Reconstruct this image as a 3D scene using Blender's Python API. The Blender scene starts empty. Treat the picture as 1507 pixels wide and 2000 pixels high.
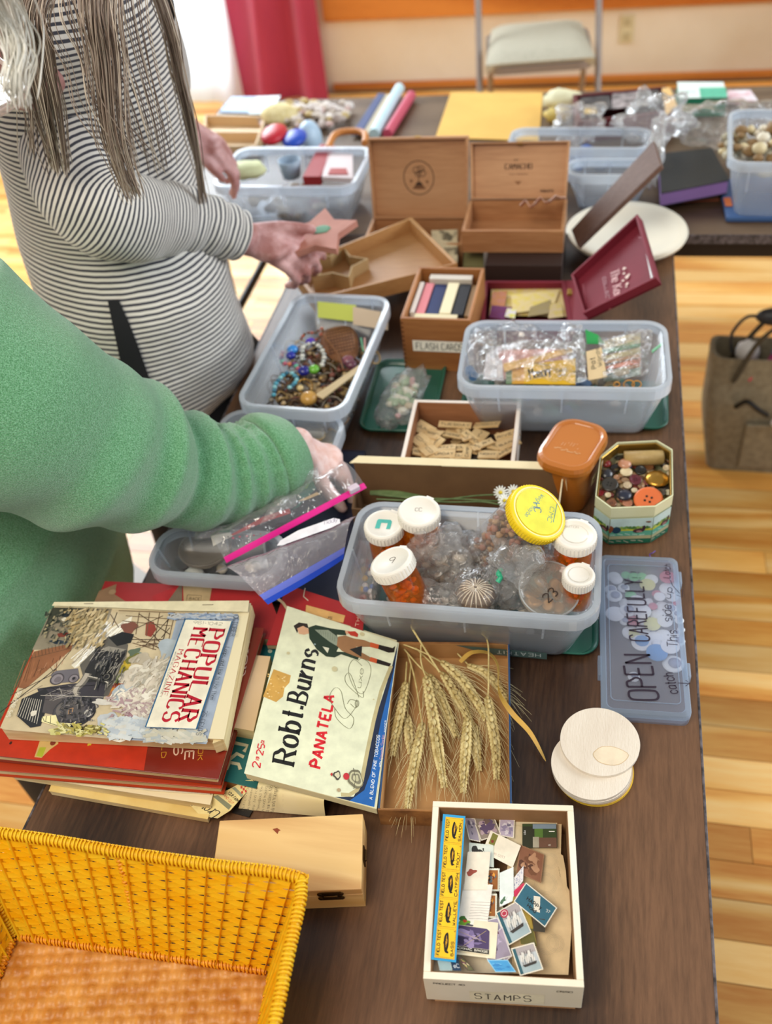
import bpy, bmesh, math, random
from math import sin, cos, pi, radians
from mathutils import Vector, Matrix, noise
random.seed(7)
R = random.uniform
sc = bpy.context.scene
COL = sc.collection
TZ = 0.74                      # height of the table tops above the floor
# ---------------------------------------------------------------- camera
CX = Vector((0.97838984, 0.18269019, -0.09683811))      # image right, in world axes
CD = Vector((0.05912195, -0.69596262, -0.71564001))     # image down
CF = Vector((-0.19813611, 0.69444966, -0.69172376))     # view direction
CAM = Vector((0, 0, TZ + 0.978))
cam_d = bpy.data.cameras.new('camera')
cam = bpy.data.objects.new('camera', cam_d)
COL.objects.link(cam)
m4 = Matrix((CX, -CD, -CF)).transposed().to_4x4()
m4.translation = CAM
cam.matrix_world = m4
cam_d.sensor_fit = 'VERTICAL'; cam_d.sensor_height = 24.0; cam_d.lens = 24.0 * 1836 / 2000
cam_d.clip_start = 0.02
cam_d.dof.use_dof = True; cam_d.dof.focus_distance = 1.02; cam_d.dof.aperture_fstop = 2.6
sc.camera = cam
def W(px, py, z=0.0):
    "point of the place at height z above the table top"
    d = CX * (px - 753.5) + CD * (py - 1000) + CF * 1836
    return CAM + d * ((TZ + z - CAM.z) / d.z)
def WY(px, py, y):
    d = CX * (px - 753.5) + CD * (py - 1000) + CF * 1836
    return CAM + d * (y / d.y)
# ---------------------------------------------------------------- light
w = bpy.data.worlds.new('room_light'); sc.world = w; w.use_nodes = True
bg = w.node_tree.nodes['Background']
bg.inputs[0].default_value = (0.97, 0.98, 1.0, 1); bg.inputs[1].default_value = 0.38
def area(name, loc, target, sx, sy, power, color):
    l = bpy.data.lights.new(name, 'AREA'); l.shape = 'RECTANGLE'; l.size = sx; l.size_y = sy
    l.energy = power; l.color = color
    o = bpy.data.objects.new(name, l); COL.objects.link(o); o.location = loc
    o.rotation_euler = (Vector(target) - Vector(loc)).to_track_quat('-Z', 'Y').to_euler()
    return o
area('window_light_far', (-2.2, 4.3, 2.3), (-.2, 1.0, .8), 2.6, 1.6, 165, (0.86, 0.94, 1.0))
area('soft_light_right', (3.4, 2.0, 2.3), (-.2, 1.0, .8), 2.4, 1.6, 105, (0.9, 0.96, 1.0))  # added soft area light; no window is built on this side
area('daylight_outside', (-2.4, 6.3, 1.5), (-2.3, 4.6, 1.1), 2.4, 2.4, 260, (0.88, 0.95, 1.0))
area('ceiling_light', (-.9, -.5, 3.0), (-.2, .9, .8), 1.6, 1.2, 46, (1.0, 0.9, 0.74))
sc.view_settings.view_transform = 'Standard'; sc.view_settings.look = 'None'
sc.view_settings.gamma = 1; sc.view_settings.use_curve_mapping = False
sc.view_settings.exposure = 0.2
sc.cycles.transparent_max_bounces = 40
sc.cycles.max_bounces = 8
sc.cycles.caustics_reflective = False; sc.cycles.caustics_refractive = False
# ---------------------------------------------------------------- materials
def lin(c):
    if isinstance(c, str):
        c = tuple(int(c[i:i+2], 16) / 255 for i in (0, 2, 4))
    return tuple(x / 12.92 if x <= .04045 else ((x + .055) / 1.055) ** 2.4 for x in c) + (1,)
MATS = {}
def ramp(nt, fac, stops):
    r = nt.nodes.new('ShaderNodeValToRGB')
    e = r.color_ramp.elements
    while len(e) > 1: e.remove(e[0])
    e[0].position = stops[0][0]; e[0].color = lin(stops[0][1])
    for p, c in stops[1:]:
        k = e.new(p); k.color = lin(c)
    nt.links.new(fac, r.inputs[0])
    return r.outputs[0]
def coords(nt, scale=(1, 1, 1), rot=(0, 0, 0), kind='Object'):
    tc = nt.nodes.new('ShaderNodeTexCoord'); mp = nt.nodes.new('ShaderNodeMapping')
    mp.inputs['Scale'].default_value = scale; mp.inputs['Rotation'].default_value = rot
    nt.links.new(tc.outputs[kind], mp.inputs[0]); return mp.outputs[0]
def tex_noise(nt, co, scale, detail=4, rough=.55, dist=0):
    n = nt.nodes.new('ShaderNodeTexNoise'); n.inputs['Scale'].default_value = scale
    n.inputs['Detail'].default_value = detail; n.inputs['Roughness'].default_value = rough
    n.inputs['Distortion'].default_value = dist
    if co is not None: nt.links.new(co, n.inputs['Vector'])
    return n.outputs[0]
def mat(name, col='888888', rough=.5, col2=None, ns=30, nstretch=(1, 1, 1), bump=None, metal=0, spec=.5,
        alpha=1, attr=False, coat=0, sheen=0, trans=0, sss=0, nd=4, lo=.35, hi=.65):
    if name in MATS: return MATS[name]
    m = bpy.data.materials.new(name); m.use_nodes = True; nt = m.node_tree
    b = nt.nodes['Principled BSDF']
    b.inputs['Base Color'].default_value = lin(col); b.inputs['Roughness'].default_value = rough
    b.inputs['Metallic'].default_value = metal; b.inputs['Specular IOR Level'].default_value = spec
    b.inputs['Alpha'].default_value = alpha; b.inputs['Coat Weight'].default_value = coat
    b.inputs['Coat Roughness'].default_value = .08
    b.inputs['Sheen Weight'].default_value = sheen; b.inputs['Transmission Weight'].default_value = trans
    b.inputs['Subsurface Weight'].default_value = sss
    if sss: b.inputs['Subsurface Scale'].default_value = .01; b.inputs['Subsurface Radius'].default_value = (1, .4, .25)
    co = coords(nt, nstretch)
    if attr:
        a = nt.nodes.new('ShaderNodeAttribute'); a.attribute_name = 'Col'
        n = tex_noise(nt, co, ns, nd)
        mr = nt.nodes.new('ShaderNodeMapRange'); mr.inputs[1].default_value = .3; mr.inputs[2].default_value = .7
        mr.inputs[3].default_value = .86; mr.inputs[4].default_value = 1.08
        nt.links.new(n, mr.inputs[0])
        mx = nt.nodes.new('ShaderNodeVectorMath'); mx.operation = 'SCALE'
        nt.links.new(a.outputs['Color'], mx.inputs[0]); nt.links.new(mr.outputs[0], mx.inputs['Scale'])
        nt.links.new(mx.outputs[0], b.inputs['Base Color'])
    elif col2:
        n = tex_noise(nt, co, ns, nd)
        nt.links.new(ramp(nt, n, [(lo, col), (hi, col2)]), b.inputs['Base Color'])
    if bump:
        n = tex_noise(nt, co, bump[0], 3)
        bp = nt.nodes.new('ShaderNodeBump'); bp.inputs['Strength'].default_value = bump[1]
        bp.inputs['Distance'].default_value = .003
        nt.links.new(n, bp.inputs['Height']); nt.links.new(bp.outputs[0], b.inputs['Normal'])
    MATS[name] = m
    return m
def wood(name, c1, c2, c3=None, axis='x', fine=40, rough=.4, warp=1.2, coat=0, rings=2.2, rnd=0, spec=.5, bumpy=.15):
    "grain running along the axis, with broad cathedral figure and fine pores"
    if name in MATS: return MATS[name]
    m = bpy.data.materials.new(name); m.use_nodes = True; nt = m.node_tree; b = nt.nodes['Principled BSDF']
    long_, acr = .09, 1.0
    s = {'x': (long_, acr, acr), 'y': (acr, long_, acr), 'z': (acr, acr, long_)}[axis]
    co = coords(nt, s)
    if rnd:
        oi = nt.nodes.new('ShaderNodeObjectInfo'); va = nt.nodes.new('ShaderNodeVectorMath'); va.operation = 'ADD'
        sc_ = nt.nodes.new('ShaderNodeVectorMath'); sc_.operation = 'SCALE'; sc_.inputs[0].default_value = (9, 7, 5)
        nt.links.new(oi.outputs['Random'], sc_.inputs['Scale'])
        nt.links.new(co, va.inputs[0]); nt.links.new(sc_.outputs[0], va.inputs[1]); co = va.outputs[0]
    big = tex_noise(nt, co, rings, 2, .5, warp)
    ml = nt.nodes.new('ShaderNodeMath'); ml.operation = 'MULTIPLY'; ml.inputs[1].default_value = 26
    nt.links.new(big, ml.inputs[0])
    sn = nt.nodes.new('ShaderNodeMath'); sn.operation = 'SINE'; nt.links.new(ml.outputs[0], sn.inputs[0])
    mr = nt.nodes.new('ShaderNodeMapRange'); mr.inputs[1].default_value = -1; nt.links.new(sn.outputs[0], mr.inputs[0])
    fn = tex_noise(nt, co, fine * 4, 6, .65)
    mx = nt.nodes.new('ShaderNodeMix'); mx.inputs[0].default_value = .55
    nt.links.new(mr.outputs[0], mx.inputs[2]); nt.links.new(fn, mx.inputs[3])
    st = [(.25, c1), (.72, c2)] if not c3 else [(.22, c1), (.5, c2), (.78, c3)]
    colr = ramp(nt, mx.outputs[0], st)
    if rnd:
        hs = nt.nodes.new('ShaderNodeHueSaturation'); mr2 = nt.nodes.new('ShaderNodeMapRange')
        mr2.inputs[3].default_value = 1 - rnd; mr2.inputs[4].default_value = 1 + rnd * .45
        nt.links.new(oi.outputs['Random'], mr2.inputs[0]); nt.links.new(mr2.outputs[0], hs.inputs['Value'])
        nt.links.new(colr, hs.inputs['Color']); colr = hs.outputs[0]
    nt.links.new(colr, b.inputs['Base Color'])
    b.inputs['Roughness'].default_value = rough; b.inputs['Coat Weight'].default_value = coat
    b.inputs['Specular IOR Level'].default_value = spec
    b.inputs['Coat Roughness'].default_value = .12
    bp = nt.nodes.new('ShaderNodeBump'); bp.inputs['Strength'].default_value = bumpy; bp.inputs['Distance'].default_value = .001
    nt.links.new(fn, bp.inputs['Height']); nt.links.new(bp.outputs[0], b.inputs['Normal'])
    MATS[name] = m
    return m
def film(name, tint='ffffff', milk=.08, rough=.12, wr=(60, .6), milkcol='e8f0f6', gloss=1.0, edge=.45):
    "clear plastic: see-through body, milky part and fresnel gloss, crinkled by a bump"
    if name in MATS: return MATS[name]
    m = bpy.data.materials.new(name); m.use_nodes = True; nt = m.node_tree; nt.nodes.remove(nt.nodes['Principled BSDF'])
    out = nt.nodes['Material Output']
    tr = nt.nodes.new('ShaderNodeBsdfTransparent'); tr.inputs[0].default_value = lin(tint)
    df = nt.nodes.new('ShaderNodeBsdfDiffuse'); df.inputs[0].default_value = lin(milkcol)
    tl = nt.nodes.new('ShaderNodeBsdfTranslucent'); tl.inputs[0].default_value = lin(milkcol)
    d2 = nt.nodes.new('ShaderNodeMixShader'); d2.inputs[0].default_value = .62
    nt.links.new(df.outputs[0], d2.inputs[1]); nt.links.new(tl.outputs[0], d2.inputs[2])
    gl = nt.nodes.new('ShaderNodeBsdfGlossy'); gl.inputs['Roughness'].default_value = rough
    m1 = nt.nodes.new('ShaderNodeMixShader')
    lw = nt.nodes.new('ShaderNodeLayerWeight'); lw.inputs['Blend'].default_value = .35
    mr = nt.nodes.new('ShaderNodeMapRange'); mr.inputs[3].default_value = milk; mr.inputs[4].default_value = min(.9, milk + edge)
    nt.links.new(lw.outputs['Facing'], mr.inputs[0]); nt.links.new(mr.outputs[0], m1.inputs[0])
    nt.links.new(tr.outputs[0], m1.inputs[1]); nt.links.new(d2.outputs[0], m1.inputs[2])
    m2 = nt.nodes.new('ShaderNodeMixShader')
    fr = nt.nodes.new('ShaderNodeLayerWeight'); fr.inputs[0].default_value = .5
    pw = nt.nodes.new('ShaderNodeMath'); pw.operation = 'POWER'; pw.inputs[1].default_value = 4; nt.links.new(fr.outputs['Facing'], pw.inputs[0])
    mu = nt.nodes.new('ShaderNodeMath'); mu.operation = 'MULTIPLY_ADD'; mu.inputs[1].default_value = .5 * gloss; mu.inputs[2].default_value = .035 * gloss; mu.use_clamp = True
    nt.links.new(pw.outputs[0], mu.inputs[0]); nt.links.new(mu.outputs[0], m2.inputs[0])
    nt.links.new(m1.outputs[0], m2.inputs[1]); nt.links.new(gl.outputs[0], m2.inputs[2])
    nt.links.new(m2.outputs[0], out.inputs[0])
    if wr:
        co = coords(nt)
        n = tex_noise(nt, co, wr[0], 3, .6, 1.2)
        bp = nt.nodes.new('ShaderNodeBump'); bp.inputs['Strength'].default_value = wr[1]; bp.inputs['Distance'].default_value = .006
        nt.links.new(n, bp.inputs['Height'])
        for q in (gl, fr): nt.links.new(bp.outputs[0], q.inputs['Normal'])
    MATS[name] = m
    return m
PRINT = mat('print_ink', attr=True, rough=.42, ns=55)
PRINTM = mat('print_matt', attr=True, rough=.75, ns=60)
# ---------------------------------------------------------------- mesh building
def mtx(loc=(0, 0, 0), rz=0, rx=0, ry=0, s=1):
    return Matrix.Translation(Vector(loc)) @ Matrix.Rotation(rz, 4, 'Z') @ Matrix.Rotation(ry, 4, 'Y') @ Matrix.Rotation(rx, 4, 'X') @ Matrix.Scale(s, 4)
def frame(O, X, Up=(0, 0, 1)):
    "matrix with origin O, local x along X, local z near Up"
    x = Vector(X).normalized(); z = Vector(Up); y = z.cross(x).normalized(); z = x.cross(y)
    m = Matrix((x, y, z)).transposed().to_4x4(); m.translation = Vector(O)
    return m
class M:
    def __init__(s, T=None):
        s.v = []; s.f = []; s.mi = []; s.sm = []; s.c = {}; s.T = T or Matrix()
    def add(s, vs, fs, mi=0, smooth=False, T=None, col=None):
        n = len(s.v); A = s.T @ T if T is not None else s.T
        s.v += [A @ Vector(v) for v in vs]
        for f in fs:
            if col: s.c[len(s.f)] = col
            s.f.append([i + n for i in f]); s.mi.append(mi); s.sm.append(smooth)
        return s
    def box(s, x0, x1, y0, y1, z0, z1, mi=0, T=None, col=None):
        vs = [(x, y, z) for z in (z0, z1) for y in (y0, y1) for x in (x0, x1)]
        fs = [(0, 2, 3, 1), (4, 5, 7, 6), (0, 1, 5, 4), (2, 6, 7, 3), (0, 4, 6, 2), (1, 3, 7, 5)]
        return s.add(vs, fs, mi, False, T, col)
    def hexa(s, b, t, mi=0, col=None):
        "solid from four bottom and four top corners"
        return s.add(list(b) + list(t), [(3, 2, 1, 0), (4, 5, 6, 7), (0, 1, 5, 4), (1, 2, 6, 5), (2, 3, 7, 6), (3, 0, 4, 7)], mi, False, None, col)
    def prism(s, poly, z0, z1, mi=0, T=None, smooth=False, col=None):
        n = len(poly)
        vs = [(p[0], p[1], z0) for p in poly] + [(p[0], p[1], z1) for p in poly]
        s.add(vs, [list(range(n))[::-1], list(range(n, 2 * n))], mi, False, T, col)
        return s.add(vs, [(i, (i + 1) % n, n + (i + 1) % n, n + i) for i in range(n)], mi, smooth, T, col)
    def rings(s, rs, mi=0, closed=False, cap=True, smooth=True, T=None, col=None, wrap=False):
        k = len(rs[0]); vs = [p for r in rs for p in r]; fs = []
        for a in range(len(rs) - 1 + (1 if wrap else 0)):
            b = (a + 1) % len(rs)
            for i in range(k):
                j = (i + 1) % k; fs.append((a * k + i, a * k + j, b * k + j, b * k + i))
        s.add(vs, fs, mi, smooth, T, col)
        if cap and not wrap:
            s.add(rs[0], [list(range(k))[::-1]], mi, False, T, col); s.add(rs[-1], [list(range(k))], mi, False, T, col)
        return s
    def lathe(s, prof, n=24, mi=0, T=None, smooth=True, col=None, cap=True):
        rs = [[(r * cos(2 * pi * i / n), r * sin(2 * pi * i / n), z) for i in range(n)] for r, z in prof]
        return s.rings(rs, mi, cap=cap, smooth=smooth, T=T, col=col)
    def tube(s, pts, r, n=8, mi=0, T=None, cap=True, flat=1.0, col=None, loop=False, up=None):
        pts = [Vector(p) for p in pts]; rs = []; k = len(pts); prev = None
        for i, p in enumerate(pts):
            a = pts[(i - 1) % k] if (i > 0 or loop) else p; b = pts[(i + 1) % k] if (i < k - 1 or loop) else p
            t = (b - a)
            if t.length < 1e-9: t = Vector((0, 0, 1))
            t.normalize()
            if up is not None: x = Vector(up).cross(t)
            elif prev is None: x = t.orthogonal()
            else: x = prev - t * prev.dot(t)
            if x.length < 1e-6: x = t.orthogonal()
            x.normalize(); prev = x; y = t.cross(x)
            q = r[i] if isinstance(r, (list, tuple)) else r
            rs.append([p + x * (q * cos(2 * pi * j / n)) + y * (q * flat * sin(2 * pi * j / n)) for j in range(n)])
        return s.rings(rs, mi, cap=cap, T=T, col=col, wrap=loop)
    def ball(s, c, r, nu=12, nv=8, mi=0, T=None, col=None, fn=None):
        if not isinstance(r, (tuple, list)): r = (r, r, r)
        rs = []
        for i in range(nv + 1):
            a = pi * i / nv; a = min(max(a, .02), pi - .02); ring = []
            for j in range(nu):
                d = Vector((sin(a) * cos(2 * pi * j / nu), sin(a) * sin(2 * pi * j / nu), -cos(a)))
                k = fn(d) if fn else 1
                ring.append(Vector(c) + Vector((d.x * r[0], d.y * r[1], d.z * r[2])) * k)
            rs.append(ring)
        return s.rings(rs, mi, T=T, col=col)
    def sheet(s, grid, th=0.0, mi=0, smooth=True, col=None):
        a = len(grid); b = len(grid[0]); vs = [Vector(p) for r in grid for p in r]
        fs = [(i * b + j, i * b + j + 1, (i + 1) * b + j + 1, (i + 1) * b + j) for i in range(a - 1) for j in range(b - 1)]
        if not th: return s.add(vs, fs, mi, smooth, None, col)
        nn = []
        for i in range(a):
            for j in range(b):
                u = Vector(grid[min(i + 1, a - 1)][j]) - Vector(grid[max(i - 1, 0)][j]); v_ = Vector(grid[i][min(j + 1, b - 1)]) - Vector(grid[i][max(j - 1, 0)])
                n = v_.cross(u)
                nn.append(n.normalized() if n.length > 1e-12 else Vector((0, 0, 1)))
        lo = [v - n * th for v, n in zip(vs, nn)]; N = a * b
        s.add(vs + lo, fs + [tuple(N + i for i in f[::-1]) for f in fs], mi, smooth, None, col)
        bd = [(i, 0) for i in range(a)] + [(a - 1, j) for j in range(1, b)] + [(i, b - 1) for i in range(a - 2, -1, -1)] + [(0, j) for j in range(b - 2, 0, -1)]
        ix = [i * b + j for i, j in bd]; n0 = len(ix)
        return s.add(vs + lo, [(ix[k], ix[(k + 1) % n0], N + ix[(k + 1) % n0], N + ix[k]) for k in range(n0)], mi, False, None, col)
    def build(s, name, mats, parent=None, bevel=0, kind=None, label=None, seg=2, base=None, remesh=0, smooth_it=0, subsurf=0):
        me = bpy.data.meshes.new(name)
        off = Vector((0, 0, 0))
        if parent is not None: off = ROOT[parent.name]
        elif base is not None: off = Vector(base)
        me.from_pydata([v - off for v in s.v], [], s.f)
        if not isinstance(mats, (list, tuple)): mats = [mats]
        for m in mats: me.materials.append(m)
        me.polygons.foreach_set('material_index', s.mi); me.polygons.foreach_set('use_smooth', s.sm)
        if s.c:
            ca = me.color_attributes.new('Col', 'FLOAT_COLOR', 'CORNER'); dat = []
            cache = {}
            for i, p in enumerate(me.polygons):
                c = s.c.get(i, 'cccccc')
                if c not in cache: cache[c] = lin(c)
                dat += list(cache[c]) * p.loop_total
            ca.data.foreach_set('color', dat)
        me.validate(); me.update()
        o = bpy.data.objects.new(name, me); COL.objects.link(o)
        if parent is not None: o.parent = parent
        else: o.location = off
        ROOT[o.name] = off
        if kind: o['kind'] = kind
        if label: o['label'] = label
        if remesh:
            r = o.modifiers.new('r', 'REMESH'); r.mode = 'VOXEL'; r.voxel_size = remesh; r.use_smooth_shade = True
        if smooth_it:
            q = o.modifiers.new('s', 'SMOOTH'); q.iterations = smooth_it; q.factor = .6
        if subsurf:
            q = o.modifiers.new('u', 'SUBSURF'); q.levels = subsurf; q.render_levels = subsurf
        if bevel:
            b = o.modifiers.new('b', 'BEVEL'); b.width = bevel; b.segments = seg; b.limit_method = 'ANGLE'
        return o
ROOT = {}
def tag(o, label, cat, group=None, kind=None):
    o['label'] = label; o['category'] = cat
    if group: o['group'] = group
    if kind: o['kind'] = kind
    return o
def thing(name, label, cat, base=(0, 0, 0), group=None):
    o = bpy.data.objects.new(name, None); COL.objects.link(o); o.location = base; o.empty_display_size = .05
    ROOT[o.name] = Vector(base)
    return tag(o, label, cat, group)
def solo(name, m, mats, label, cat, base=None, group=None, **k):
    if base is None:
        n = len(m.v); base = Vector((sum(v.x for v in m.v) / n, sum(v.y for v in m.v) / n, min(v.z for v in m.v)))
    return tag(m.build(name, mats, None, base=base, **k), label, cat, group)
def dup(o, mw, label=None, group=None, parent=None):
    c = o.copy(); COL.objects.link(c)
    if parent is None: c.matrix_world = mw
    else: c.parent = parent
    if label: c['label'] = label
    if group: c['group'] = group
    for ch in [x for x in o.children]: dup(ch, None, parent=c)
    return c
def struct(name, m, mats, **k):
    o = m.build(name, mats, **k); o['kind'] = 'structure'; return o
def lerp(a, b, t): return a + (b - a) * t
def mean(ps):
    s = Vector((0, 0, 0))
    for p in ps: s += Vector(p)
    return s / len(ps)
def catmull(pts, n=6, closed=False):
    pts = [Vector(p) for p in pts]; out = []; k = len(pts)
    for i in range(k if closed else k - 1):
        p0 = pts[(i - 1) % k] if (closed or i > 0) else pts[i]; p1 = pts[i]; p2 = pts[(i + 1) % k]
        p3 = pts[(i + 2) % k] if (closed or i + 2 < k) else p2
        for j in range(n):
            t = j / n
            out.append(.5 * ((2 * p1) + (p2 - p0) * t + (2 * p0 - 5 * p1 + 4 * p2 - p3) * t * t + (3 * p1 - p0 - 3 * p2 + p3) * t ** 3))
    if not closed: out.append(pts[-1])
    return out
def rrect(w, d, r, n=5, cx=0, cy=0):
    "rounded rectangle outline, counter-clockwise"
    out = []
    for (sx, sy, a0) in ((1, -1, -90), (1, 1, 0), (-1, 1, 90), (-1, -1, 180)):
        for i in range(n + 1):
            a = radians(a0 + 90 * i / n)
            out.append((cx + sx * (w / 2 - r) + r * cos(a), cy + sy * (d / 2 - r) + r * sin(a)))
    return out
def nz(p, s=1.0, o=0.0): return noise.noise(Vector(p) * s + Vector((o, o * 1.7, o * .3)))
# ---------------------------------------------------------------- writing
G = {
'A': (4, '022842 1434'), 'B': (4, '0208 ~082837362505 ~052544433202'), 'C': (4, '~4738180703123243'), 'D': (4, '0208 ~0828374643332202'),
'E': (4, '48080242 0535'), 'F': (4, '480802 0535'), 'G': (4, '~4738180703123243 434525'), 'H': (4, '0802 4842 0545'), 'I': (0, '0802'),
'J': (3, '~3833221203'), 'K': (4, '0802 4805 1642'), 'L': (4, '080242'), 'M': (4, '0208254842'), 'N': (4, '02084248'),
'O': (4, '~180703123243473818'), 'P': (4, '0208 ~082837463505'), 'Q': (4, '~180703123243473818 2441'), 'R': (4, '0208 ~082837463505 2542'),
'S': (4, '~473818070615354443321203'), 'T': (4, '0848 2822'), 'U': (4, '~080312324348'), 'V': (4, '082248'), 'W': (4, '0812263248'),
'X': (4, '0842 4802'), 'Y': (4, '082548 2522'), 'Z': (4, '08480242'),
'0': (4, '~180703123243473818'), '1': (1, '071812'), '2': (4, '~071838474602 0242'), '3': (4, '~071838473525 ~253544433212'), '4': (4, '380444 3832'),
'5': (4, '480805 ~053544433212'), '6': (4, '~473818070312324344351504'), '7': (4, '084812'), '8': (4, '~18071635443212031546473818'),
'9': (4, '~463515060718384746 4622'), 'a': (3, '~361605031233 3632'), 'b': (3, '0802 ~051626353322120'[:-1] + '03'), 'c': (3, '~3526160503122233'),
'd': (3, '3832 ~3526160503122233'), 'e': (3, '0434 ~343526160503122233'), 'f': (2, '~38281712 0626'), 'g': (3, '~3526160503122233 ~3631201001'),
'h': (3, '0802 ~0516263532'), 'i': (0, '0602 0708'), 'j': (1, '~16110010'), 'k': (3, '0802 3604 1532'), 'l': (0, '0802'), 'm': (4, '0602 ~05162522 ~25364542'),
'n': (3, '0602 ~0516263532'), 'o': (3, '~160503122233352616'), 'p': (3, '0600 ~0516263533221203'), 'q': (3, '3630 ~3526160503122233'), 'r': (2, '0602 ~04152626'),
's': (3, '~352616051424332212'), 't': (2, '~18131222 0626'), 'u': (3, '~0603122233 3632'), 'v': (3, '0612' + '36'), 'w': (4, '0612253246'), 'x': (3, '0632 3602'),
'y': (3, '0612 3600'), 'z': (3, '06360232'), '.': (0, '0203'), ',': (0, '0301'), '-': (2, '0525'), '!': (0, '0804 0203'), '&': (4, '~42171828270403122244'),
'#': (4, '1713 3733 0646 0444'), "'": (0, '0807'), ' ': (2, ''), '$': (4, '~473818070615354443321203 2921'), '/': (3, '0238'), 'c|': (3, '~3526160503122233 1721'),
}
class Print:
    "flat printing as thin coloured shapes on a plane patch: O origin, X and Y world vectors of one unit"
    def __init__(s, O, X, Y, w=1, h=1, lift=2e-4):
        s.st = 1.2e-5; s.O = Vector(O); s.X = Vector(X); s.Y = Vector(Y); s.N = s.X.cross(s.Y).normalized(); s.k = 0; s.m = M(); s.lift = lift; s.w = w; s.h = h
    def p(s, u, v): return s.O + s.X * u + s.Y * v + s.N * (s.lift + s.k * s.st)
    def up(s): s.k += 1; return s
    def poly(s, pts, col, keep=False):
        if not keep: s.up()
        s.m.add([s.p(*q) for q in pts], [list(range(len(pts)))], col=col); return s
    def rect(s, u0, v0, u1, v1, col, keep=False): return s.poly([(u0, v0), (u1, v0), (u1, v1), (u0, v1)], col, keep)
    def disc(s, u, v, r, col, ry=None, n=20, a=0, keep=False):
        ry = ry or r
        return s.poly([(u + r * cos(t) * cos(a) - ry * sin(t) * sin(a), v + r * cos(t) * sin(a) + ry * sin(t) * cos(a)) for t in [2 * pi * i / n for i in range(n)]], col, keep)
    def blob(s, u, v, r, col, ry=None, seed=0, amp=.25, n=22, keep=False):
        ry = ry or r
        return s.poly([(u + r * cos(t) * (1 + amp * 2 * nz((cos(t), sin(t), seed))), v + ry * sin(t) * (1 + amp * 2 * nz((cos(t), sin(t), seed)))) for t in [2 * pi * i / n for i in range(n)]], col, keep)
    def line(s, pts, wd, col, keep=False, nib=None, close=False):
        if not keep: s.up()
        pts = [Vector((q[0], q[1], 0)) for q in pts]
        if close: pts.append(pts[0])
        L = []; k = len(pts)
        for i, q in enumerate(pts):
            t = pts[min(i + 1, k - 1)] - pts[max(i - 1, 0)]
            if t.length < 1e-9: continue
            t.normalize(); n = Vector((-t.y, t.x, 0)); ww = wd
            if nib is not None:
                tt = (pts[min(i + 1, k - 1)] - pts[max(i - 1, 0)]).normalized(); ax = Vector((cos(nib), sin(nib), 0))
                ww = wd * (.36 + .64 * abs(n.dot(ax)))
            L.append((q + n * ww / 2, q - n * ww / 2))
        vs = [s.p(a.x, a.y) for pr in L for a in pr]
        s.m.add(vs, [(2 * i, 2 * i + 1, 2 * i + 3, 2 * i + 2) for i in range(len(L) - 1)], col=col); return s
    def text(s, t, u, v, size, col, ang=0, wt=.13, style='', space=1.6, jit=0, sx=1.0, slant=0, width=None):
        "cap height = size; style '' plain, 'serif' thick-thin with serifs, 'pen' smooth nib"
        s.up(); k = size / 6; ca, sa = cos(ang), sin(ang)
        tot = sum(G.get(c, G['x'])[0] * sx + space for c in t) - space
        if width: sx_ = width / (tot * k); 
        else: sx_ = 1
        cur = 0
        def tr(x, y): x = (x + slant * y) * k * sx_; y = y * k; return (u + x * ca - y * sa, v + x * sa + y * ca)
        for c in t:
            wd_, st = G.get(c, G['x']); jx, jy, js = R(-jit, jit), R(-jit, jit), 1 + R(-jit, jit) * .3
            for q in st.split():
                smooth = q[0] == '~'; q = q.lstrip('~')
                raw = [(int(q[i]) * sx, int(q[i + 1]) - 2) for i in range(0, len(q) - 1, 2)]
                if smooth and len(raw) > 2: pl = [(a.x, a.y) for a in catmull([(a, b, 0) for a, b in raw], 4)]
                else: pl = raw
                pl = [(cur + jx + a * js, jy + b * js) for a, b in pl]
                nib = None if not style else ang + 0.0
                if smooth or len(pl) == 2: s.line([tr(*a) for a in pl], wt * size, col, True, nib)
                else:
                    for i in range(len(pl) - 1): 
                        s.line([tr(*pl[i]), tr(*pl[i + 1])], wt * size, col, True, nib)
                if style == 'serif' and not smooth:
                    for e, o in ((raw[0], raw[1]), (raw[-1], raw[-2])):
                        if abs(e[1] - o[1]) > 2 and abs(e[0] - o[0]) < 2.5:
                            x = cur + jx + e[0]; s.line([tr(x - .9, e[1]), tr(x + .9, e[1])], wt * size * .38, col, True)
            cur += wd_ * sx + space
        return s
    def build(s, name, parent, m=None, **k): return s.m.build(name, m or PRINT, parent, **k)
# ================================================================ THE ROOM
WALLY = 4.66
oak = wood('oak_floor', 'd98a35', 'f2b45c', 'ffd084', axis='x', fine=22, rough=.32, rings=3, rnd=.34, bumpy=.05, coat=.25)
pine_trim = wood('orange_pine', 'b8621f', 'dc8a3c', axis='x', rough=.35)
cream = mat('cream_wall_paint', 'efe6d2', .85, 'e8dcc4', 3)
m = M().box(-3.6, 2.4, .0, WALLY, -.03, 0)
fl = struct('floor', m, mat('floor_joint', '6b3c18', .7))
ROOT[fl.name] = Vector((0, 0, 0))
PW = .072
def plank_mesh(L):
    q = M().box(0, L, .0008, PW - .0008, 0, .012)
    return q.build('plank', oak, fl)
protos = [plank_mesh(L) for L in (.9, 1.25, 1.7)]
used = set(); npl = 0
for r in range(int(WALLY / PW)):
    y = r * PW
    x = -2.9 if y > 1.4 else -1.9
    x -= R(0, .9)
    while x < (1.5 if y < 3 else 1.3):
        k = random.randrange(3); L = (.9, 1.25, 1.7)[k]
        if npl < 292:
            if k in used: o = protos[k].copy(); COL.objects.link(o); o.parent = fl
            else: o = protos[k]; used.add(k)
            o.location = (x, y, 0); npl += 1
        x += L + .0012
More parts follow.
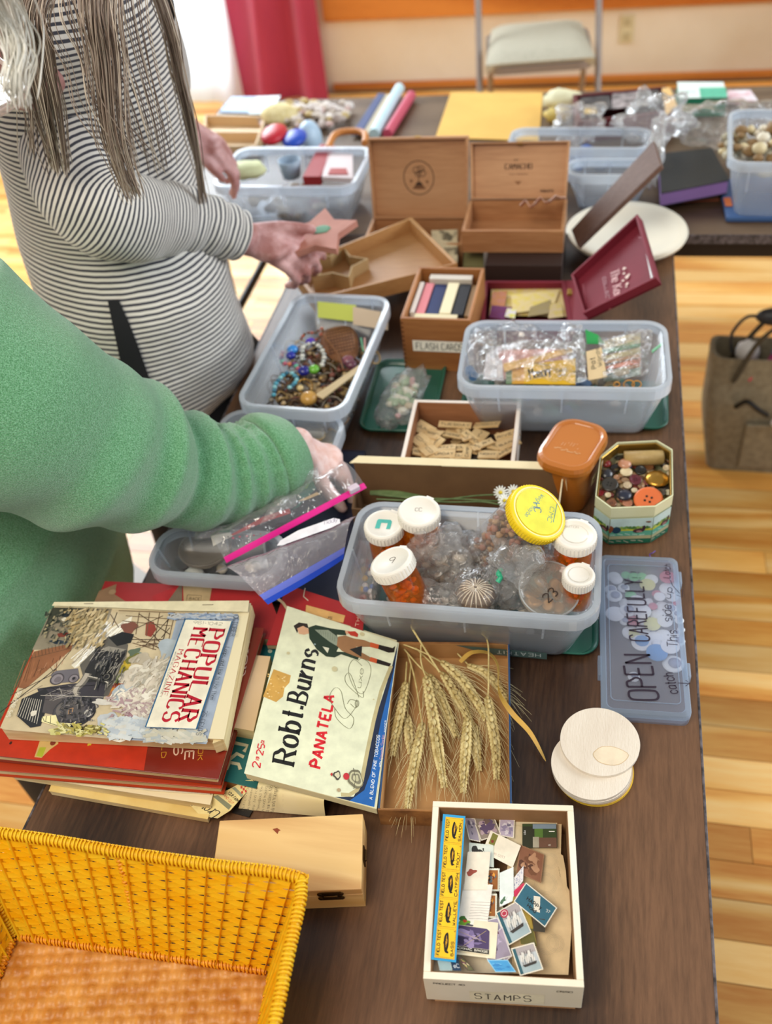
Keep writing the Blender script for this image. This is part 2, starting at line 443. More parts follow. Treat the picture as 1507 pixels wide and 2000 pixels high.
# far wall with a tall window opening on the left
m = M()
m.box(-1.55, 2.4, WALLY, WALLY + .12, 0, 2.7); m.box(-3.6, -3.2, WALLY, WALLY + .12, 0, 2.7)
m.box(-3.2, -1.55, WALLY, WALLY + .12, 2.2, 2.7); m.box(-3.2, -1.55, WALLY, WALLY + .12, 0, .12)
struct('wall_back', m, cream)
m = M().box(-1.62, -1.55, WALLY - .02, WALLY + .12, .12, 2.2).box(-3.2, -3.13, WALLY - .02, WALLY + .12, .12, 2.2).box(-3.2, -1.55, WALLY - .02, WALLY + .12, .12, .18).box(-3.2, -1.55, WALLY - .02, WALLY + .12, 2.14, 2.2)
win = struct('window_1', m, mat('white_trim', 'f2f2ee', .5), bevel=.004); ROOT[win.name] = Vector((0, 0, 0))
M().box(-3.13, -1.62, WALLY + .03, WALLY + .036, .18, 2.14).build('pane', film('window_glass', 'ffffff', .02, .02, None), win)
struct('baseboard_back', M().box(-1.3, 2.4, WALLY - .02, WALLY, 0.012, .045), pine_trim, bevel=.003)
m = M().box(-1.3, 2.4, WALLY - .035, WALLY, TZ - .405, TZ - .20)
struct('trim_1', m, pine_trim, bevel=.004)
# curtains
def drape(x0, x1, z0, z1, folds, amp, y, sweep=0, th=.002):
    g = []
    for i in range(26):
        t = i / 25; row = []
        for j in range(folds * 8 + 1):
            s = j / (folds * 8); x = lerp(x0, x1, s) + sweep * t * (1 - s) ; ph = s * folds * 2 * pi
            row.append((x, y + amp * sin(ph) * (1 - .35 * t) + .01 * sin(ph * 2.3 + t * 3), lerp(z0, z1, t)))
        g.append(row)
    return M().sheet(g, th)
cm = mat('red_curtain_cloth', 'a8304e', .85, 'b83c5a', 5, (1, 1, .2), sheen=.3)
cur = tag(drape(-1.80, -1.30, .015, 2.3, 2, .04, WALLY - .12, .3).build('curtain', cm), 'rose-red curtain hanging to the floor beside the pale sheer', 'curtain')
sheer = film('sheer_white', 'f4f8fb', .72, .6, None, 'f4f8fb', .1)
tag(drape(-3.1, -1.72, .03, 2.3, 5, .015, WALLY - .16).build('sheer_curtain', sheer), 'white sheer curtain glowing with daylight left of the red one', 'curtain')
# outlet plate
m = M().box(.062, .125, WALLY - .008, WALLY, TZ - .56, TZ - .44)
o = thing('outlet_plate', 'ivory electrical outlet plate on the cream wall', 'outlet', (.093, WALLY - .008, TZ - .56))
m.build('plate', mat('ivory_plastic', 'd9cfa8', .5), o, bevel=.003)
for dz in (.03, .09):
    M().box(.078, .109, WALLY - .011, WALLY - .006, TZ - .56 + dz - .015, TZ - .56 + dz + .015).build('socket', mat('ivory_dark', 'c0b48c', .5), o, bevel=.002)
# ---------------------------------------------------------------- folding chairs
cmet = mat('taupe_metal', '8f8580', .4, metal=.3)
cfab = mat('grey_weave_fabric', 'a5a08e', .9, 'c3bdaa', 220, bump=(260, .5))
def chair(loc, rz, label):
    t = thing('folding_chair', label, 'chair', loc, 'folding chairs along the wall')
    T = mtx(loc, rz)
    # chair faces -y (towards the camera); local x across
    q = M(T)
    g = []
    for i in range(13):
        v = i / 12; row = []
        for j in range(13):
            u = j / 12; ex = min(u, 1 - u) * 8; ey = min(v, 1 - v) * 8
            hgt = .028 * min(1, ex) ** .5 * min(1, ey) ** .5
            k = 1 - .06 * (1 - v)
            row.append((lerp(-.20, .20, u) * (1.0 - .12 * v), lerp(-.2, .2, v), .445 + hgt))
        g.append(row)
    q.sheet(g, .03); q.build('seat', cfab, t)
    q = M(T).prism(rrect(.40, .40, .06), .405, .432); q.build('seat_pan', cmet, t, bevel=.004)
    for s in (-1, 1):
        M(T).tube(catmull([(s * .225, -.25, .01), (s * .225, -.1, .30), (s * .225, .07, .62), (s * .222, .14, .84), (s * .18, .16, .86)], 5), .0125, 8).build('front_leg', cmet, t)
        M(T).tube([(s * .185, .26, .01), (s * .185, .13, .25), (s * .185, .03, .44)], .0115, 8).build('rear_leg', cmet, t)
        M(T).tube([(s * .225, -.25, .0), (s * .225, -.252, .03)], .016, 8).build('foot_cap', mat('rubber', '55504c', .8), t)
    M(T).tube([(-.225, -.2, .1), (.225, -.2, .1)], .008, 8).build('front_rung', cmet, t)
    M(T).tube([(-.185, .2, .13), (.185, .2, .13)], .008, 8).build('rear_rung', cmet, t)
    g = [[(lerp(-.2, .2, j / 8), .12 + .03 * cos((j / 8 - .5) * pi) + .05 * i, .64 + .2 * i) for j in range(9)] for i in (0, 1)]
    M(T).sheet(g, .02).build('backrest', cfab, t, bevel=.004)
    return t
chair((-.25, 3.86, 0.012), radians(6), 'grey padded folding chair standing against the cream wall')
chair((1.03, 4.18, 0.012), radians(-4), 'taupe folding chair cut off by the right edge of the photo')
# ---------------------------------------------------------------- folding tables
lam = wood('brown_laminate', '2a180d', '4c3422', '74533a', axis='y', fine=60, rough=.38, warp=1.2, rings=1.6, bumpy=.05)
lamx = wood('brown_laminate_across', '3a291c', '5a4533', '6f5a45', axis='x', fine=60, rough=.42, warp=1.2, rings=1.6, bumpy=.05)
tmet = mat('dark_table_metal', '2c2522', .4, metal=.5)
def table(x0, x1, y0, y1, top, label, along):
    t = thing('folding_table', label, 'table', ((x0 + x1) / 2, (y0 + y1) / 2, 0.012), 'brown laminate folding tables')
    M().box(x0, x1, y0, y1, TZ - .019, TZ).build('tabletop', top, t)
    q = M()
    for a, b, c, d in ((x0 - .003, x0, y0, y1), (x1, x1 + .003, y0, y1), (x0, x1, y0 - .003, y0), (x0, x1, y1, y1 + .003)):
        q.box(a, b, c, d, TZ - .0195, TZ + .0006)
    q.build('edge_band', mat('worn_edge_band', '6a6266', .5, '2a2424', 90), t, bevel=.0008)
    q = M()
    for a, b, c, d in ((x0 + .02, x0 + .045, y0 + .02, y1 - .02), (x1 - .045, x1 - .02, y0 + .02, y1 - .02)): q.box(a, b, c, d, TZ - .06, TZ - .019)
    for a, b, c, d in ((x0 + .02, x1 - .02, y0 + .02, y0 + .045), (x0 + .02, x1 - .02, y1 - .045, y1 - .02)): q.box(a, b, c, d, TZ - .06, TZ - .019)
    q.build('apron', tmet, t)
    ends = ((y0 + .2, y1 - .2) if along == 'y' else (x0 + .2, x1 - .2))
    for e in ends:
        for s in (0, 1):
            if along == 'y': px = (x0 + .05, x1 - .05)[s]; p = (px, e)
            else: py = (y0 + .05, y1 - .05)[s]; p = (e, py)
            M().tube([(p[0], p[1], .013), (p[0], p[1], TZ - .06)], .013, 10).build('leg', tmet, t)
        for zz in (.16, .5):
            if along == 'y': M().tube([(x0 + .05, e, zz), (x1 - .05, e, zz)], .01, 8).build('cross_bar', tmet, t)
            else: M().tube([(e, y0 + .05, zz), (e, y1 - .05, zz)], .01, 8).build('cross_bar', tmet, t)
    return t
table(-.6045, .1553, .0, 1.825, lam, 'long brown wood-grain folding table running away from the camera', 'y')
table(-1.05, 1.25, 1.832, 2.602, lamx, 'brown folding table across the far end', 'x')
# ---------------------------------------------------------------- handbag on the floor
cv = mat('olive_canvas', '857a63', .9, '9a8f76', 60, bump=(400, .4)); cvd = mat('olive_strap', '4a4334', .85)
N0_ = set(o.name for o in COL.objects)
bl = Vector((.385, 1.90, .013))
t = thing('tote_bag', 'olive canvas tote bag standing open on the wooden floor', 'bag', bl)
def bagpt(u, v, z): return (.36 + u * .42 + (.10 * (.30 - z) * (1 if u < .5 else -1)) * 0, 1.94 + v * .2 * (1 - .25 * z / .3), z)
rs = []
for i in range(9):
    z = .012 + .30 * i / 8; k = 1 + .18 * sin(pi * min(z / .22, 1) * .5)
    rr = rrect(.34 * k, .17 * (1.1 - .5 * i / 8), .03, 4, .60, 2.06)
    rs.append([(x, y + .01 * sin(x * 30 + i), z + (.02 * abs(x - .6) / .2 if i == 8 else 0)) for x, y in rr])
q = M().rings(rs, cap=False)
inn = [[(lerp(.60, x, .95), lerp(2.06, y, .9), z) for x, y, z in r] for r in rs][::-1]
q.rings(inn, cap=False); q.rings([rs[-1], inn[0]], cap=False); q.add(rs[0], [list(range(24))[::-1]]); q.add(inn[-1], [list(range(24))])
q.build('canvas_body', cv, t)
M().box(.5, .68, 1.965, 1.977, .03, .17).build('front_pocket', cv, t, bevel=.004)
M().ball((.585, 1.962, .185), (.032, .01, .02)).build('white_patch', mat('white_cloth', 'e6e8ea', .7), t)
for dy, hx in ((-.05, .0), (.05, .03)):
    M().tube(catmull([(.46, 2.06 + dy, .27), (.50 + hx, 2.05 + dy, .40), (.58 + hx, 2.05 + dy, .46), (.68 + hx, 2.05 + dy, .40), (.74, 2.06 + dy, .27)], 6), .012, 8, flat=.35).build('strap', cvd, t)
M().tube(catmull([(.47, 1.985, .21), (.49, 1.97, .24), (.52, 1.965, .22), (.545, 1.97, .2)], 5), .006, 6).build('zip_pull', mat('black_cord', '15130f', .5), t)
for (x, y, z, r, c, lb) in ((.50, 2.03, .26, (.026, .022, .05), 'd8455c', 'coral-red folded bundle poking out of the tote bag'), (.55, 2.04, .28, (.022, .02, .055), 'a03468', 'magenta cloth bundle sticking out of the tote bag'), (.49, 2.08, .31, (.03, .025, .03), 'f0ece8', 'white crumpled tissue in the top of the tote bag'), (.66, 2.05, .28, (.045, .03, .06), '14100f', 'black scarf stuffed into the tote bag')):
    solo('cloth_bundle', M().ball((x, y, z), r, 14, 10, fn=lambda d: 1 + .25 * nz(d, 3, x * 40)), mat('bundle_' + c, c, .8), lb, 'cloth')
q = M().lathe([(.0, 0), (.02, 0), (.022, .1), (.012, .12), (.012, .14), (0, .14)], 14, T=mtx((.56, 2.08, .3), 0, .3, .5))
solo('water_bottle', q, film('bottle_clear', 'dfe9f0', .25, .1, None), 'pale clear bottle tucked upright in the tote bag', 'bottle')
q = M().tube(catmull([(.45, 2.06, .32), (.44, 2.05, .38), (.47, 2.05, .43), (.52, 2.05, .42)], 5), .004, 6).ball((.53, 2.05, .43), (.045, .02, .022))
solo('folded_umbrella', q, mat('dark_grey_nylon', '34363a', .5), 'dark folded umbrella with wrist loop on top of the tote bag', 'umbrella')
for o in COL.objects:
    if o.name not in N0_ and o.parent is None: o.location += Vector((-.10, -.03, 0))
# pale cloth on the floor left of the table
g = [[W(lerp(150, 420, j / 8), lerp(1020, 1200, i / 6), -TZ + .016 + .004 * sin(i + j)) for j in range(9)] for i in range(7)]
g = []
P4 = [W(60, 1250, -.72), W(150, 1020, -.72), W(330, 1150, -.72), W(300, 1260, -.72)]
for i in range(9):
    g.append([P4[0].lerp(P4[3], j / 8).lerp(P4[1].lerp(P4[2], j / 8), i / 8) + Vector((0, 0, .004 * sin(i * 1.3 + j))) for j in range(9)])
solo('cloth_bag', M().sheet(g, .004), mat('pale_grey_cloth', 'cfcac4', .85), 'pale grey flat cloth bag lying on the floor under the table edge', 'bag')
# ================================================================ helpers for placed things
def Z(ox, oy, s): return lambda x, y: (ox + x / s, oy + y / s)
def ppx(P, px, py):
    "where the photographed spot of flat printing lies on its own plane"
    d = CX * (px - 753.5) + CD * (py - 1000) + CF * 1836
    q = CAM + d * ((P.O - CAM).dot(P.N) / d.dot(P.N)) - P.O
    xx, xy, yy = P.X.dot(P.X), P.X.dot(P.Y), P.Y.dot(P.Y); a, b = q.dot(P.X), q.dot(P.Y); D = xx * yy - xy * xy
    return ((a * yy - b * xy) / D, (b * xx - a * xy) / D)
def prn(bl, br, tl, unit=.01, lift=2e-4):
    X = (Vector(br) - Vector(bl)); Y = (Vector(tl) - Vector(bl)); w_, h_ = X.length, Y.length
    return Print(bl, X / w_ * unit, Y / h_ * unit, w_ / unit, h_ / unit, lift)
def tline(P, t, a, b, top, col, wt=.13, style='', space=1.6, jit=0, sx=1.0, slant=0):
    a, b, c = ppx(P, *a), ppx(P, *b), ppx(P, *top)
    L = math.hypot(b[0] - a[0], b[1] - a[1]); ang = math.atan2(b[1] - a[1], b[0] - a[0])
    P.text(t, a[0], a[1], math.hypot(c[0] - a[0], c[1] - a[1]), col, ang, wt, style, space, jit, sx, slant, L)
def pp(P, pts, z=None): return [ppx(P, *(z(*q) if z else q)) for q in pts]
def slab(top, th, mi=0, m=None, col=None):
    m = m or M(); top = [Vector(p) for p in top]
    return m.hexa([p - Vector((0, 0, th)) for p in top], top, mi, col)
def open_box(t, T, L, D, H, th, mats, names=('side_panel', 'end_panel', 'bottom_panel'), bth=.004, inner=None, z0=0, bevel=.0006):
    for s in (-1, 1):
        M(T).box(-L / 2, L / 2, s * D / 2 - (th if s > 0 else 0), s * D / 2 + (0 if s > 0 else th), z0, H).build(names[0], mats, t, bevel=bevel)
        M(T).box(s * L / 2 - (th if s > 0 else 0), s * L / 2 + (0 if s > 0 else th), -D / 2 + th, D / 2 - th, z0, H).build(names[1], mats, t, bevel=bevel)
    M(T).box(-L / 2 + th, L / 2 - th, -D / 2 + th, D / 2 - th, z0, z0 + bth).build(names[2], inner or mats, t)
    if inner:
        q = M(T); e = .0006
        for s in (-1, 1):
            y = s * (D / 2 - th); q.box(-L / 2 + th, L / 2 - th, min(y, y - s * e), max(y, y - s * e), z0 + bth, H - .0008)
            x = s * (L / 2 - th); q.box(min(x, x - s * e), max(x, x - s * e), -D / 2 + th, D / 2 - th, z0 + bth, H - .0008)
        q.build('inner_lining', inner, t)
def qframe(bl, br, z=0.0):
    "frame on the table from the near-left and near-right corners"
    a, b = Vector(bl), Vector(br); T = frame(Vector((a.x, a.y, TZ + z)), Vector((b.x - a.x, b.y - a.y, 0))); return T
# ================================================================ STAMP BOX
a = radians(5.6)
cx_, cy_ = -.0495, .408
T = mtx((cx_, cy_, TZ), a)
whitep = mat('white_painted_wood', 'f1ead9', .55, 'e6dcc4', 8)
kraft = mat('box_inside_wood', '8a6340', .7, 'a07850', 20)
t = thing('stamp_box', 'white wooden box hand-labelled STAMPS and heaped with loose postage stamps', 'box', (cx_, cy_, TZ))
open_box(t, T, .147, .180, .060, .0065, whitep, inner=kraft, z0=.006)
M(T).box(-.066, .068, -.089, .084, 0, .006).build('plinth', wood('light_wood', 'b8895c', 'd3a679', axis='x', rough=.6), t)
P = Print(T @ Vector((-.0735, -.0901, .006)), (T.to_3x3() @ Vector((.01, 0, 0))), (0, 0, .01), 14.7, 5.4, 1e-4)
P.rect(4.2, .6, 11.2, 2.9, 'efe6c8').text('STAMPS', 4.7, 1.0, 1.4, '3a3026', 0, .09, '', 2.2, .25, 1.0, 0, 5.2)
P.text('PROJECT 40', .9, 4.2, .34, '3a3026', 0, .17, '', 1.2, 0, 1.9, 0, 2.9).text('05.50', 12.3, 3.9, .34, '3a3026', 0, .17, '', 1.2, 0, 1.9, 0, 1.4)
P.build('lettering', t, PRINTM)
SB = T
paper = 'e9e0cc'
ZS = Z(760, 1560, 3.864)
def perf(P, w_, h_, step=.16, inset=.05):
    pts = []
    for (x0, y0, x1, y1, nx, ny) in ((0, 0, w_, 0, 0, 1), (w_, 0, w_, h_, -1, 0), (w_, h_, 0, h_, 0, -1), (0, h_, 0, 0, 1, 0)):
        n = max(3, int(math.hypot(x1 - x0, y1 - y0) / step))
        for i in range(n):
            for (f, d) in ((.0, 0), (.55, 0), (.6, inset), (.95, inset)):
                s = (i + f) / n; pts.append((lerp(x0, x1, s) + nx * d, lerp(y0, y1, s) + ny * d))
    return pts
NST = [0]
def stamp(bl, br, tl, label, paint=None, base=paper, perfed=True, zz=None, name='postage_stamp'):
    NST[0] += 1; z = zz if zz is not None else .036 + NST[0] * .00045
    c = [W(*ZS(*q), z + R(-.0007, .0007)) for q in (bl, br, tl)]
    P = prn(c[0], c[1], c[2])
    P.poly(perf(P, P.w, P.h) if perfed else [(0, 0), (P.w, 0), (P.w, P.h), (0, P.h)], base)
    fr = .12 if perfed else .04
    P.fr = lambda col, a=0, b=0, c_=1, d=1: P.rect(fr + (P.w - 2 * fr) * a, fr + (P.h - 2 * fr) * b, fr + (P.w - 2 * fr) * c_, fr + (P.h - 2 * fr) * d, col)
    if paint: paint(P)
    o = solo(name, P.m, PRINTM, label, 'stamp', mean(c), 'loose stamps in the white box')
    return o, P
def scrap(pts, z, col, label, marks=None, name='envelope_scrap'):
    ps = [W(*ZS(*q), z + R(-.0006, .0006)) for q in pts]; P = prn(ps[0], ps[1], ps[-1])
    P.poly([ppx(P, *ZS(*q)) for q in pts], col)
    if marks: marks(P)
    solo(name, P.m, PRINTM, label, 'paper', mean(ps), 'envelope pieces in the stamp box')
def postmark(P, x, y, r, col='b8a68a', n=3):
    u, v = ppx(P, *ZS(x, y)); r = r / 3.864 * .055
    for k in range(n): P.line([(u + (r - k * .14) * cos(i * pi / 14), v + (r - k * .14) * sin(i * pi / 14)) for i in range(28)], .018, col, close=True)
def marks1(P):
    for x, y, r in ((1210, 470, 60), (1180, 640, 80), (1160, 790, 90), (1180, 1080, 85), (1250, 1090, 60), (1150, 1200, 60)): postmark(P, x, y, r)
scrap([(930, 1320), (1350, 1330), (1375, 960), (1360, 700), (1290, 560), (1300, 180), (1230, 140), (940, 120), (880, 600)], .032, 'd9bf94', 'large tan envelope piece with round postmarks along the right side of the stamp box', marks1)
scrap([(330, 1310), (960, 1320), (900, 900), (600, 300), (620, 130), (390, 120)], .030, 'd8cbb2', 'cream envelope piece lying low under the stamps')
scrap([(1290, 600), (1345, 720), (1330, 540), (1310, 430), (1265, 400)], .0435, 'ccb084', 'torn tan strip standing against the right wall of the stamp box', lambda P: P.text('NPO', .2, .3, .3, '5a4630', 1.9))
def swirl(P, cols, n=16, s=1.0, seed=0):
    for i in range(n):
        random.seed(seed * 91 + i); u, v = R(.22, .78) * P.w, R(.22, .78) * P.h
        P.blob(u, v, R(.08, .28) * P.w * s, random.choice(cols), R(.04, .2) * P.h * s, seed + i * 3.1, .5)
def shape(P, col, pts, w_=None):
    q = [(x * P.w, y * P.h) for x, y in pts]
    return P.poly(q, col) if w_ is None else P.line(q, w_, col)
def st_grass(P):
    P.fr('33451e').fr('54772e', .0, .35, .6, .8).fr('2a2c18', 0, .0, .35, .9)
    P.fr('6b4a38', .45, 0, 1, .42).fr('7a8b9a', .3, .8, 1, 1).fr('a8a08c', .3, .0, .48, .45)
    P.fr('e8e8e0', .78, .66, .95, .7); P.text('USA', .35, P.h * .55, .18, 'f0f0ee', pi / 2)
    P.text('41', P.w - .9, .2, .2, 'e8e0d0', 0)
stamp((885, 365), (1270, 370), (890, 130), 'wide postage stamp showing a green field and a red-brown path', lambda P: (P.rect(.0, 0, P.w, P.h, 'd9c7a2'), P.__setattr__('q', 1), swirl(P, ['d2bf98'], 3)), 'd9c7a2', False, .034, 'envelope_corner')
stamp((1003, 372), (1266, 372), (1003, 190), 'postage stamp with a green meadow and brown path at the upper right of the box', st_grass, '2d3018', False)
stamp((955, 560), (1145, 640), (985, 345), 'brown postage stamp with a rearing sculpture, right of centre', lambda P: (P.fr('8a5a40'), swirl(P, ['a87a5a', '5c3826', '74492f', 'b88a68'], 16, .8, 3)), '9a7050')
stamp((820, 280), (940, 300), (830, 140), 'lavender sailing ship stamp near the top of the stamp box', lambda P: (P.fr('b4a6b8'), swirl(P, ['8f84a0', 'd0c8cf', '6f6880'], 14, .6, 5)))
stamp((690, 320), (845, 270), (620, 135), 'taupe stamp with a violet rocky coast, tilted at the top of the box', lambda P: (P.fr('8d7f72'), swirl(P, ['5e4a68', 'b39aa0', '6b5650', 'd1c2b4'], 18, .7, 8)))
stamp((600, 310), (690, 330), (560, 130), 'half-hidden grey ship stamp beside the top of the yellow strip', lambda P: (P.fr('a59aa8'), swirl(P, ['6a6278', 'd8d0d4'], 8, .5, 9)))
stamp((700, 400), (930, 520), (765, 240), 'cream envelope corner carrying a small olive and red stamp', lambda P: (P.rect(.3, P.h * .45, .95, P.h * .95, '7d7a35'), P.blob(.6, P.h * .6, .16, '8a3028'), P.text('WIS COTT', 1.1, .3, .22, 'b89a8c', .1)), 'eee4cf', False, name='envelope_corner')
def st_bust(P):
    P.fr('dfe6dc', .05, .05, .95, .95); P.blob(P.w * .48, P.h * .45, P.w * .25, '2a2a28', P.h * .28, 2, .3); P.blob(P.w * .52, P.h * .42, P.w * .13, 'd2d2c8', P.h * .14, 3, .3)
    P.blob(P.w * .25, P.h * .7, P.w * .14, '33322f', P.h * .18, 5, .3); swirl(P, ['8c8c84', '3c3c38'], 6, .35, 12)
stamp((600, 500), (790, 520), (600, 330), 'pale stamp with a black engraved bust in the upper middle', st_bust, 'd9e2d6')
stamp((900, 760), (1010, 620), (905, 640), 'white stamp dotted with small blue sprigs', lambda P: [P.blob(R(.1, .9) * P.w, R(.1, .9) * P.h, .05, '4a5a9a', .04, i, .3, 8) for i in range(50)], 'e6e2e2')
stamp((945, 760), (1030, 690), (930, 700), 'bright crimson corner of a stamp peeping out in the middle', lambda P: P.fr('d3305a'), 'd3405f')
def st_orange(P): P.fr('a0622c', .04, .04, .96, .96); swirl(P, ['e09a3c', '3c2a20', '7c3a18', 'f0b860', '5d6a70'], 20, .55, 21)
stamp((700, 700), (830, 700), (705, 525), 'orange and brown abstract stamp above its twin on the pale strip', st_orange, 'e2e2d0')
stamp((700, 900), (810, 905), (705, 712), 'orange and brown abstract stamp below its twin', st_orange, 'e2e2d0')
stamp((830, 820), (940, 770), (830, 560), 'white stamp with green plant and fine print in the centre', lambda P: (P.blob(.4, .5, .3, '4e6e52', .25, 4, .5), P.text('AAAA', .8, .3, .12, '8a9088', 1.3)), 'e3e9e4')
stamp((1115, 1115), (1040, 750), (990, 1100), 'olive-gold tall stamp slipped under the ship stamp', lambda P: (P.fr('a58a34'), P.fr('5f5a26', 0, 0, .35, 1)), 'a08a3c', False)
stamp((1085, 1000), (1175, 1010), (1085, 900), 'dark brown stamp edge beneath the holiday stamp', lambda P: P.fr('3a3226'), '4a4030', False)
def st_hol(P):
    P.fr('2f6478'); P.poly([(.35 * P.w, .75 * P.h), (.5 * P.w, .9 * P.h), (.7 * P.w, .35 * P.h), (.55 * P.w, .25 * P.h)], 'e5dccb')
    P.text('HAPPY', P.w * .25, P.h * .42, .38, '1d1814', 0, .2).text('Holid', P.w * .35, P.h * .2, .36, '1d1814', 0, .2).text('37', P.w * .8, P.h * .55, .26, 'e8e8e0', .2)
stamp((1090, 890), (1180, 975), (1010, 640), 'teal holiday stamp tilted on the tan paper', None, 'e8e2d2') if 0 else None
stamp((935, 775), (1175, 975), (1030, 630), 'teal Happy Holidays stamp tilted on the tan paper', st_hol, 'e8e2d2')
def ship(P, seed=1):
    P.fr('b9bfc2').fr('9fb0b4', 0, .0, 1, .3).fr('a9a0a0', 0, .7, 1, 1).fr('2c5a66', 0, 0, .14, 1)
    for i in range(6):
        x = P.w * (.3 + .09 * i); P.line([(x, P.h * .32), (x, P.h * .8)], .04, '5c5650'); P.blob(x, P.h * (.55 + .1 * sin(i * 2)), P.w * .06, 'dcd8d0', P.h * .13, i + seed, .2); P.line([(x - .1, P.h * .3), (x + .2, P.h * .75)], .025, '6a625c')
    P.poly([(P.w * .25, P.h * .32), (P.w * .85, P.h * .36), (P.w * .8, P.h * .27), (P.w * .32, P.h * .24)], '3a3430')
def ship_red(P): ship(P); P.disc(P.w * .3, P.h * .85, P.w * .16, 'b03048', P.h * .12); P.disc(P.w * .3, P.h * .85, P.w * .11, 'e8d4d0', P.h * .08); P.disc(P.w * .3, P.h * .85, P.w * .09, 'b03048', P.h * .06)
stamp((900, 1110), (1075, 1010), (800, 860), 'tall-ship stamp with a red round seal, centre of the box', ship_red)
stamp((870, 1240), (925, 1190), (800, 1010), 'lavender stamp leaning under the ship stamp', lambda P: (P.fr('a898ac'), swirl(P, ['6a4a62', 'c8bcc8'], 8, .5, 31)), 'd8d0d0')
stamp((745, 1240), (930, 1190), (640, 940), 'violet and rose sea-cliff stamp low in the middle', lambda P: (P.fr('9a8ea0'), swirl(P, ['7a4a5a', 'b8a8c0', '5c4a66'], 10, .7, 33)), 'e0dcd8')
def bridge(P):
    P.fr('4d3d63', 0, .18, 1, 1).fr('17120f', 0, 0, 1, .17); swirl(P, ['6d5a8c', '9c8ab4', '35294a', '7c6c98'], 12, .8, 41)
    P.line([(0.1, P.h * .8), (P.w * .9, P.h * .45)], .03, 'c8b070'); P.line([(P.w * .3, P.h * .2), (P.w * .9, P.h * .9)], .03, 'c8b070'); P.text('MACKINAC BRIDGE', .15, .17, .17, 'efe8d6', 0, .2, '', 1.2, 0, 1, 0, P.w - .3)
stamp((470, 1170), (800, 1210), (500, 900), 'cream paper carrying the purple bridge stamp', None, 'eadfc2', False, name='envelope_corner')
stamp((470, 1140), (755, 1180), (480, 945), 'purple stamp lettered Mackinac Bridge near the lower left', bridge, 'e8dcc0', False)
def flora(P):
    for i in range(7): P.line([(P.w * .35, P.h * (.3 + i * .055)), (P.w * .7, P.h * (.31 + i * .055) + .05 * sin(i)), (P.w * .98, P.h * (.3 + i * .055))], .022, '5a4c44')
    P.blob(P.w * .2, P.h * .2, P.w * .2, '6a9a2c', P.h * .09, 2, .3); P.blob(P.w * .16, P.h * .3, P.w * .12, '3a6a24', P.h * .05, 5, .4); P.blob(P.w * .24, P.h * .25, P.w * .07, 'c03a20', P.h * .03, 7, .3); P.blob(P.w * .4, P.h * .17, P.w * .14, '4a4a4a', P.h * .04, 9, .3)
stamp((500, 1020), (730, 1030), (560, 640), 'large white stamp with wavy cancel lines and green fruit beside the yellow strip', flora, 'eee6da')
stamp((560, 690), (740, 690), (590, 400), 'cream stamp with a folded top and small red print', lambda P: P.blob(P.w * .25, P.h * .45, P.w * .2, '9c4a3a', P.h * .09, 2, .4), 'ebe0cc')
stamp((590, 1300), (650, 1300), (480, 1180), 'round-patterned colourful stamp at the bottom edge of the box', lambda P: (P.fr('6a6a4a'), swirl(P, ['c0b468', '7a3a5a', '3a5a50', 'd8c8a0'], 14, .5, 51)), '56503c')
stamp((480, 1300), (545, 1300), (450, 1190), 'dark blue stamp with white looping print at the bottom of the box', lambda P: (P.fr('1e3a5a'), P.text('eC', .2, .3, .35, 'e8eef2')), '23405e')
stamp((380, 1300), (480, 1300), (360, 1215), 'pale aqua stamp corner under the end of the yellow strip', lambda P: P.fr('a9c6cc'), 'b8ced0')
stamp((800, 1310), (960, 1310), (735, 1215), 'sky-blue stamp at the bottom centre of the box', lambda P: (P.fr('4a9cd2'), swirl(P, ['7cc0e6', '3a86c4'], 5, 1, 55)), '8cc4e0', True)
stamp((960, 1310), (1165, 1310), (900, 1140), 'grey-green ship stamp at the bottom of the box', None, 'e8e2d2') if 0 else None
stamp((985, 1340), (1165, 1290), (915, 1130), 'grey-green steamship stamp at the bottom right of the box', ship)
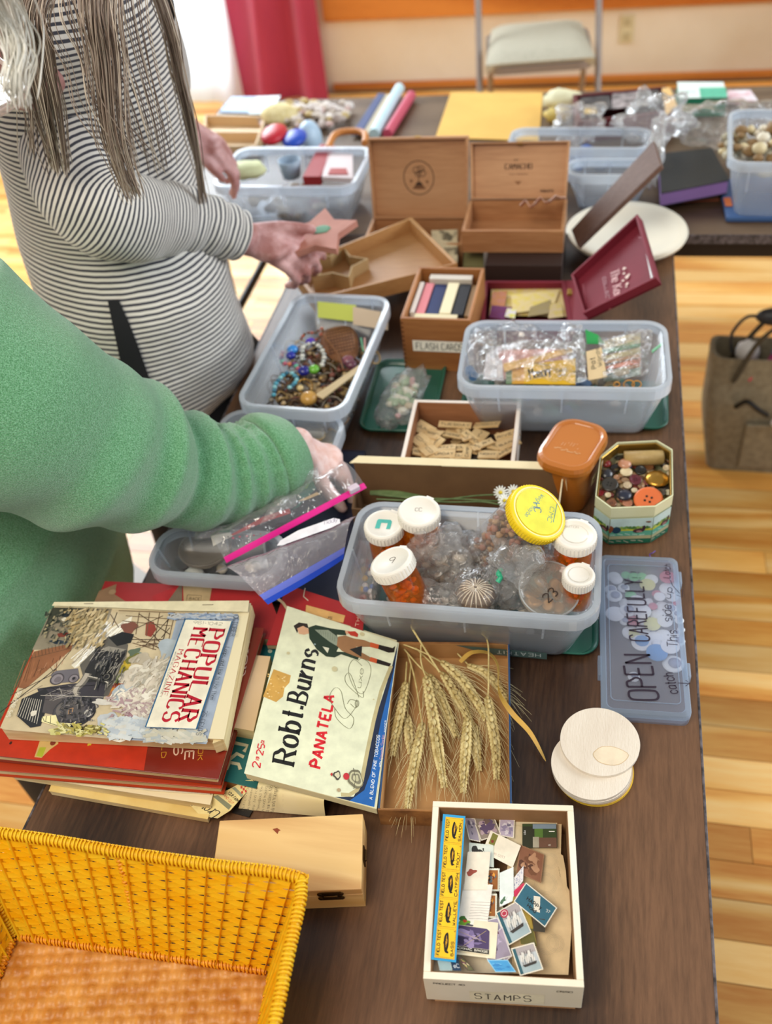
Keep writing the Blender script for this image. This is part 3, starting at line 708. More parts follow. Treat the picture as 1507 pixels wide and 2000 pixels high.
# the strip of five field-test labels
c = [W(*ZS(*q), .0625) for q in ((315, 1212), (503, 1235), (405, 115))]
P = prn(c[0], c[1], c[2]); o = thing('label_strip', 'blue-backed strip of five yellow FIELD TEST fishing labels lying over the stamps', 'stamp', mean(c))
qm = M(); Xn, Yn = (c[1] - c[0]), (c[2] - c[0]); tp = [c[0], c[1], c[1] + Yn, c[2]]
slab(tp, .0006, 0, qm).build('backing', mat('cyan_paper', '2f9bd0', .5), o)
words = ['BASS', 'WALLEYE', 'CATFISH', 'TROUT', 'SALMON']
y_ = '151008'
for i, wd in enumerate(words):
    Q = Print(P.O, P.X, P.Y, P.w, P.h, .0004); h_ = (P.h - .5) / 5; v0 = .2 + i * h_; u0, u1 = P.w * .13, P.w * .93
    Q.rect(u0, v0, u1, v0 + h_, 'f7c21a').line([(u0 + .06, v0 + .1), (u0 + .06, v0 + h_ - .1), (u1 - .06, v0 + h_ - .1), (u1 - .06, v0 + .1)], .03, y_, close=True)
    for j in range(16): Q.disc(u0 + (j + .5) * (u1 - u0) / 16, v0 + .02, .028, 'b07a14', n=6, keep=j > 0)
    Q.text('FIELD TEST', u0 + .42, v0 + .25, .26, y_, pi / 2, .24, '', 1.3, 0, 1, 0, h_ - .5)
    Q.text(wd, u1 - .16, v0 + .3, .24, y_, pi / 2, .24, '', 1.3, 0, 1, 0, (h_ - .55) * min(1, len(wd) / 7)); Q.text('10', u1 - .1, v0 + h_ - .32, .1, y_, pi / 2, .2)
    cu, cv_ = (u0 + u1) / 2 + .06, v0 + h_ * .52
    Q.blob(cu, cv_, .24, y_, h_ * .32, i * 2.3, .14 + .05 * (i % 2)); Q.blob(cu + .1, cv_ - h_ * .3, .16, y_, .12, i + 5, .4); Q.blob(cu + .02, cv_ + .1, .08, 'd79b16', h_ * .18, i + 9, .4)
    for k in range(5): Q.line([(cu + R(-.3, .3), cv_ + R(-.6, .6)), (cu + R(-.34, .34), cv_ + R(-.7, .7))], .035, y_)
    Q.build('yellow_label', o, PRINTM, label='yellow label reading FIELD TEST ' + wd)
# ================================================================ PINE BOX
bl, br = W(429, 1768, 0.002), W(705, 1793, 0.0)
T = qframe(W(445, 1810, 0), W(705, 1793, 0)); T = qframe((-.363, .360), (-.1935, .381))
L, D, H = .158, .083, .042
T = mtx((-.277, .420, TZ), radians(10.5))
pine = wood('pale_pine', 'c4935a', 'e2bd80', 'd9ae6c', axis='x', fine=6, rough=.5, rings=9, warp=.3, bumpy=.04)
t = thing('pine_box', 'closed pale pine box with small brass-dark hinges on the bare table', 'box', (-.277, .42, TZ))
M(T).box(-L / 2, L / 2, -D / 2, D / 2, 0, .030).build('body', pine, t, bevel=.0008)
M(T).box(-L / 2, L / 2, -D / 2, D / 2, .0305, H).build('lid', pine, t, bevel=.001)
hm = mat('dark_brass', '4b3418', .35, metal=.9)
for x in (-.052, .046):
    q = M(T).box(x - .011, x + .011, -D / 2 - .0012, -D / 2, .022, .029).box(x - .011, x + .011, -D / 2 - .0012, -D / 2, .031, .038).tube([(x - .007, -D / 2 - .001, .030), (x + .007, -D / 2 - .001, .030)], .0014, 8)
    for dx in (-.011, .011): q.ball((x + dx, -D / 2 - .001, .0255), (.003, .001, .0035), 8, 5).ball((x + dx, -D / 2 - .001, .0345), (.003, .001, .0035), 8, 5)
    q.build('hinge', hm, t)
M(T).box(L / 2, L / 2 + .0015, -.008, .008, .020, .037).tube([(L / 2 + .002, -.006, .03), (L / 2 + .002, .006, .03)], .0015, 8).build('clasp', hm, t)
P = Print(T @ Vector((-L / 2, -D / 2, H)), T.to_3x3() @ Vector((.01, 0, 0)), T.to_3x3() @ Vector((0, .01, 0)))
P.poly([(6.0, 7.0), (6.5, 7.1), (6.9, 6.8), (6.7, 6.75), (6.6, 6.4), (6.3, 6.7)], '8a3c1a'); P.build('knot', t, PRINTM)
# ================================================================ COASTERS
def coaster(cx, cy, z, r, col, label, th=.0042, edge='e4d2b4'):
    c = W(cx, cy, z + th)
    pts = [(c.x + r * cos(a), c.y + r * sin(a)) for a in [2 * pi * i / 64 for i in range(64)]]
    m = M().prism(pts, TZ + z, TZ + z + th, 0, smooth=False)
    return solo('coaster', m, col, label, 'coaster', (c.x, c.y, TZ + z), 'stack of round discs', bevel=.0005)
cw = mat('white_pulp_disc', 'dcd0c0', .85, 'e6dccd', 40, nstretch=(1, .25, 1), bump=(500, .3)); cwa = mat('tan_edge_disc', 'd9b98c', .8, 'e6cda4', 60)
coaster(1159, 1502, 0.0002, .0445, mat('yellow_disc', 'eec53a', .7), 'yellow-rimmed disc at the bottom of the stack')
coaster(1158, 1499, .0046, .0440, cwa, 'tan disc second from the bottom of the stack')
coaster(1155, 1497, .0090, .0443, cw, 'off-white disc in the middle of the stack')
coaster(1154, 1492, .0134, .0445, cw, 'off-white disc directly beneath the top one')
o = coaster(1171, 1447, .0178, .0447, cw, 'topmost off-white disc with a faint brown water stain')
P = Print(o.location + Vector((0, 0, .0042)), (.01, 0, 0), (0, .01, 0))
st = [(1.2 + 1.9 * cos(i / 24 * 2 * pi) * (1 + .25 * nz((cos(i / 3.8), sin(i / 3.8), 2))), -1.8 + 1.2 * sin(i / 24 * 2 * pi)) for i in range(24)]
P.poly(st, 'e9d8bd').line(st, .06, 'c9ab7e', close=True); q = P.build('stain', o, PRINTM); q.parent = o
# ================================================================ CIGAR BOX WITH WHEAT
blue = mat('navy_box_paper', '23456f', .5); card = mat('tan_card_inside', 'b98c58', .75, '9c7040', 14)
t = thing('cigar_box', 'open card cigar box, cream printed lid thrown back, holding dry wheat ears', 'box', W(870, 1420, 0))
bt = [W(737, 1582, .033), W(1000, 1590, .033), W(1002, 1255, .033), W(775, 1250, .033)]
T = frame(Vector((bt[0].x, bt[0].y, TZ)), Vector((.146, .015, 0)))
Lx, Ly, Hh, th = .146, .2315, .033, .0022
for nm, a4 in (('front_wall', (0, Lx, 0, th)), ('back_wall', (0, Lx, Ly - th, Ly)), ('left_wall', (0, th, th, Ly - th)), ('right_wall', (Lx - th, Lx, th, Ly - th))):
    M(T).box(*a4, 0, Hh).build(nm, blue if nm in ('left_wall', 'right_wall') else mat('brown_worn_card', '9b6a38', .8, '6e4520', 40), t, bevel=.0004)
q = M(T); e = .0007
q.box(th, Lx - th, th, th + e, .003, Hh - .001).box(th, Lx - th, Ly - th - e, Ly - th, .003, Hh - .001).box(Lx - th - e, Lx - th, th, Ly - th, .003, Hh - .001).box(th, th + e, th, Ly - th, .003, Hh - .001)
q.build('inner_lining', card, t)
M(T).box(th, Lx - th, th, Ly - th, 0, .003).build('bottom_panel', card, t)
CT = T
lc = [W(478, 1510, .058), W(735, 1580, .0345), W(775, 1250, .0345), W(563, 1185, .062)]
lm = slab(lc, .012, 0, M(), None); lid = lm.build('lid', [mat('cream_box_paper', 'dcd7b4', .5, 'd2cca4', 10)], t, bevel=.0008)
P = prn(lc[0], lc[1], lc[3], .01, 3e-4)
N_ = (lc[1] - lc[0]).cross(lc[3] - lc[0]).normalized()
zc = Z(460, 1120, 2.431)
P.poly(pp(P, [(775, 330), (245, 155), (40, 950), (660, 1112)], zc), 'dde0c2')
P.poly(pp(P, [(772, 322), (742, 440), (660, 700), (600, 985), (560, 1060), (470, 1062), (658, 1110)], zc), '1b2740')
P.poly(pp(P, [(772, 330), (752, 450), (690, 700), (640, 950), (610, 1030), (540, 1080), (658, 1110)], zc), '1f5fa8')
P.line(pp(P, [(738, 440), (690, 560), (655, 700), (622, 860), (598, 985), (575, 1030), (540, 1052), (500, 1050)], zc), .45, 'b8ac80')
P.poly(pp(P, [(180, 455), (262, 485), (255, 520), (232, 545), (225, 585), (192, 612), (130, 585)], zc), 'c79a4a')
for i in range(26): a_, b_ = zc(R(150, 240), R(470, 590)); P.blob(*ppx(P, a_, b_), .12, random.choice(['d9b46a', 'b5883a', 'e2c488']), .1, i, .4, 8, keep=i > 0)
k_ = '141210'
tline(P, 'Robt.', zc(275, 908), zc(322, 640), zc(178, 885), k_, .21, 'serif', 2.0, 0, 1.0)
tline(P, 'Burns', zc(333, 620), zc(392, 372), zc(245, 602), k_, .21, 'serif', 2.0, 0, 1.0)
tline(P, 'PANATELA', zc(402, 925), zc(468, 585), zc(352, 915), 'd3202c', .26, '', 1.8)
tline(P, '2', zc(115, 925), zc(118, 900), zc(80, 920), 'd3303c', .17); tline(P, 'FOR', zc(110, 888), zc(112, 872), zc(96, 888), 'd3303c', .2)
tline(P, "25", zc(128, 865), zc(138, 815), zc(98, 860), 'd3303c', .19); tline(P, "c|", zc(134, 808), zc(137, 796), zc(112, 808), 'd3303c', .17)
tline(P, 'A BLEND OF FINE TOBACCOS', zc(648, 1075), zc(684, 770), zc(634, 1072), 'e8eef2', .17, '', 1.7)
tline(P, 'WITH', zc(690, 920), zc(694, 895), zc(680, 920), 'e8eef2', .17); tline(P, 'Smooth Smoke', zc(698, 885), zc(708, 770), zc(683, 885), 'd8a8b0', .12, 'pen', 1.3); tline(P, 'BINDER', zc(712, 755), zc(716, 700), zc(704, 755), 'e8eef2', .17)
sc_ = '6a6a4c'
def curve(P, pts, wd, col, z=zc, nib=None): P.line([(a.x, a.y) for a in catmull([(*u, 0) for u in pp(P, pts, z)], 7)], wd, col, nib=nib)
curve(P, [(470, 640), (480, 690), (540, 738), (560, 690), (520, 640), (500, 560), (470, 545), (445, 590), (470, 640), (520, 690), (575, 630)], .07, sc_, nib=.3)
curve(P, [(545, 620), (570, 640), (575, 610), (545, 600), (530, 620)], .06, sc_); curve(P, [(585, 590), (545, 480), (520, 490), (530, 530), (600, 590), (605, 560)], .07, sc_, nib=.3)
curve(P, [(600, 440), (560, 410), (535, 460), (560, 540), (605, 570), (640, 480), (635, 430), (600, 405), (580, 415)], .06, sc_)
tline(P, 'e', zc(582, 635), zc(585, 605), zc(560, 640), sc_, .12); tline(P, 'uxe', zc(594, 545), zc(608, 455), zc(572, 540), sc_, .13, 'pen', .8)
# the standing gentleman printed on the lid
def ph(col, pts): P.poly(pp(P, pts, zc), col)
ph('2c2118', [(275, 250), (300, 234), (340, 240), (346, 262), (322, 254), (300, 262), (292, 285)]); ph('d9a985', [(292, 262), (320, 250), (345, 265), (352, 285), (325, 292), (300, 288)])
ph('e6e2cc', [(345, 262), (372, 275), (380, 300), (350, 296)])
ph('1f3320', [(345, 258), (380, 246), (450, 262), (520, 272), (525, 295), (480, 292), (492, 345), (478, 372), (520, 375), (585, 398), (580, 412), (500, 385), (470, 400), (430, 396), (385, 362), (350, 310)])
ph('8f9a86', [(375, 268), (440, 270), (478, 298), (490, 330), (478, 345), (445, 325), (405, 295)]); ph('dcdcc4', [(412, 348), (436, 380), (444, 356)])
for i in range(8): P.line(pp(P, [(390 + i * 12, 268 + i * 3), (398 + i * 10, 290 + i * 5)], zc), .03, '4f5a48')
ph('9a6f48', [(485, 302), (520, 296), (560, 310), (610, 318), (640, 330), (636, 350), (570, 350), (590, 372), (640, 400), (634, 418), (560, 392), (505, 370), (480, 345)])
ph('1c1c18', [(540, 362), (600, 345), (596, 398)]); ph('c8562c', [(640, 328), (680, 340), (676, 360), (636, 350)]); ph('c8562c', [(640, 398), (672, 408), (668, 428), (634, 418)])
ph('1e1712', [(680, 340), (745, 356), (757, 346), (752, 376), (726, 378), (676, 360)]); ph('1e1712', [(672, 408), (720, 424), (738, 430), (728, 444), (668, 428)])
ph('d9a985', [(518, 274), (540, 274), (545, 288), (524, 290)]); ph('b8341e', [(530, 278), (566, 276), (582, 290), (578, 304), (545, 296)]); P.disc(*ppx(P, *zc(376, 338)), .12, '8fa4a8')
P.blob(*ppx(P, *zc(480, 958)), .45, '4a463c', .55, 3, .3); P.blob(*ppx(P, *zc(482, 958)), .3, 'cdc8a8', .35, 3, .3); P.blob(*ppx(P, *zc(455, 955)), .12, 'b83030', .2, 3, .3)
for rr, cc in ((1.05, '77735c'), (.85, 'c8c4a0'), (.65, '85816a'), (.4, 'c4c09c')): P.blob(*ppx(P, *zc(568, 975)), rr * .85, cc, rr, 4 + rr, .3)
P.disc(*ppx(P, *zc(525, 965)), .35, 'c03038', .42); P.line(pp(P, [(558, 925), (570, 975), (560, 1025)], zc), .06, '55523f'); P.disc(*ppx(P, *zc(490, 1030)), .22, 'b09a78')
for x, y, r in ((250, 380, 7), (470, 455, 12), (600, 290, 10), (300, 500, 4), (655, 600, 3)): P.disc(*ppx(P, *zc(x, y)), r * .03, 'c8bf96')
P.build('lid_print', t)
# wheat
straw = mat('ripe_straw', 'b5a065', .55, 'd9c78c', 120, spec=.3); grain = mat('wheat_grain', 'b39c60', .5, 'dccb92', 90, sss=.0, lo=.4, hi=.6)
def ear(path, stem, z, label, r=.0052, name='wheat_ear', zt=None):
    pa = catmull([W(*zc(x, y), z + dz) for (x, y), dz in zip(path, (0, .003, .0, -.002, -.002))], 8)
    t = thing(name, label, 'wheat', pa[0], 'dry wheat ears in the cigar box')
    st = catmull([W(*zc(x, y), zz) for x, y, zz in stem] + [pa[0]], 6); M().tube(st, .0011, 6).build('stem', straw, t)
    ln = sum((pa[i + 1] - pa[i]).length for i in range(len(pa) - 1)); n = int(ln / .0042); q = M(); aw = M()
    for i in range(n):
        s = i / max(1, n - 1); k = s * (len(pa) - 1.001); i0 = int(k); c = pa[i0].lerp(pa[i0 + 1], k - i0); d = (pa[i0 + 1] - pa[i0]).normalized()
        side = d.cross(Vector((0, 0, 1))).normalized(); up = side.cross(d); env = .55 + .45 * sin(pi * min(1, .12 + s * .95))
        for sg, hh in ((-1, 0), (1, 0), (0, 1)):
            if hh and i % 2: continue
            ax = (d + side * sg * .42 + up * (.25 * hh + .1)).normalized(); cc = c + side * sg * r * .62 * env + up * (r * .7 * hh * env)
            ml = frame(cc, ax, up)
            q.ball((0, 0, 0), (.0058 * env, .0024 * env + .0004, .0023 * env), 7, 5, T=ml)
            if R(0, 1) < .85:
                a0 = cc + ax * .004; l_ = R(.03, .055) * (1 - .3 * s); dv = (d + side * (sg * R(.15, .5) + R(-.12, .12)) + up * R(-.05, .25)).normalized()
                p1 = a0 + dv * l_ * .5; p2 = a0 + (dv + d * .2 + Vector((0, 0, -.15))).normalized() * l_
                p1.z = max(p1.z, TZ + .006); p2.z = max(p2.z, TZ + .005)
                aw.tube([a0, p1, p2], [.0003, .00022, .0001], 3, cap=False)
    q.build('spike', grain, t); aw.build('awns', mat('pale_awn', 'd8c896', .5), t)
ear([(905, 500), (930, 640), (955, 800), (970, 900), (990, 1010)], [(880, 340, .03), (880, 420, .028)], .026, 'plumpest pale wheat ear lying down the middle of the box', .0066)
ear([(805, 525), (785, 650), (760, 760), (745, 860)], [(812, 420, .02)], .016, 'slim wheat ear leaning against the left wall of the box', .005)
ear([(885, 720), (860, 850), (835, 980), (815, 1110)], [(800, 330, .018), (850, 500, .016)], .020, 'wheat ear slanting to the lower left corner of the box', .0056)
ear([(925, 490), (975, 590), (1010, 680), (1045, 770)], [(800, 360, .022), (870, 440, .022)], .013, 'wheat ear tucked right beside the plumpest ear', .0052)
ear([(985, 480), (1040, 570), (1080, 640), (1120, 720)], [(850, 350, .024)], .016, 'wheat ear second from the middle, bending right', .0055)
ear([(985, 425), (1070, 500), (1140, 600), (1185, 690)], [(790, 335, .03), (880, 370, .03)], .023, 'upper wheat ear sweeping to the right over the others', .0056)
ear([(1197, 595), (1215, 700), (1235, 840), (1238, 970)], [(1165, 285, .05), (1197, 330, .04), (1200, 500, .03)], .018, 'wheat ear hanging straight down beside the right wall, with a bent stem', .0058)
ear([(1100, 700), (1095, 800), (1085, 920), (1080, 1035)], [(1000, 480, .014), (1060, 600, .012)], .018, 'pale wheat ear below centre, pointing to the stamp box', .0058)
ear([(1110, 440), (1180, 470), (1240, 530), (1290, 600)], [(1052, 380, .02)], .012, 'short wheat ear crossing the upper right corner of the box', .0048)
ear([(815, 680), (820, 760), (828, 850)], [(832, 430, .012), (820, 560, .01)], .009, 'small wheat ear half hidden at the left', .0045)
ear([(1130, 720), (1140, 820), (1155, 930)], [(1080, 560, .01)], .009, 'small wheat ear half hidden at the right of centre', .0045)
solo('straw_stem', M().tube(catmull([W(*zc(832, 252), .055), W(*zc(880, 330), .046), W(*zc(968, 470), .034)], 6), .0014, 6), straw, 'loose straw sticking up past the back wall of the cigar box', 'straw')
lf = catmull([W(*zc(1065, 420), .018), W(*zc(1120, 375), .024), W(*zc(1200, 378), .032), W(*zc(1245, 440), .036), W(*zc(1250, 560), .04), W(*zc(1310, 660), .04), W(*zc(1400, 760), .018), W(*zc(1472, 892), .004)], 6)
g = []
for i, p in enumerate(lf):
    s = i / (len(lf) - 1); wd = .0052 * sin(pi * min(1, s * .9 + .1)) ** .7 + .0003; d = (lf[min(i + 1, len(lf) - 1)] - lf[max(i - 1, 0)]).normalized(); sd = d.cross(Vector((0, 0, 1))).normalized()
    sd = (sd * cos(s * 3) + Vector((0, 0, 1)) * sin(s * 3) * .6)
    g.append([p - sd * wd, p, p + sd * wd])
solo('dry_leaf', M().sheet(g, .0004), mat('golden_leaf', '97803c', .5, 'd8aa50', 12), 'long dry golden leaf curling out over the cigar box wall onto the table', 'leaf')
# ================================================================ GREEN-LESS FLAT BOX "OPEN CAREFULLY"
t = thing('lidded_case', 'flat clear plastic case with handwritten OPEN CAREFULLY, full of craft eyes', 'box', W(1262, 1260, 0))
frost = film('frosted_case', 'f6f8fc', .17, .25, (8, .05), 'd8deee', .6)
T = frame(W(1172, 1408, .0), Vector((.1, .0035, 0))); LX, LY = .103, .2545
cen = (LX / 2, LY / 2)
o1 = [rrect(LX - .002, LY - .002, .009, 5, *cen), rrect(LX, LY, .01, 5, *cen)]
i1 = rrect(LX - .005, LY - .005, .008, 5, *cen)
q = M(T).rings([[(x, y, .0) for x, y in o1[0]], [(x, y, .011) for x, y in o1[1]], [(x, y, .011) for x, y in i1], [(x, y, .0015) for x, y in i1]], smooth=False)
q.build('tray', frost, t)
fro2 = film('frosted_rim', 'eef4fa', .3, .3, None, 'd5e4f5', .6)
M(T).rings([[(x, y, .0112) for x, y in o1[1]], [(x, y, .0175) for x, y in o1[1]], [(x, y, .019) for x, y in rrect(LX - .002, LY - .002, .009, 5, *cen)], [(x, y, .0194) for x, y in rrect(LX - .012, LY - .012, .008, 5, *cen)], [(x, y, .0182) for x, y in rrect(LX - .014, LY - .014, .008, 5, *cen)], [(x, y, .0115) for x, y in i1]], smooth=False, wrap=True).build('lid_rim', fro2, t)
M(T).prism(rrect(LX - .012, LY - .012, .008, 5, *cen), .0182, .0190).build('lid_panel', frost, t)
lr = rrect(LX * .78, LY * .86, .006, 5, *cen); M(T).tube([(x, y, .0193) for x, y in lr], .0005, 5, loop=True).build('lid_ridge', fro2, t)
M(T).box(-.003, .002, .055, .085, .004, .016).build('hinge_tab', fro2, t, bevel=.0008)
for y in (.06, .21): M(T).box(LX - .001, LX + .0035, y, y + .02, .004, .018).build('latch', fro2, t, bevel=.0008)
O = T @ Vector((0, 0, .0195)); P = Print(O, T.to_3x3() @ Vector((.01, 0, 0)), T.to_3x3() @ Vector((0, .01, 0)), 10.3, 25.4, 3e-4)
zo = Z(1040, 1060, 3.227); ink = '231428'
def scr(t_, a, b, top, wt=.09, sp=1.5, sl=.05): tline(P, t_, zo(*a), zo(*b), zo(*top), ink, wt, '', sp, .12, 1, sl)
scr('OPEN', (790, 990), (738, 705), (612, 985), .085); scr('CAREFULLY', (735, 620), (690, 235), (612, 610), .095, 1.3); scr('!!', (680, 225), (672, 190), (625, 225), .08)
scr('This', (915, 660), (905, 555), (850, 655), .09); scr('side', (875, 500), (870, 395), (820, 500), .1); scr('up', (865, 355), (880, 290), (825, 355), .12)
scr('Latch', (865, 225), (868, 140), (822, 225), .11); scr('catch', (915, 950), (880, 820), (850, 945), .11)
P.line(pp(P, [(865, 235), (880, 270), (925, 320)], zo), .09, ink).line(pp(P, [(905, 330), (942, 345), (945, 295)], zo), .09, ink)
P.line(pp(P, [(915, 885), (985, 888)], zo), .1, ink).line(pp(P, [(962, 868), (990, 886), (962, 905)], zo), .09, ink)
P.build('handwriting', t, PRINTM)
# craft eyes and counters inside
EY = [(515, 185, 38, 'w'), (590, 175, 26, 'g'), (530, 205, 34, 'w'), (495, 270, 34, 'e'), (575, 262, 32, 'e'), (640, 195, 30, 'g'), (690, 195, 28, 'g'), (750, 215, 36, 'w'), (725, 250, 42, 'y'), (852, 205, 44, 'r'), (515, 325, 42, 'e'), (585, 350, 32, 'w'), (620, 300, 30, 'g'), (660, 345, 46, 'w'), (735, 345, 22, 'w'), (785, 300, 26, 'r'), (850, 270, 42, 'w'), (880, 320, 36, 'w'), (520, 432, 50, 'w'), (600, 410, 44, 'e'), (690, 420, 48, 'w'), (800, 330, 30, 'w'), (820, 370, 34, 'w'), (795, 430, 42, 'w'), (870, 390, 38, 'e'), (905, 350, 20, 'r'), (580, 472, 26, 'e'), (640, 470, 36, 'r'), (700, 470, 30, 'w'), (755, 495, 44, 'y'), (835, 480, 40, 'w'), (905, 440, 24, 'e'), (925, 480, 24, 'e'), (620, 535, 44, 'w'), (650, 545, 34, 'y'), (700, 520, 36, 'w'), (830, 570, 50, 'w'), (770, 575, 40, 'w'), (688, 610, 52, 'w'), (690, 600, 36, 'b'), (785, 620, 24, 'w'), (785, 678, 54, 'b'), (868, 640, 48, 'w'), (920, 610, 34, 'e'), (890, 732, 54, 'e'), (905, 540, 22, 'e'), (940, 520, 20, 'e'), (640, 820, 30, 'e'), (900, 250, 26, 'w'), (760, 380, 24, 'r')]
ecol = {'w': 'f2f0ee', 'g': '6fd07a', 'y': 'e8e08a', 'r': 'd05068', 'b': '4f92cc', 'e': 'f4f4f2'}
for i, (x, y, r, k) in enumerate(EY):
    c = W(*zo(x, y), .013); rr = r / 3.227 / 1270; z0 = TZ + .0024 + .0007 * (i % 11)
    lb = {'w': 'white craft disc', 'g': 'green craft eye', 'y': 'pale yellow craft disc', 'r': 'red craft disc', 'b': 'blue craft disc', 'e': 'pale-ringed googly eye'}[k] + ' in the clear case'
    m = M().lathe([(rr, 0), (rr, .0006), (rr * .8, .0016), (rr * .3, .0024), (.0001, .0025)] if k == 'e' else [(rr, 0), (rr, .0008), (rr * .95, .0012), (.0001, .0012)], 20, 0, Matrix.Translation((c.x, c.y, z0)))
    o = solo('craft_eye' if k == 'e' else 'craft_disc', m, mat('craft_' + ecol[k], ecol[k], .4), lb, 'craft eye' if k == 'e' else 'disc', (c.x, c.y, z0), 'craft eyes and discs in the flat case')
    if k == 'e': q = M().lathe([(rr * .6, .0026), (rr * .6, .0029), (.0001, .003)], 16, 0, Matrix.Translation((c.x + rr * .12, c.y, z0))).build('pupil', mat('pupil_grey', '9aa0b4', .4), o)
# ================================================================ YELLOW WOVEN BASKET
raf = mat('yellow_raffia', 'fdc404', .42, 'ffe430', 60, nstretch=(.2, 1, 1), spec=.45, lo=.3, hi=.7)
nt = raf.node_tree; b = nt.nodes['Principled BSDF']; o_ = nt.nodes['Material Output']
tl = nt.nodes.new('ShaderNodeBsdfTranslucent'); tl.inputs[0].default_value = lin('ffc010'); ms = nt.nodes.new('ShaderNodeMixShader'); ms.inputs[0].default_value = .35
nt.links.new(b.outputs[0], ms.inputs[1]); nt.links.new(tl.outputs[0], ms.inputs[2]); nt.links.new(ms.outputs[0], o_.inputs[0])
raf2 = mat('orange_raffia', 'd98a12', .45, 'eca524', 60)
bot = [(-.555, .306), (-.272, .312), (-.262, .12), (-.545, .114)]; top = [(-.594, .362), (-.231, .361), (-.217, .085), (-.580, .085)]
H = .122
t = thing('woven_basket', 'bright yellow woven raffia basket, open and empty, at the near left corner', 'basket', (-.41, .22, TZ))
def wallp(k, u, v, off=0.0):
    a, b, c, d = bot[k], bot[(k + 1) % 4], top[k], top[(k + 1) % 4]
    # rounded corners: pull the ends inwards near the corner
    x0, y0 = lerp(a[0], b[0], u), lerp(a[1], b[1], u); x1, y1 = lerp(c[0], d[0], u), lerp(c[1], d[1], u)
    sag = .006 * sin(pi * v)
    dx, dy = b[0] - a[0], b[1] - a[1]; L = math.hypot(dx, dy); n = (dy / L, -dx / L)
    x, y = lerp(x0, x1, v), lerp(y0, y1, v)
    return Vector((x - n[0] * (off), y - n[1] * (off), TZ + .004 + H * v))
for k, nm in enumerate(('back_wall', 'right_wall', 'front_wall', 'left_wall')):
    L = math.hypot(top[k][0] - top[(k + 1) % 4][0], top[k][1] - top[(k + 1) % 4][1]); nr = 23; ncell = max(6, int(L / .021)); q = M()
    for r in range(nr):
        v0, v1 = r / nr - .004, (r + 1) / nr + .004; g = []
        sh = R(-.2, .2)
        for j in range(ncell * 4 + 1):
            u = j / (ncell * 4); ph = (j / 4 + r % 2 + sh * .5) * pi; am = .0013 * sin(ph); wob = .0008 * nz((j * .3, r, k))
            g.append([wallp(k, u, v0 + wob * 2, am), wallp(k, u, (v0 + v1) / 2 + wob * 3, am * 1.15 + .0006), wallp(k, u, v1 + wob * 2, am)])
        q.sheet(g, .0004)
    q.build('woven_' + nm, raf, t, kind='stuff')
    q = M()
    for j in range(ncell):
        u = (j + .5) / ncell; q.tube([wallp(k, u, 0), wallp(k, u, .5), wallp(k, u, 1)], 0.0048, 6, flat=.12, up=(1, 0, 0) if k % 2 == 0 else (0, 1, 0))
    q.build('stakes', raf, t, kind='stuff')
def wrapped(path, r, m, name, sp=.0042):
    pa = catmull(path, 14); q = M(); q.tube(pa, r * .8, 8)
    ln = 0; nxt = 0
    for i in range(len(pa) - 1):
        d = pa[i + 1] - pa[i]; l = d.length
        while nxt < ln + l:
            c = pa[i] + d * ((nxt - ln) / l); dn = d.normalized(); x = dn.orthogonal().normalized(); y = dn.cross(x)
            q.tube([c + (x * cos(a) + y * sin(a)) * r + dn * (.003 * a / 6.3 + R(-.0004, .0004)) for a in [2 * pi * j / 8 for j in range(9)]], .0016, 5, flat=.5)
            nxt += sp * R(.8, 1.2)
        ln += l
    return q.build(name, m, t)
rim = []
for k in range(4):
    a, b = Vector((*top[k], TZ + H + .004)), Vector((*top[(k + 1) % 4], TZ + H + .004))
    for s in (.04, .27, .5, .73, .96): p = a.lerp(b, s); rim.append(p + Vector((0, R(-.0015, .0015), R(-.0015, .0015))))
rim.append(rim[0]); wrapped(rim, .0058, raf, 'wrapped_rim')
wrapped([wallp(0, .50, 0, .003), wallp(0, .49, .5, .003), wallp(0, .47, 1, .003)], .0036, raf2, 'upright_rib')
for k in range(4): wrapped([wallp(k, 0.02, 0.02), wallp(k, .5, .02), wallp(k, .98, .02)], .004, raf2, 'base_cord')
for k in range(4): wrapped([wallp(k, 0, .02), wallp(k, 0, .5), wallp(k, 0, 1)], .0042, raf, 'corner_cord')
q = M(); g = []
nx, ny = 120, 84
for i in range(ny + 1):
    row = []
    for j in range(nx + 1):
        u, v = j / nx, i / ny; x = lerp(lerp(bot[3][0], bot[2][0], u), lerp(bot[0][0], bot[1][0], u), v); y = lerp(lerp(bot[3][1], bot[2][1], u), lerp(bot[0][1], bot[1][1], u), v)
        a = (x * 92 + y * 24); c = (y * 92 - x * 18)
        h = .0042 * max(0, cos(a * pi) * cos(c * pi)) ** .6 + .0026 * max(0, -cos(a * pi) * cos(c * pi)) ** .6
        row.append((x, y, TZ + .0015 + h))
    g.append(row)
q.sheet(g).build('basket_bottom', mat('tan_braid', 'b5732a', .42, 'd59a4e', 40, spec=.4), t)
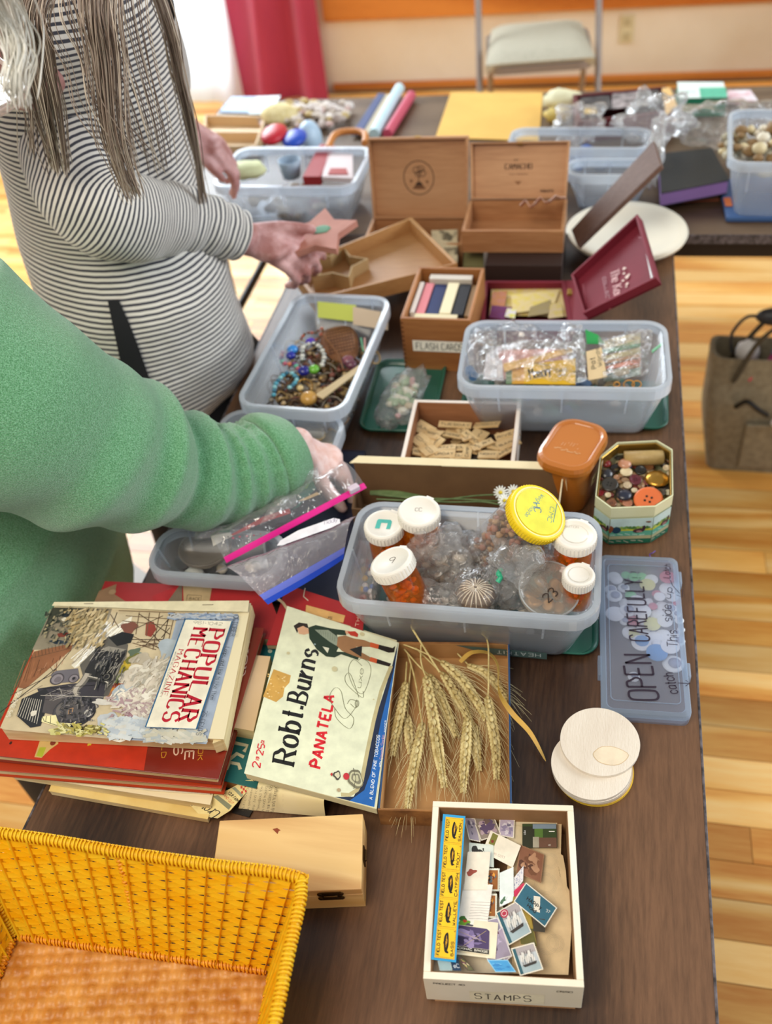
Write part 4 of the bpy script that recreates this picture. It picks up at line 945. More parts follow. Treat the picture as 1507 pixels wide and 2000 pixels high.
# ================================================================ MAGAZINES AND BOOKS, LEFT
zm = Z(0, 1160, 3.014); z1 = Z(0, 1120, 2.898); z2 = zc
pagec = mat('page_block', 'e3d3a4', .8, 'cdb884', 160, nstretch=(.1, .1, 1)); 
def book(name, label, cat, corners, z, th, cover, pages=pagec, cth=.0014, hard=True, group=None):
    "corners: near-left, near-right, far-right, far-left"
    top = [W(*c, z) if not isinstance(c, Vector) else c for c in corners]; c0 = mean(top)
    t = thing(name, label, cat, (c0.x, c0.y, TZ + z - th), group)
    if hard:
        slab(top, cth).build('front_cover', cover, t, bevel=.0004)
        low = [p - Vector((0, 0, th - cth)) for p in top]; slab(low, cth).build('back_cover', cover, t)
        ins = [c0 + (p - c0) * .975 - Vector((0, 0, cth)) for p in top]; slab(ins, th - 2 * cth).build('pages', pages, t)
    else:
        slab(top, .0005).build('front_cover', cover, t)
        slab([c0 + (p - c0) * .992 - Vector((0, 0, .0006)) for p in top], th - .0006).build('pages', pages, t)
    return t, top
# lowest loose papers
book('newspaper_bundle', 'yellowed newspapers folded flat at the very bottom of the pile', 'newspaper', [(95, 1545), (405, 1600), (470, 1440), (160, 1380)], .010, .009, mat('yellowed_paper', 'e6cd88', .8, 'd9bb70', 20), hard=False)
t, tp = book('booklet', 'cream booklet lettered AND SOUTHERN THUMB POULTRY sticking out of the pile', 'booklet', [(20, 1512), (410, 1572), (480, 1330), (120, 1280)], .024, .013, mat('cream_paper', 'ecdcb4', .8), hard=False)
P = prn(tp[0], tp[1], tp[3]); tline(P, 'AND SOUTHERN THUMB POULTRY', z1(175, 1118), z1(608, 1152), z1(177, 1102), '2a241c', .16, '', 1.3)
P.build('lettering', t, PRINTM)
# white torn page with the same line in front
P = prn(W(10, 1500, .026), W(400, 1548, .026), W(15, 1470, .026)); P.poly(pp(P, [(0, 1487), (62, 1518), (300, 1545), (410, 1552), (412, 1520), (0, 1470)]), 'ece2c4')
tline(P, 'AND SOUTHERN THUMB POULTRY', z1(172, 1130), z1(605, 1156), z1(174, 1106), '3a332a', .15, '', 1.3); tline(P, 'LANDOWNERS', z1(650, 1156), z1(790, 1162), z1(650, 1146), '5a5248', .15, '', 1.3)
solo('loose_page', P.m, PRINTM, 'printed cream page edge lettered AND SOUTHERN THUMB POULTRY under the red books', 'paper')
# teal book
t, tp = book('teal_book', 'teal-green book with pale lettering lying under the cigar box lid', 'book', [(395, 1515), (500, 1540), (610, 1230), (480, 1196)], .032, .022, mat('teal_cover', '0f6e78', .5, '175f5c', 6), mat('tan_pages', 'd29a5a', .8))
P = prn(tp[0], tp[1], tp[3])
for pts in ([(1280, 1110), (1300, 1070), (1350, 1080), (1360, 1110)], [(1290, 1060), (1340, 1020), (1380, 1040)], [(1330, 960), (1400, 975), (1380, 1010)]): P.line(pp(P, pts, z1), .45, 'ccc4a0')
for x, y, r in ((512, 1225, 10), (500, 1240, 5), (520, 1262, 6), (497, 1262, 5)): P.disc(*ppx(P, x + 30, y + 10), r * .06, 'b9c4b0')
P.build('cover_print', t, PRINTM)
# beige book
book('beige_book', 'plain beige book standing out between the maroon books and the cigar box', 'book', [(425, 1415), (495, 1428), (528, 1282), (440, 1275)], .052, .02, mat('beige_cover', 'd9bd98', .7, 'cdb088', 9), hard=False)
# torn red box / folder behind
redc = mat('red_torn_card', 'a81f22', .6, '8f181c', 9); greyc = mat('bare_grey_card', '9c8768', .85, 'b09a78', 15)
t, tp = book('red_game_box', 'tattered red cardboard box lid with torn patches behind the magazines', 'box', [(165, 1230), (560, 1250), (520, 1150), (205, 1135)], .045, .03, redc, greyc, hard=False)
P = prn(tp[0], tp[1], tp[3]); z1b = z1
P.poly(pp(P, [(1035, 60), (1200, 75), (1180, 190), (1040, 180)], z1), 'b59c74').poly(pp(P, [(560, 100), (660, 60), (650, 120), (760, 190), (640, 190), (530, 170)], z1), '8c6b50').disc(*ppx(P, *z1(635, 105)), .55, '9a7a5c', .5).disc(*ppx(P, *z1(635, 105)), .42, 'a88868', .38)
P.poly(pp(P, [(950, 90), (1030, 60), (1030, 165), (860, 165)], z1), '7b6a58').poly(pp(P, [(860, 130), (1020, 62), (945, 165), (870, 165)], z1), 'b02228')
P.line(pp(P, [(1060, 122), (1140, 126), (1132, 180), (1052, 178)], z1), .06, '2e2618', close=True); tline(P, 'RACE', z1(1070, 150), z1(1130, 152), z1(1072, 136), '3a2e20'); tline(P, 'G8', z1(1062, 172), z1(1100, 174), z1(1064, 156), '3a2e20')
P.build('torn_print', t, PRINTM)
t, tp = book('red_folder', 'bright red torn folder with a tan panel above the cigar box lid', 'folder', [(520, 1260), (705, 1262), (712, 1190), (560, 1142)], .046, .008, redc, greyc, hard=False)
P = prn(tp[0], tp[1], tp[3]); P.poly(pp(P, [(335, 150), (520, 200), (510, 235), (330, 200)], z2), 'd2a565'); tline(P, 'THE', (700, 1223), (704, 1196), (694, 1222), 'e8c8b0', .14); tline(P, '15', z2(435, 215), z2(455, 218), z2(436, 205), '2a2018', .2)
P.line(pp(P, [(200, 120), (225, 140), (245, 170)], z2), .35, 'c9b08c').line(pp(P, [(330, 70), (322, 110), (345, 130)], z2), .12, 'd8c8b0').line(pp(P, [(505, 140), (560, 158), (590, 160)], z2), .2, 'd8b8a0'); P.build('folder_print', t, PRINTM)
# maroon and red annual books
mar = mat('maroon_gloss', '6e1d12', .3, '7d2416', 12, coat=.3)
book('hardback_book', 'red-edged hardback directly below the maroon one', 'book', [(0 - 25, 1503), (432, 1540), (520, 1232), (105, 1215)], .043, .014, mat('orange_red_cover', 'a8330f', .4), hard=True, group='hardbacks in the left pile')
t, tp = book('hardback_book', 'maroon and red hardback with yellow lettering under the train magazine', 'book', [(-30, 1474), (426, 1522), (516, 1226), (95, 1205)], .058, .013, mar, hard=True, group='hardbacks in the left pile')
P = prn(tp[0], tp[1], tp[3]); P.poly(pp(P, [(-30, 1474), (281, 1505), (330, 1200), (95, 1205)]), 'bb2f12')
tline(P, 'THE', z1(1205, 905), z1(1212, 975), z1(1235, 905), 'e8c890', .12); tline(P, 'HANDBOOK', z1(1140, 780), z1(1118, 1058), z1(1165, 780), 'd9a02c', .12); tline(P, 'NATURE', z1(1075, 700), z1(1045, 1055), z1(1120, 700), 'dcb8a0', .16)
tline(P, 'MAPS', z1(985, 800), z1(985, 1028), z1(1030, 800), 'dcb8a0', .16); tline(P, 'WORLD', z1(925, 850), z1(912, 1044), z1(950, 850), 'd9a02c', .12); tline(P, 'NOR', z1(1335, 610), z1(1385, 385), z1(1310, 600), 'e6c8b8', .15, 'serif') if 0 else tline(P, 'NOR', z1(1362, 390), z1(1330, 590), z1(1412, 395), 'e6c8b8', .13, 'serif')
for x, y, s in ((62, 960, 1), (60, 915, 1.6), (510, 960, 1.6), (515, 940, 1.2)): P.blob(*ppx(P, *z1(x, y)), .14 * s, 'c8b030' if s > 1 else '5a1a08', .2 * s, x, .5)
P.poly(pp(P, [(195, 1040), (225, 950), (330, 925), (330, 965), (280, 1000), (235, 1045)], z1), 'c8a868').poly(pp(P, [(205, 1035), (225, 985), (262, 985), (240, 1040)], z1), 'a8b030').disc(*ppx(P, *z1(300, 960)), .35, '7a3020').disc(*ppx(P, *z1(265, 935)), .25, '3a2018')
P.disc(*ppx(P, *z1(60, 962)), .16, '3a0c04'); P.build('cover_print', t)
# ---- the train magazine
t, tp = book('train_magazine', 'old magazine with a painted steam train cover, topmost of the left pile', 'magazine', [(0, 1422), (437, 1444), (490, 1178), (108, 1180)], .084, .025, mat('cover_stock', 'dcd0ac', .5), hard=False)
P = prn(tp[0], tp[1], tp[3], .01, 3e-4); P.st = 3e-6
def C(col, pts): P.poly(pp(P, pts, zm), col)
def Ln(col, wd, *pts): P.line(pp(P, list(pts), zm), wd, col)
def Bb(col, x, y, rx, ry, seed=0, amp=.25): P.blob(*ppx(P, *zm(x, y)), rx * .0223, col, ry * .0255, seed, amp)
C('c6b594', [(2, 790), (310, 80), (1400, 118), (1405, 150), (1330, 420), (1215, 885), (700, 858), (30, 800)])
C('9aa6b8', [(1010, 260), (1050, 115), (1400, 118), (1408, 150), (1325, 470), (1290, 600), (1215, 885), (900, 868), (700, 858), (740, 740)])
C('8c8270', [(310, 80), (660, 88), (640, 150), (420, 330), (190, 330)]); C('b8a070', [(380, 130), (640, 100), (620, 180), (420, 300)])
C('3b3d34', [(310, 80), (500, 85), (350, 130), (290, 200), (240, 250)])
Bb('2a3138', 395, 125, 28, 16, 1); Bb('e6dfcc', 385, 150, 24, 12, 2); Bb('c0b088', 540, 200, 70, 40, 4, .3); Bb('d2c29a', 470, 240, 50, 30, 5, .3)
Bb('7c3a30', 385, 240, 50, 14, 6, .3); Bb('35404c', 350, 285, 60, 13, 7, .3); Bb('2a2a2c', 420, 255, 16, 12, 7, .3); Bb('3d5070', 400, 300, 26, 10, 9, .3)
C('8d5c40', [(200, 340), (430, 290), (420, 330), (150, 560), (95, 550)])
for i in range(26):
    x = 200 + i * 9; Ln(random.choice(['6b3f2a', 'b8876a', 'a06a4a', '4d3224']), .07, (x - 60 + R(-12, 12), 430 + R(-60, 40)), (x - 120 + i * 3, 560 - i * 8 + R(-12, 20)))
for i in range(12): Ln('4a4034', .05, (190 + i * 20, 385 - i * 7), (186 + i * 20, 350 - i * 7))
Ln('4a4034', .06, (180, 380), (420, 320)); Ln('4c3a30', .1, (60, 600), (300, 480), (420, 330)); Ln('8a7a6a', .08, (60, 640), (250, 540)); Ln('2e2a2c', .12, (0, 700), (180, 560), (330, 440))
# water / steam jet
C('e9e2cf', [(420, 420), (660, 200), (780, 130), (770, 170), (680, 260), (520, 400), (440, 440)])
for i in range(34): Ln(random.choice(['f6f1e4', 'cfc5b0', 'ffffff', 'a89c8c']), R(.03, .1), (430 + R(-20, 90), 420 + R(-50, 20)), (700 + R(-70, 60), 190 + R(-30, 50)))
# timber trestle
Bb('7c4a3c', 760, 200, 50, 40, 11, .3); C('8a3a30', [(860, 170), (905, 165), (920, 210), (890, 255), (855, 245)])
for a_, b_ in (((700, 100), (1030, 112)), ((740, 130), (1020, 150)), ((720, 160), (1010, 190)), ((780, 250), (960, 330)), ((820, 110), (800, 240)), ((880, 112), (862, 250)), ((940, 112), (900, 330)), ((1000, 112), (950, 320)), ((1030, 112), (985, 310)), ((820, 120), (1000, 240)), ((1010, 130), (860, 300)), ((900, 240), (980, 330)), ((960, 130), (790, 210)), ((770, 270), (980, 270)), ((780, 290), (920, 330)), ((650, 120), (700, 200)), ((690, 110), (660, 190)), ((950, 260), (1000, 200))): Ln(random.choice(['4c3a2c', '6a5440', '3c2e26']), .11, a_, b_)
for i in range(20): Ln('5a4434', .05, (790 + R(0, 170), 262 + R(0, 50)), (800 + R(0, 160), 275 + R(0, 50)))
# trees
for i, (x, y, c_) in enumerate(((790, 350, '5c6a58'), (820, 370, '7d8a80'), (760, 400, 'b09428'), (740, 430, 'c4a83c'), (780, 385, '6e6c34'), (720, 470, '8a7a3a'), (700, 520, 'b05a2c'), (680, 550, 'a24426'), (670, 580, 'c08038'), (730, 450, '96882c'), (690, 500, '707a40'), (650, 600, '9a6a4a'))): Bb(c_, x, y, 34, 26, i, .5)
for i in range(12): Bb(random.choice(['cfc6b4', 'b4a894', 'ddd6c6']), 850 + R(-90, 130), 430 + R(-60, 120), 60, 34, i + 20, .3)
for i, (x, y) in enumerate(((960, 440), (1000, 330), (900, 560), (640, 760), (700, 800), (720, 600), (760, 500))): Bb(['d6cfc0', 'aab4bc', 'cabfae', 'b8bcc0'][i % 4], x, y, 60, 60, i + 40, .35)
# locomotive
dk = '2d2b2e'
C('5f5a54', [(470, 420), (640, 250), (755, 300), (745, 360), (640, 600), (560, 620), (500, 520)])
C(dk, [(500, 455), (560, 350), (600, 320), (735, 330), (738, 360), (610, 590), (500, 560)]); C('8f897e', [(590, 330), (640, 310), (745, 330), (700, 350)]); C('4a4a50', [(560, 420), (640, 350), (670, 360), (600, 470)])
C('1c1b1e', [(640, 260), (720, 225), (790, 240), (770, 290), (690, 310)])
for i in range(16): Ln(random.choice(['15141a', '9a948a', '5a5660', 'c2bab0']), .06, (530 + i * 8, 340 + R(0, 60)), (580 + i * 8, 330 + R(-10, 40)))
for i in range(12): Ln(random.choice(['101014', 'a09a90']), .09, (610 + i * 9, 380 + i * 3), (580 + i * 9, 450 + i * 3))
C('6d6870', [(300, 480), (330, 455), (460, 440), (470, 500), (430, 520), (320, 530)])
for x, y, r in ((338, 503, 40), (435, 500, 30)): Bb('4c464c', x, y, r, r * .86, 1, .03); Bb('8a8288', x, y, r * .8, r * .7, 1, .03); Bb('6e666c', x + 4, y + 4, r * .5, r * .45, 1, .05)
Bb('2a2830', 435, 500, 9, 8)
C('3c3840', [(220, 560), (420, 530), (560, 520), (640, 540), (600, 640), (540, 640), (430, 640), (250, 640)])
curve(P, [(520, 470), (490, 520), (450, 560), (440, 600), (480, 630), (540, 650), (560, 680)], 1.0, '6b6660', zm); curve(P, [(516, 470), (486, 518), (450, 556), (442, 596), (482, 622), (540, 642), (562, 676)], .55, 'b0a79a', zm)
curve(P, [(520, 490), (600, 510), (640, 530), (620, 600)], .4, '57534e', zm); curve(P, [(520, 486), (600, 506), (638, 528)], .14, 'c8c0b4', zm)
Bb('1c1b20', 628, 490, 28, 26, 1, .05); Bb('6a665f', 628, 490, 19, 18, 1, .05); Bb('2a292e', 628, 490, 13, 12, 1, .05)
C('2b2a30', [(130, 620), (270, 560), (300, 600), (240, 780), (180, 790), (100, 720)])
for i in range(9): Ln('d8d0c0', .06, (150 + i * 12, 610 + i * 2), (105 + i * 14, 720 + i * 6))
C('544e50', [(270, 600), (420, 560), (460, 640), (340, 720), (250, 700)])
Bb('36343a', 440, 690, 118, 86, 3, .06); Bb('4d4a50', 425, 690, 100, 76, 3, .06); Bb('6e6866', 415, 680, 78, 58, 3, .08); Bb('5a5658', 430, 700, 66, 48, 3, .06)
Ln('d0a070', .09, (408, 680), (432, 674), (425, 704), (404, 710), (408, 680)); Bb('d8d0c0', 198, 706, 17, 15); Bb('cfc9c0', 520, 705, 22, 22); Bb('8c8888', 522, 705, 14, 14)
C('e8dfa8', [(250, 725), (330, 715), (345, 760), (430, 765), (450, 750), (440, 772), (330, 780), (245, 755)]); Ln('2a2820', .07, (250, 725), (262, 752), (330, 775), (440, 770)); Ln('2a2820', .07, (275, 722), (270, 755)); Ln('2a2820', .07, (300, 720), (298, 765))
for i in range(26): Ln(random.choice(['1b1a20', '77727a', 'a8a098', '403c44']), .05, (240 + R(0, 200), 540 + R(0, 90)), (260 + R(0, 220), 545 + R(0, 90)))
Ln('c8c0b4', .06, (240, 600), (620, 610)); Ln('15141a', .07, (250, 560), (560, 540))
for i in range(8): Bb(random.choice(['cfc468', 'd8d28c', 'b4ac54', 'e0dcae']), 330 + i * 32, 815 + R(-18, 14), 34, 16, i + 60, .4)
for i in range(6): Bb(random.choice(['7a6a38', '96884c', '5c5030']), 470 + i * 22, 790 + R(-20, 20), 14, 18, i + 66, .5)
for i in range(5): Bb('cfcac0', 600 + i * 70, 640 + i * 4, 52, 16, i + 70, .3)
for i, (x, y, rx, ry, c_) in enumerate(((800, 590, 80, 34, 'e6dfcf'), (850, 640, 90, 40, 'dcd2c2'), (900, 600, 60, 40, 'eae4d6'), (800, 690, 60, 40, 'b89aa0'), (770, 700, 40, 30, '9c7884'), (850, 680, 40, 36, 'cbb8b8'), (780, 740, 40, 24, 'a07c84'), (700, 780, 80, 30, 'cfd4da'), (780, 830, 70, 20, 'b8c8d4'), (1000, 840, 120, 30, 'd8d2c0'), (1100, 850, 90, 24, 'c6c2b0'))): Bb(c_, x, y, rx, ry, i + 80, .35)
for i in range(6): Ln('b8b4a8', .05, (860 + i * 60, 812 + 8 * i), (980 + i * 40, 862))
def strokes(n, x0, x1, y0, y1, cols, wd, ln, a0, sp=.5):
    for i in range(n):
        x, y, a, l = R(x0, x1), R(y0, y1), a0 + R(-sp, sp), ln * R(.5, 1.4)
        P.line(pp(P, [(x - l * cos(a), y - l * sin(a)), (x, y + R(-3, 3)), (x + l * cos(a), y + l * sin(a))], zm), wd * R(.6, 1.5), random.choice(cols))
strokes(110, 780, 1000, 380, 600, ['cdc4b2', 'b8ae9c', 'd6cdbd', 'aaa496', 'c2b9aa'], .3, 22, -.9)
strokes(120, 640, 930, 570, 770, ['d2c8b8', 'c0b4a8', 'dcd4c6', 'b09a98', 'a88c90', 'cabfb4'], .28, 20, .1, 1.2)
strokes(120, 640, 860, 740, 850, ['bcc4ca', 'c6caca', 'b0b8c0', 'cac8c0'], .4, 30, .1)
strokes(110, 1010, 1380, 125, 155, ['8f9db2', 'a8b2c0', '7a8aa4', 'b8b8b8'], .22, 20, .1)
strokes(130, 870, 1200, 815, 875, ['b8b8ac', 'c6c2b4', 'aab0b0', 'c0bba8'], .4, 30, .1)
strokes(120, 400, 620, 100, 320, ['b09a70', 'c4ae84', '9c8860', 'cbb890', '8a7c5c'], .25, 20, -.8)
strokes(60, 270, 420, 100, 300, ['4a4a40', '7c7460', '30342e', '9a8e70'], .2, 12, -.8)
strokes(90, 560, 740, 330, 560, ['26252a', '3c3a3e', '6c6864', '15151a', '8c867c'], .1, 18, -1.1, .4)
strokes(90, 360, 560, 620, 760, ['3a383c', '57545a', '76706e', '242328'], .12, 12, -.8, 1.2)
strokes(60, 330, 640, 775, 840, ['b8ac58', 'c8c078', '8a8048', 'a89a50', 'd6cf98'], .18, 14, .3, .8)
C('e4ddc8', [(1095, 158), (1372, 170), (1160, 810), (862, 796)]); P.line(pp(P, [(1095, 160), (1370, 172), (1160, 808), (862, 795)], zm), .17, '1e5a86', close=True)
tx = 'b3122c'
tline(P, 'POPULAR', zm(1238, 222), zm(1060, 752), zm(1325, 226), tx, .24, 'serif', 2.1, 0, 1.0); tline(P, 'MECHANICS', zm(1145, 215), zm(960, 755), zm(1226, 222), tx, .22, 'serif', 2.1)
tline(P, 'MAGAZINE', zm(1058, 340), zm(958, 612), zm(1086, 342), tx, .2, 'serif', 2.0); tline(P, 'WRITTEN SO YOU CAN UNDERSTAND IT', zm(1036, 352), zm(944, 620), zm(1044, 354), '3a3028', .15, '', 1.3)
tline(P, '961-1042', zm(1140, 188), zm(1310, 198), zm(1142, 172), '4a4238', .09, '', 1.5, .2); tline(P, 'OCTOBER', zm(1380, 140), zm(1358, 262), zm(1408, 142), '3c4048', .09, '', 1.3); tline(P, 'Loops, and How to Use Them', zm(1330, 325), zm(1240, 635), zm(1352, 328), '30333a', .12, 'serif', 1.3); tline(P, '25 CENTS', zm(1200, 700), zm(1158, 842), zm(1226, 705), '3c4048', .08, '', 1.4)
tline(P, 'SEE PAGE 545', zm(115, 585), zm(45, 735), zm(132, 590), 'e8e2d0', .15, '', 1.4)
C('ddd2b0', [(325, 60), (1470, 52), (1462, 118), (1050, 112), (660, 92), (312, 82)]); Ln('4a3020', .1, (1195, 77), (1260, 76)); Ln('4a3020', .1, (500, 70), (555, 70))
P.build('cover_print', t)
# thicker page block peeking out right of the cover
slab([W(415, 1452, .081), W(437, 1444, .081), W(492, 1182, .081), W(470, 1182, .081)], .02).build('page_edge', pagec, t)
# ---- rolled newspaper in front of the lid
zn = Z(300, 1400, 3.276)
rs = []
g = []
for i in range(13):
    a = -.4 + pi * 1.15 * i / 12; row = []
    for j in range(13):
        s = j / 12; base_ = W(*zn(lerp(540, 1098, s), lerp(590, 640, s)), 0.002); up_ = W(*zn(lerp(690, 1098, s), lerp(400, 520, s)), .03)
        k = i / 12; p = base_.lerp(up_, k) + Vector((0, 0, .012 * sin(pi * k))); row.append(p)
    g.append(row)
m = M().sheet(g, .0006)
t = thing('newspaper', 'yellowed folded newspaper page tucked under the cigar box lid', 'newspaper', W(*zn(820, 560), 0))
m.build('sheet', mat('news_paper', 'ead9a0', .75, 'f0e6c4', 6), t)
P = prn(g[0][0] + Vector((0, 0, .006)), g[0][12] + Vector((0, 0, .006)), g[8][0] + Vector((0, 0, .012)), .01, 6e-4); P = prn(W(*zn(540, 600), .0125), W(*zn(1090, 635), .0125), W(*zn(640, 440), .033), .01, .0035)
wl = ['Multiplying', 'pls performance', 'any. And now', 'Throughout the', 'is road making', 'd our nations 4.18', 'ful and transport']
for i, s_ in enumerate(wl): tline(P, s_, zn(582 + i * 32, 592 + i * 1.5), zn(610 + i * 31, 450 - i * 3), zn(570 + i * 32, 592), '4a3f30', .13, 'serif', 1.2)
for k in range(5): tline(P, '. . . .', zn(832, 600 - k * 32), zn(833, 588 - k * 32), zn(826, 600 - k * 32), '8a6048', .4)
P.build('newsprint', t, PRINTM)
ps = [W(*zn(*q), z) for q, z in (((225, 635), .003), ((405, 655), .006), ((640, 400), .026), ((520, 440), .026), ((375, 520), .014), ((240, 560), .008))]
t = thing('torn_clipping', 'torn cream clipping printed with the word Crowd at the front of the pile', 'paper', mean(ps))
P = prn(ps[0], ps[1], ps[5], .01, 0); 
P2 = prn(W(*zn(300, 640), .008), W(*zn(420, 650), .008), W(*zn(470, 450), .027)); P2.poly(pp(P2, [(230, 560), (320, 520), (360, 500), (470, 470), (590, 405), (650, 400), (640, 430), (560, 520), (490, 600), (410, 650), (345, 640), (290, 625)], zn), 'e2d190')
P2.poly(pp(P2, [(380, 510), (410, 500), (500, 570), (480, 595)], zn), '7f8468').poly(pp(P2, [(500, 455), (520, 448), (575, 500), (560, 515)], zn), '8f9478')
tline(P2, 'Crowd', zn(428, 612), zn(300, 528), zn(408, 655), '1c1812', .17, 'serif', 1.2); tline(P2, 'STAND OUT', zn(430, 490), zn(500, 560), zn(445, 482), 'c8502c', .18, '', 1.4); tline(P2, 'YOUR FARM', zn(470, 486), zn(530, 545), zn(485, 474), '1c1812', .2, '', 1.2)
for i in range(3):
    for j in range(3):
        if (i + j) % 2 == 0: x, y = 555 + i * 12 + j * 2, 445 + j * 16 - i * 4; P2.poly(pp(P2, [(x, y), (x + 12, y - 4), (x + 14, y + 12), (x + 2, y + 16)], zn), 'c23c2c', keep=True)
for i in range(6): P2.line(pp(P2, [(585 + i * 10, 430 - i * 5), (605 + i * 10, 445 - i * 5)], zn), .06, '3a3428')
P2.build('clipping_sheet', t, PRINTM)
m = slab([W(*zn(*q), .002) for q in ((222, 625), (350, 648), (330, 570), (250, 555))], .0012); m.build('dark_card', mat('black_card', '191512', .5), t)
solo('dark_card', slab([W(*zn(*q), .003) for q in ((500, 610), (610, 640), (632, 600), (520, 570))], .0022), mat('black_card', '191512', .5), 'black card corner under the folded newspaper', 'card')
# ================================================================ CLEAR BINS
binm = film('bin_plastic', 'fafcff', .085, .22, (10, .04), 'eef5fc', 1.3)
rimm = film('bin_rim_plastic', 'fafcff', .40, .2, None, 'eef5fc', 1.5)
green = mat('dark_green_plastic', '0f5a48', .35, coat=.3)
def tub(name, label, px, z, H, taper=.022, group='clear plastic bins', tray=False, col=binm, rim=rimm, cat='bin', base_z=.0):
    "rim corners in the picture: near-left, near-right, far-right, far-left; z is the rim height"
    c = [W(*q, z) for q in px]; ce = mean(c)
    L = ((c[1] - c[0]).length + (c[2] - c[3]).length) / 2; D = ((c[3] - c[0]).length + (c[2] - c[1]).length) / 2
    d = (c[1] - c[0]).normalized() + (c[2] - c[3]).normalized()
    T = frame(Vector((ce.x, ce.y, TZ + z - H)), Vector((d.x, d.y, 0)))
    t = thing(name, label, cat, (ce.x, ce.y, TZ + z - H), group)
    def rr(w_, d_, r, zz): return [(x, y, zz) for x, y in rrect(w_, d_, r, 6)]
    e = .0016; w0, d0 = L - .016, D - .016
    q = M(T).rings([rr(w0 - 2 * taper - .012, d0 - 2 * taper - .012, .018, 0.0), rr(w0 - 2 * taper, d0 - 2 * taper, .022, .005), rr(w0 - .006, d0 - .006, .026, H * .66), rr(w0, d0, .027, H - .001), rr(w0 - 2 * e, d0 - 2 * e, .026, H - .001), rr(w0 - 2 * taper - 2 * e, d0 - 2 * taper - 2 * e, .021, .006), rr(w0 - 2 * taper - .014, d0 - 2 * taper - .014, .017, e)])
    q.build('tub', col, t)
    q = M(T).rings([rr(w0, d0, .027, H), rr(L - .002, D - .002, .034, H + .001), rr(L, D, .035, H - .002), rr(L, D, .035, H - .019), rr(L - .003, D - .003, .034, H - .019), rr(L - .003, D - .003, .034, H - .003), rr(w0 + .001, d0 + .001, .027, H - .003)], wrap=True, smooth=False)
    q.build('rim', rim, t)
    for s in (-1, 1):
        for k in (-.32, 0, .32):
            M(T).tube([(k * w0, s * (d0 / 2), H - .001), (k * w0 * .97, s * (d0 / 2 - taper * .34), H * .5)], .0016, 6).build('rib', rim, t)
        M(T).tube([(s * w0 / 2, 0, H - .001), (s * (w0 / 2 - taper * .34), 0, H * .5)], .0016, 6).build('rib', rim, t)
    return t, T, L, D
def gtray(label, px, z=.0):
    c = [W(*q, .008) for q in px]; ce = mean(c); L = ((c[1] - c[0]).length + (c[2] - c[3]).length) / 2; D = ((c[3] - c[0]).length + (c[2] - c[1]).length) / 2; d = (c[1] - c[0]).normalized() + (c[2] - c[3]).normalized()
    T = frame((ce.x, ce.y, TZ), (d.x, d.y, 0))
    def rr(w_, d_, r, zz): return [(x, y, zz) for x, y in rrect(w_, d_, r, 6)]
    q = M(T).rings([rr(L - .012, D - .012, .018, 0), rr(L, D, .024, .008), rr(L, D, .024, .0098), rr(L - .004, D - .004, .022, .0098), rr(L - .016, D - .016, .018, .002)])
    solo('green_tray', q, green, label, 'tray', (ce.x, ce.y, TZ), 'dark green plastic lids used as trays')
pillm = film('amber_vial', 'f8b050', .08, .08, None, 'f08818', 1.2)
nt = pillm.node_tree
for n_ in nt.nodes:
    if n_.type == 'BSDF_TRANSPARENT': n_.inputs[0].default_value = lin('fdc46c')
capm = mat('white_cap', 'e9e4da', .45)
def vial(cx, cy, z, r, h, label, tilt=(0, 0), mark=None, fill='eda028', rz=0):
    "cap centre in the picture at height z; the axis leans by tilt (x, y)"
    c = W(cx, cy, z); ax = Vector((tilt[0], tilt[1], 1)).normalized(); xa = Vector((cos(rz), sin(rz), 0)); T = frame(c, xa - ax * xa.dot(ax), ax)
    t = thing('pill_bottle', label, 'bottle', c - ax * (h + .014), 'amber pill bottles')
    q = M(T).lathe([(r * .86, -.012), (r * .88, -h * .5), (r * .86, -h), (r * .6, -h - .002), (0.0005, -h - .002)], 28); q.build('vial', pillm, t)
    q = M(T)
    random.seed(int(cx))
    for i in range(30): a, rr_, hh = R(0, 6.28), R(0, r * .62), -h + R(.003, h * .62); q.ball((rr_ * cos(a), rr_ * sin(a), hh), (R(.003, .006), R(.003, .006), R(.002, .004)), 6, 4)
    q.build('contents', mat('vial_fill_' + fill, fill, .6), t, kind='stuff')
    pr = [(r, -.014), (r, -.001), (r * .96, .0008), (r * .8, .0009), (r * .78, .0001), (.0005, .0001)]
    q = M(T).lathe(pr, 40)
    for i in range(36): a = 2 * pi * i / 36; q.box(r - .0004, r + .0006, -.0006, .0006, -.0135, -.002, T=Matrix.Rotation(a, 4, 'Z'))
    q.box(r - .002, r + .0022, -.005, .005, -.012, -.001, T=Matrix.Rotation(1.2, 4, 'Z'))
    q.build('cap', capm, t)
    if mark:
        P = Print(T @ Vector((0, 0, .0002)), T.to_3x3() @ Vector((.01, 0, 0)), T.to_3x3() @ Vector((0, .01, 0))); mark(P); P.build('cap_mark', t, PRINTM)
    return t
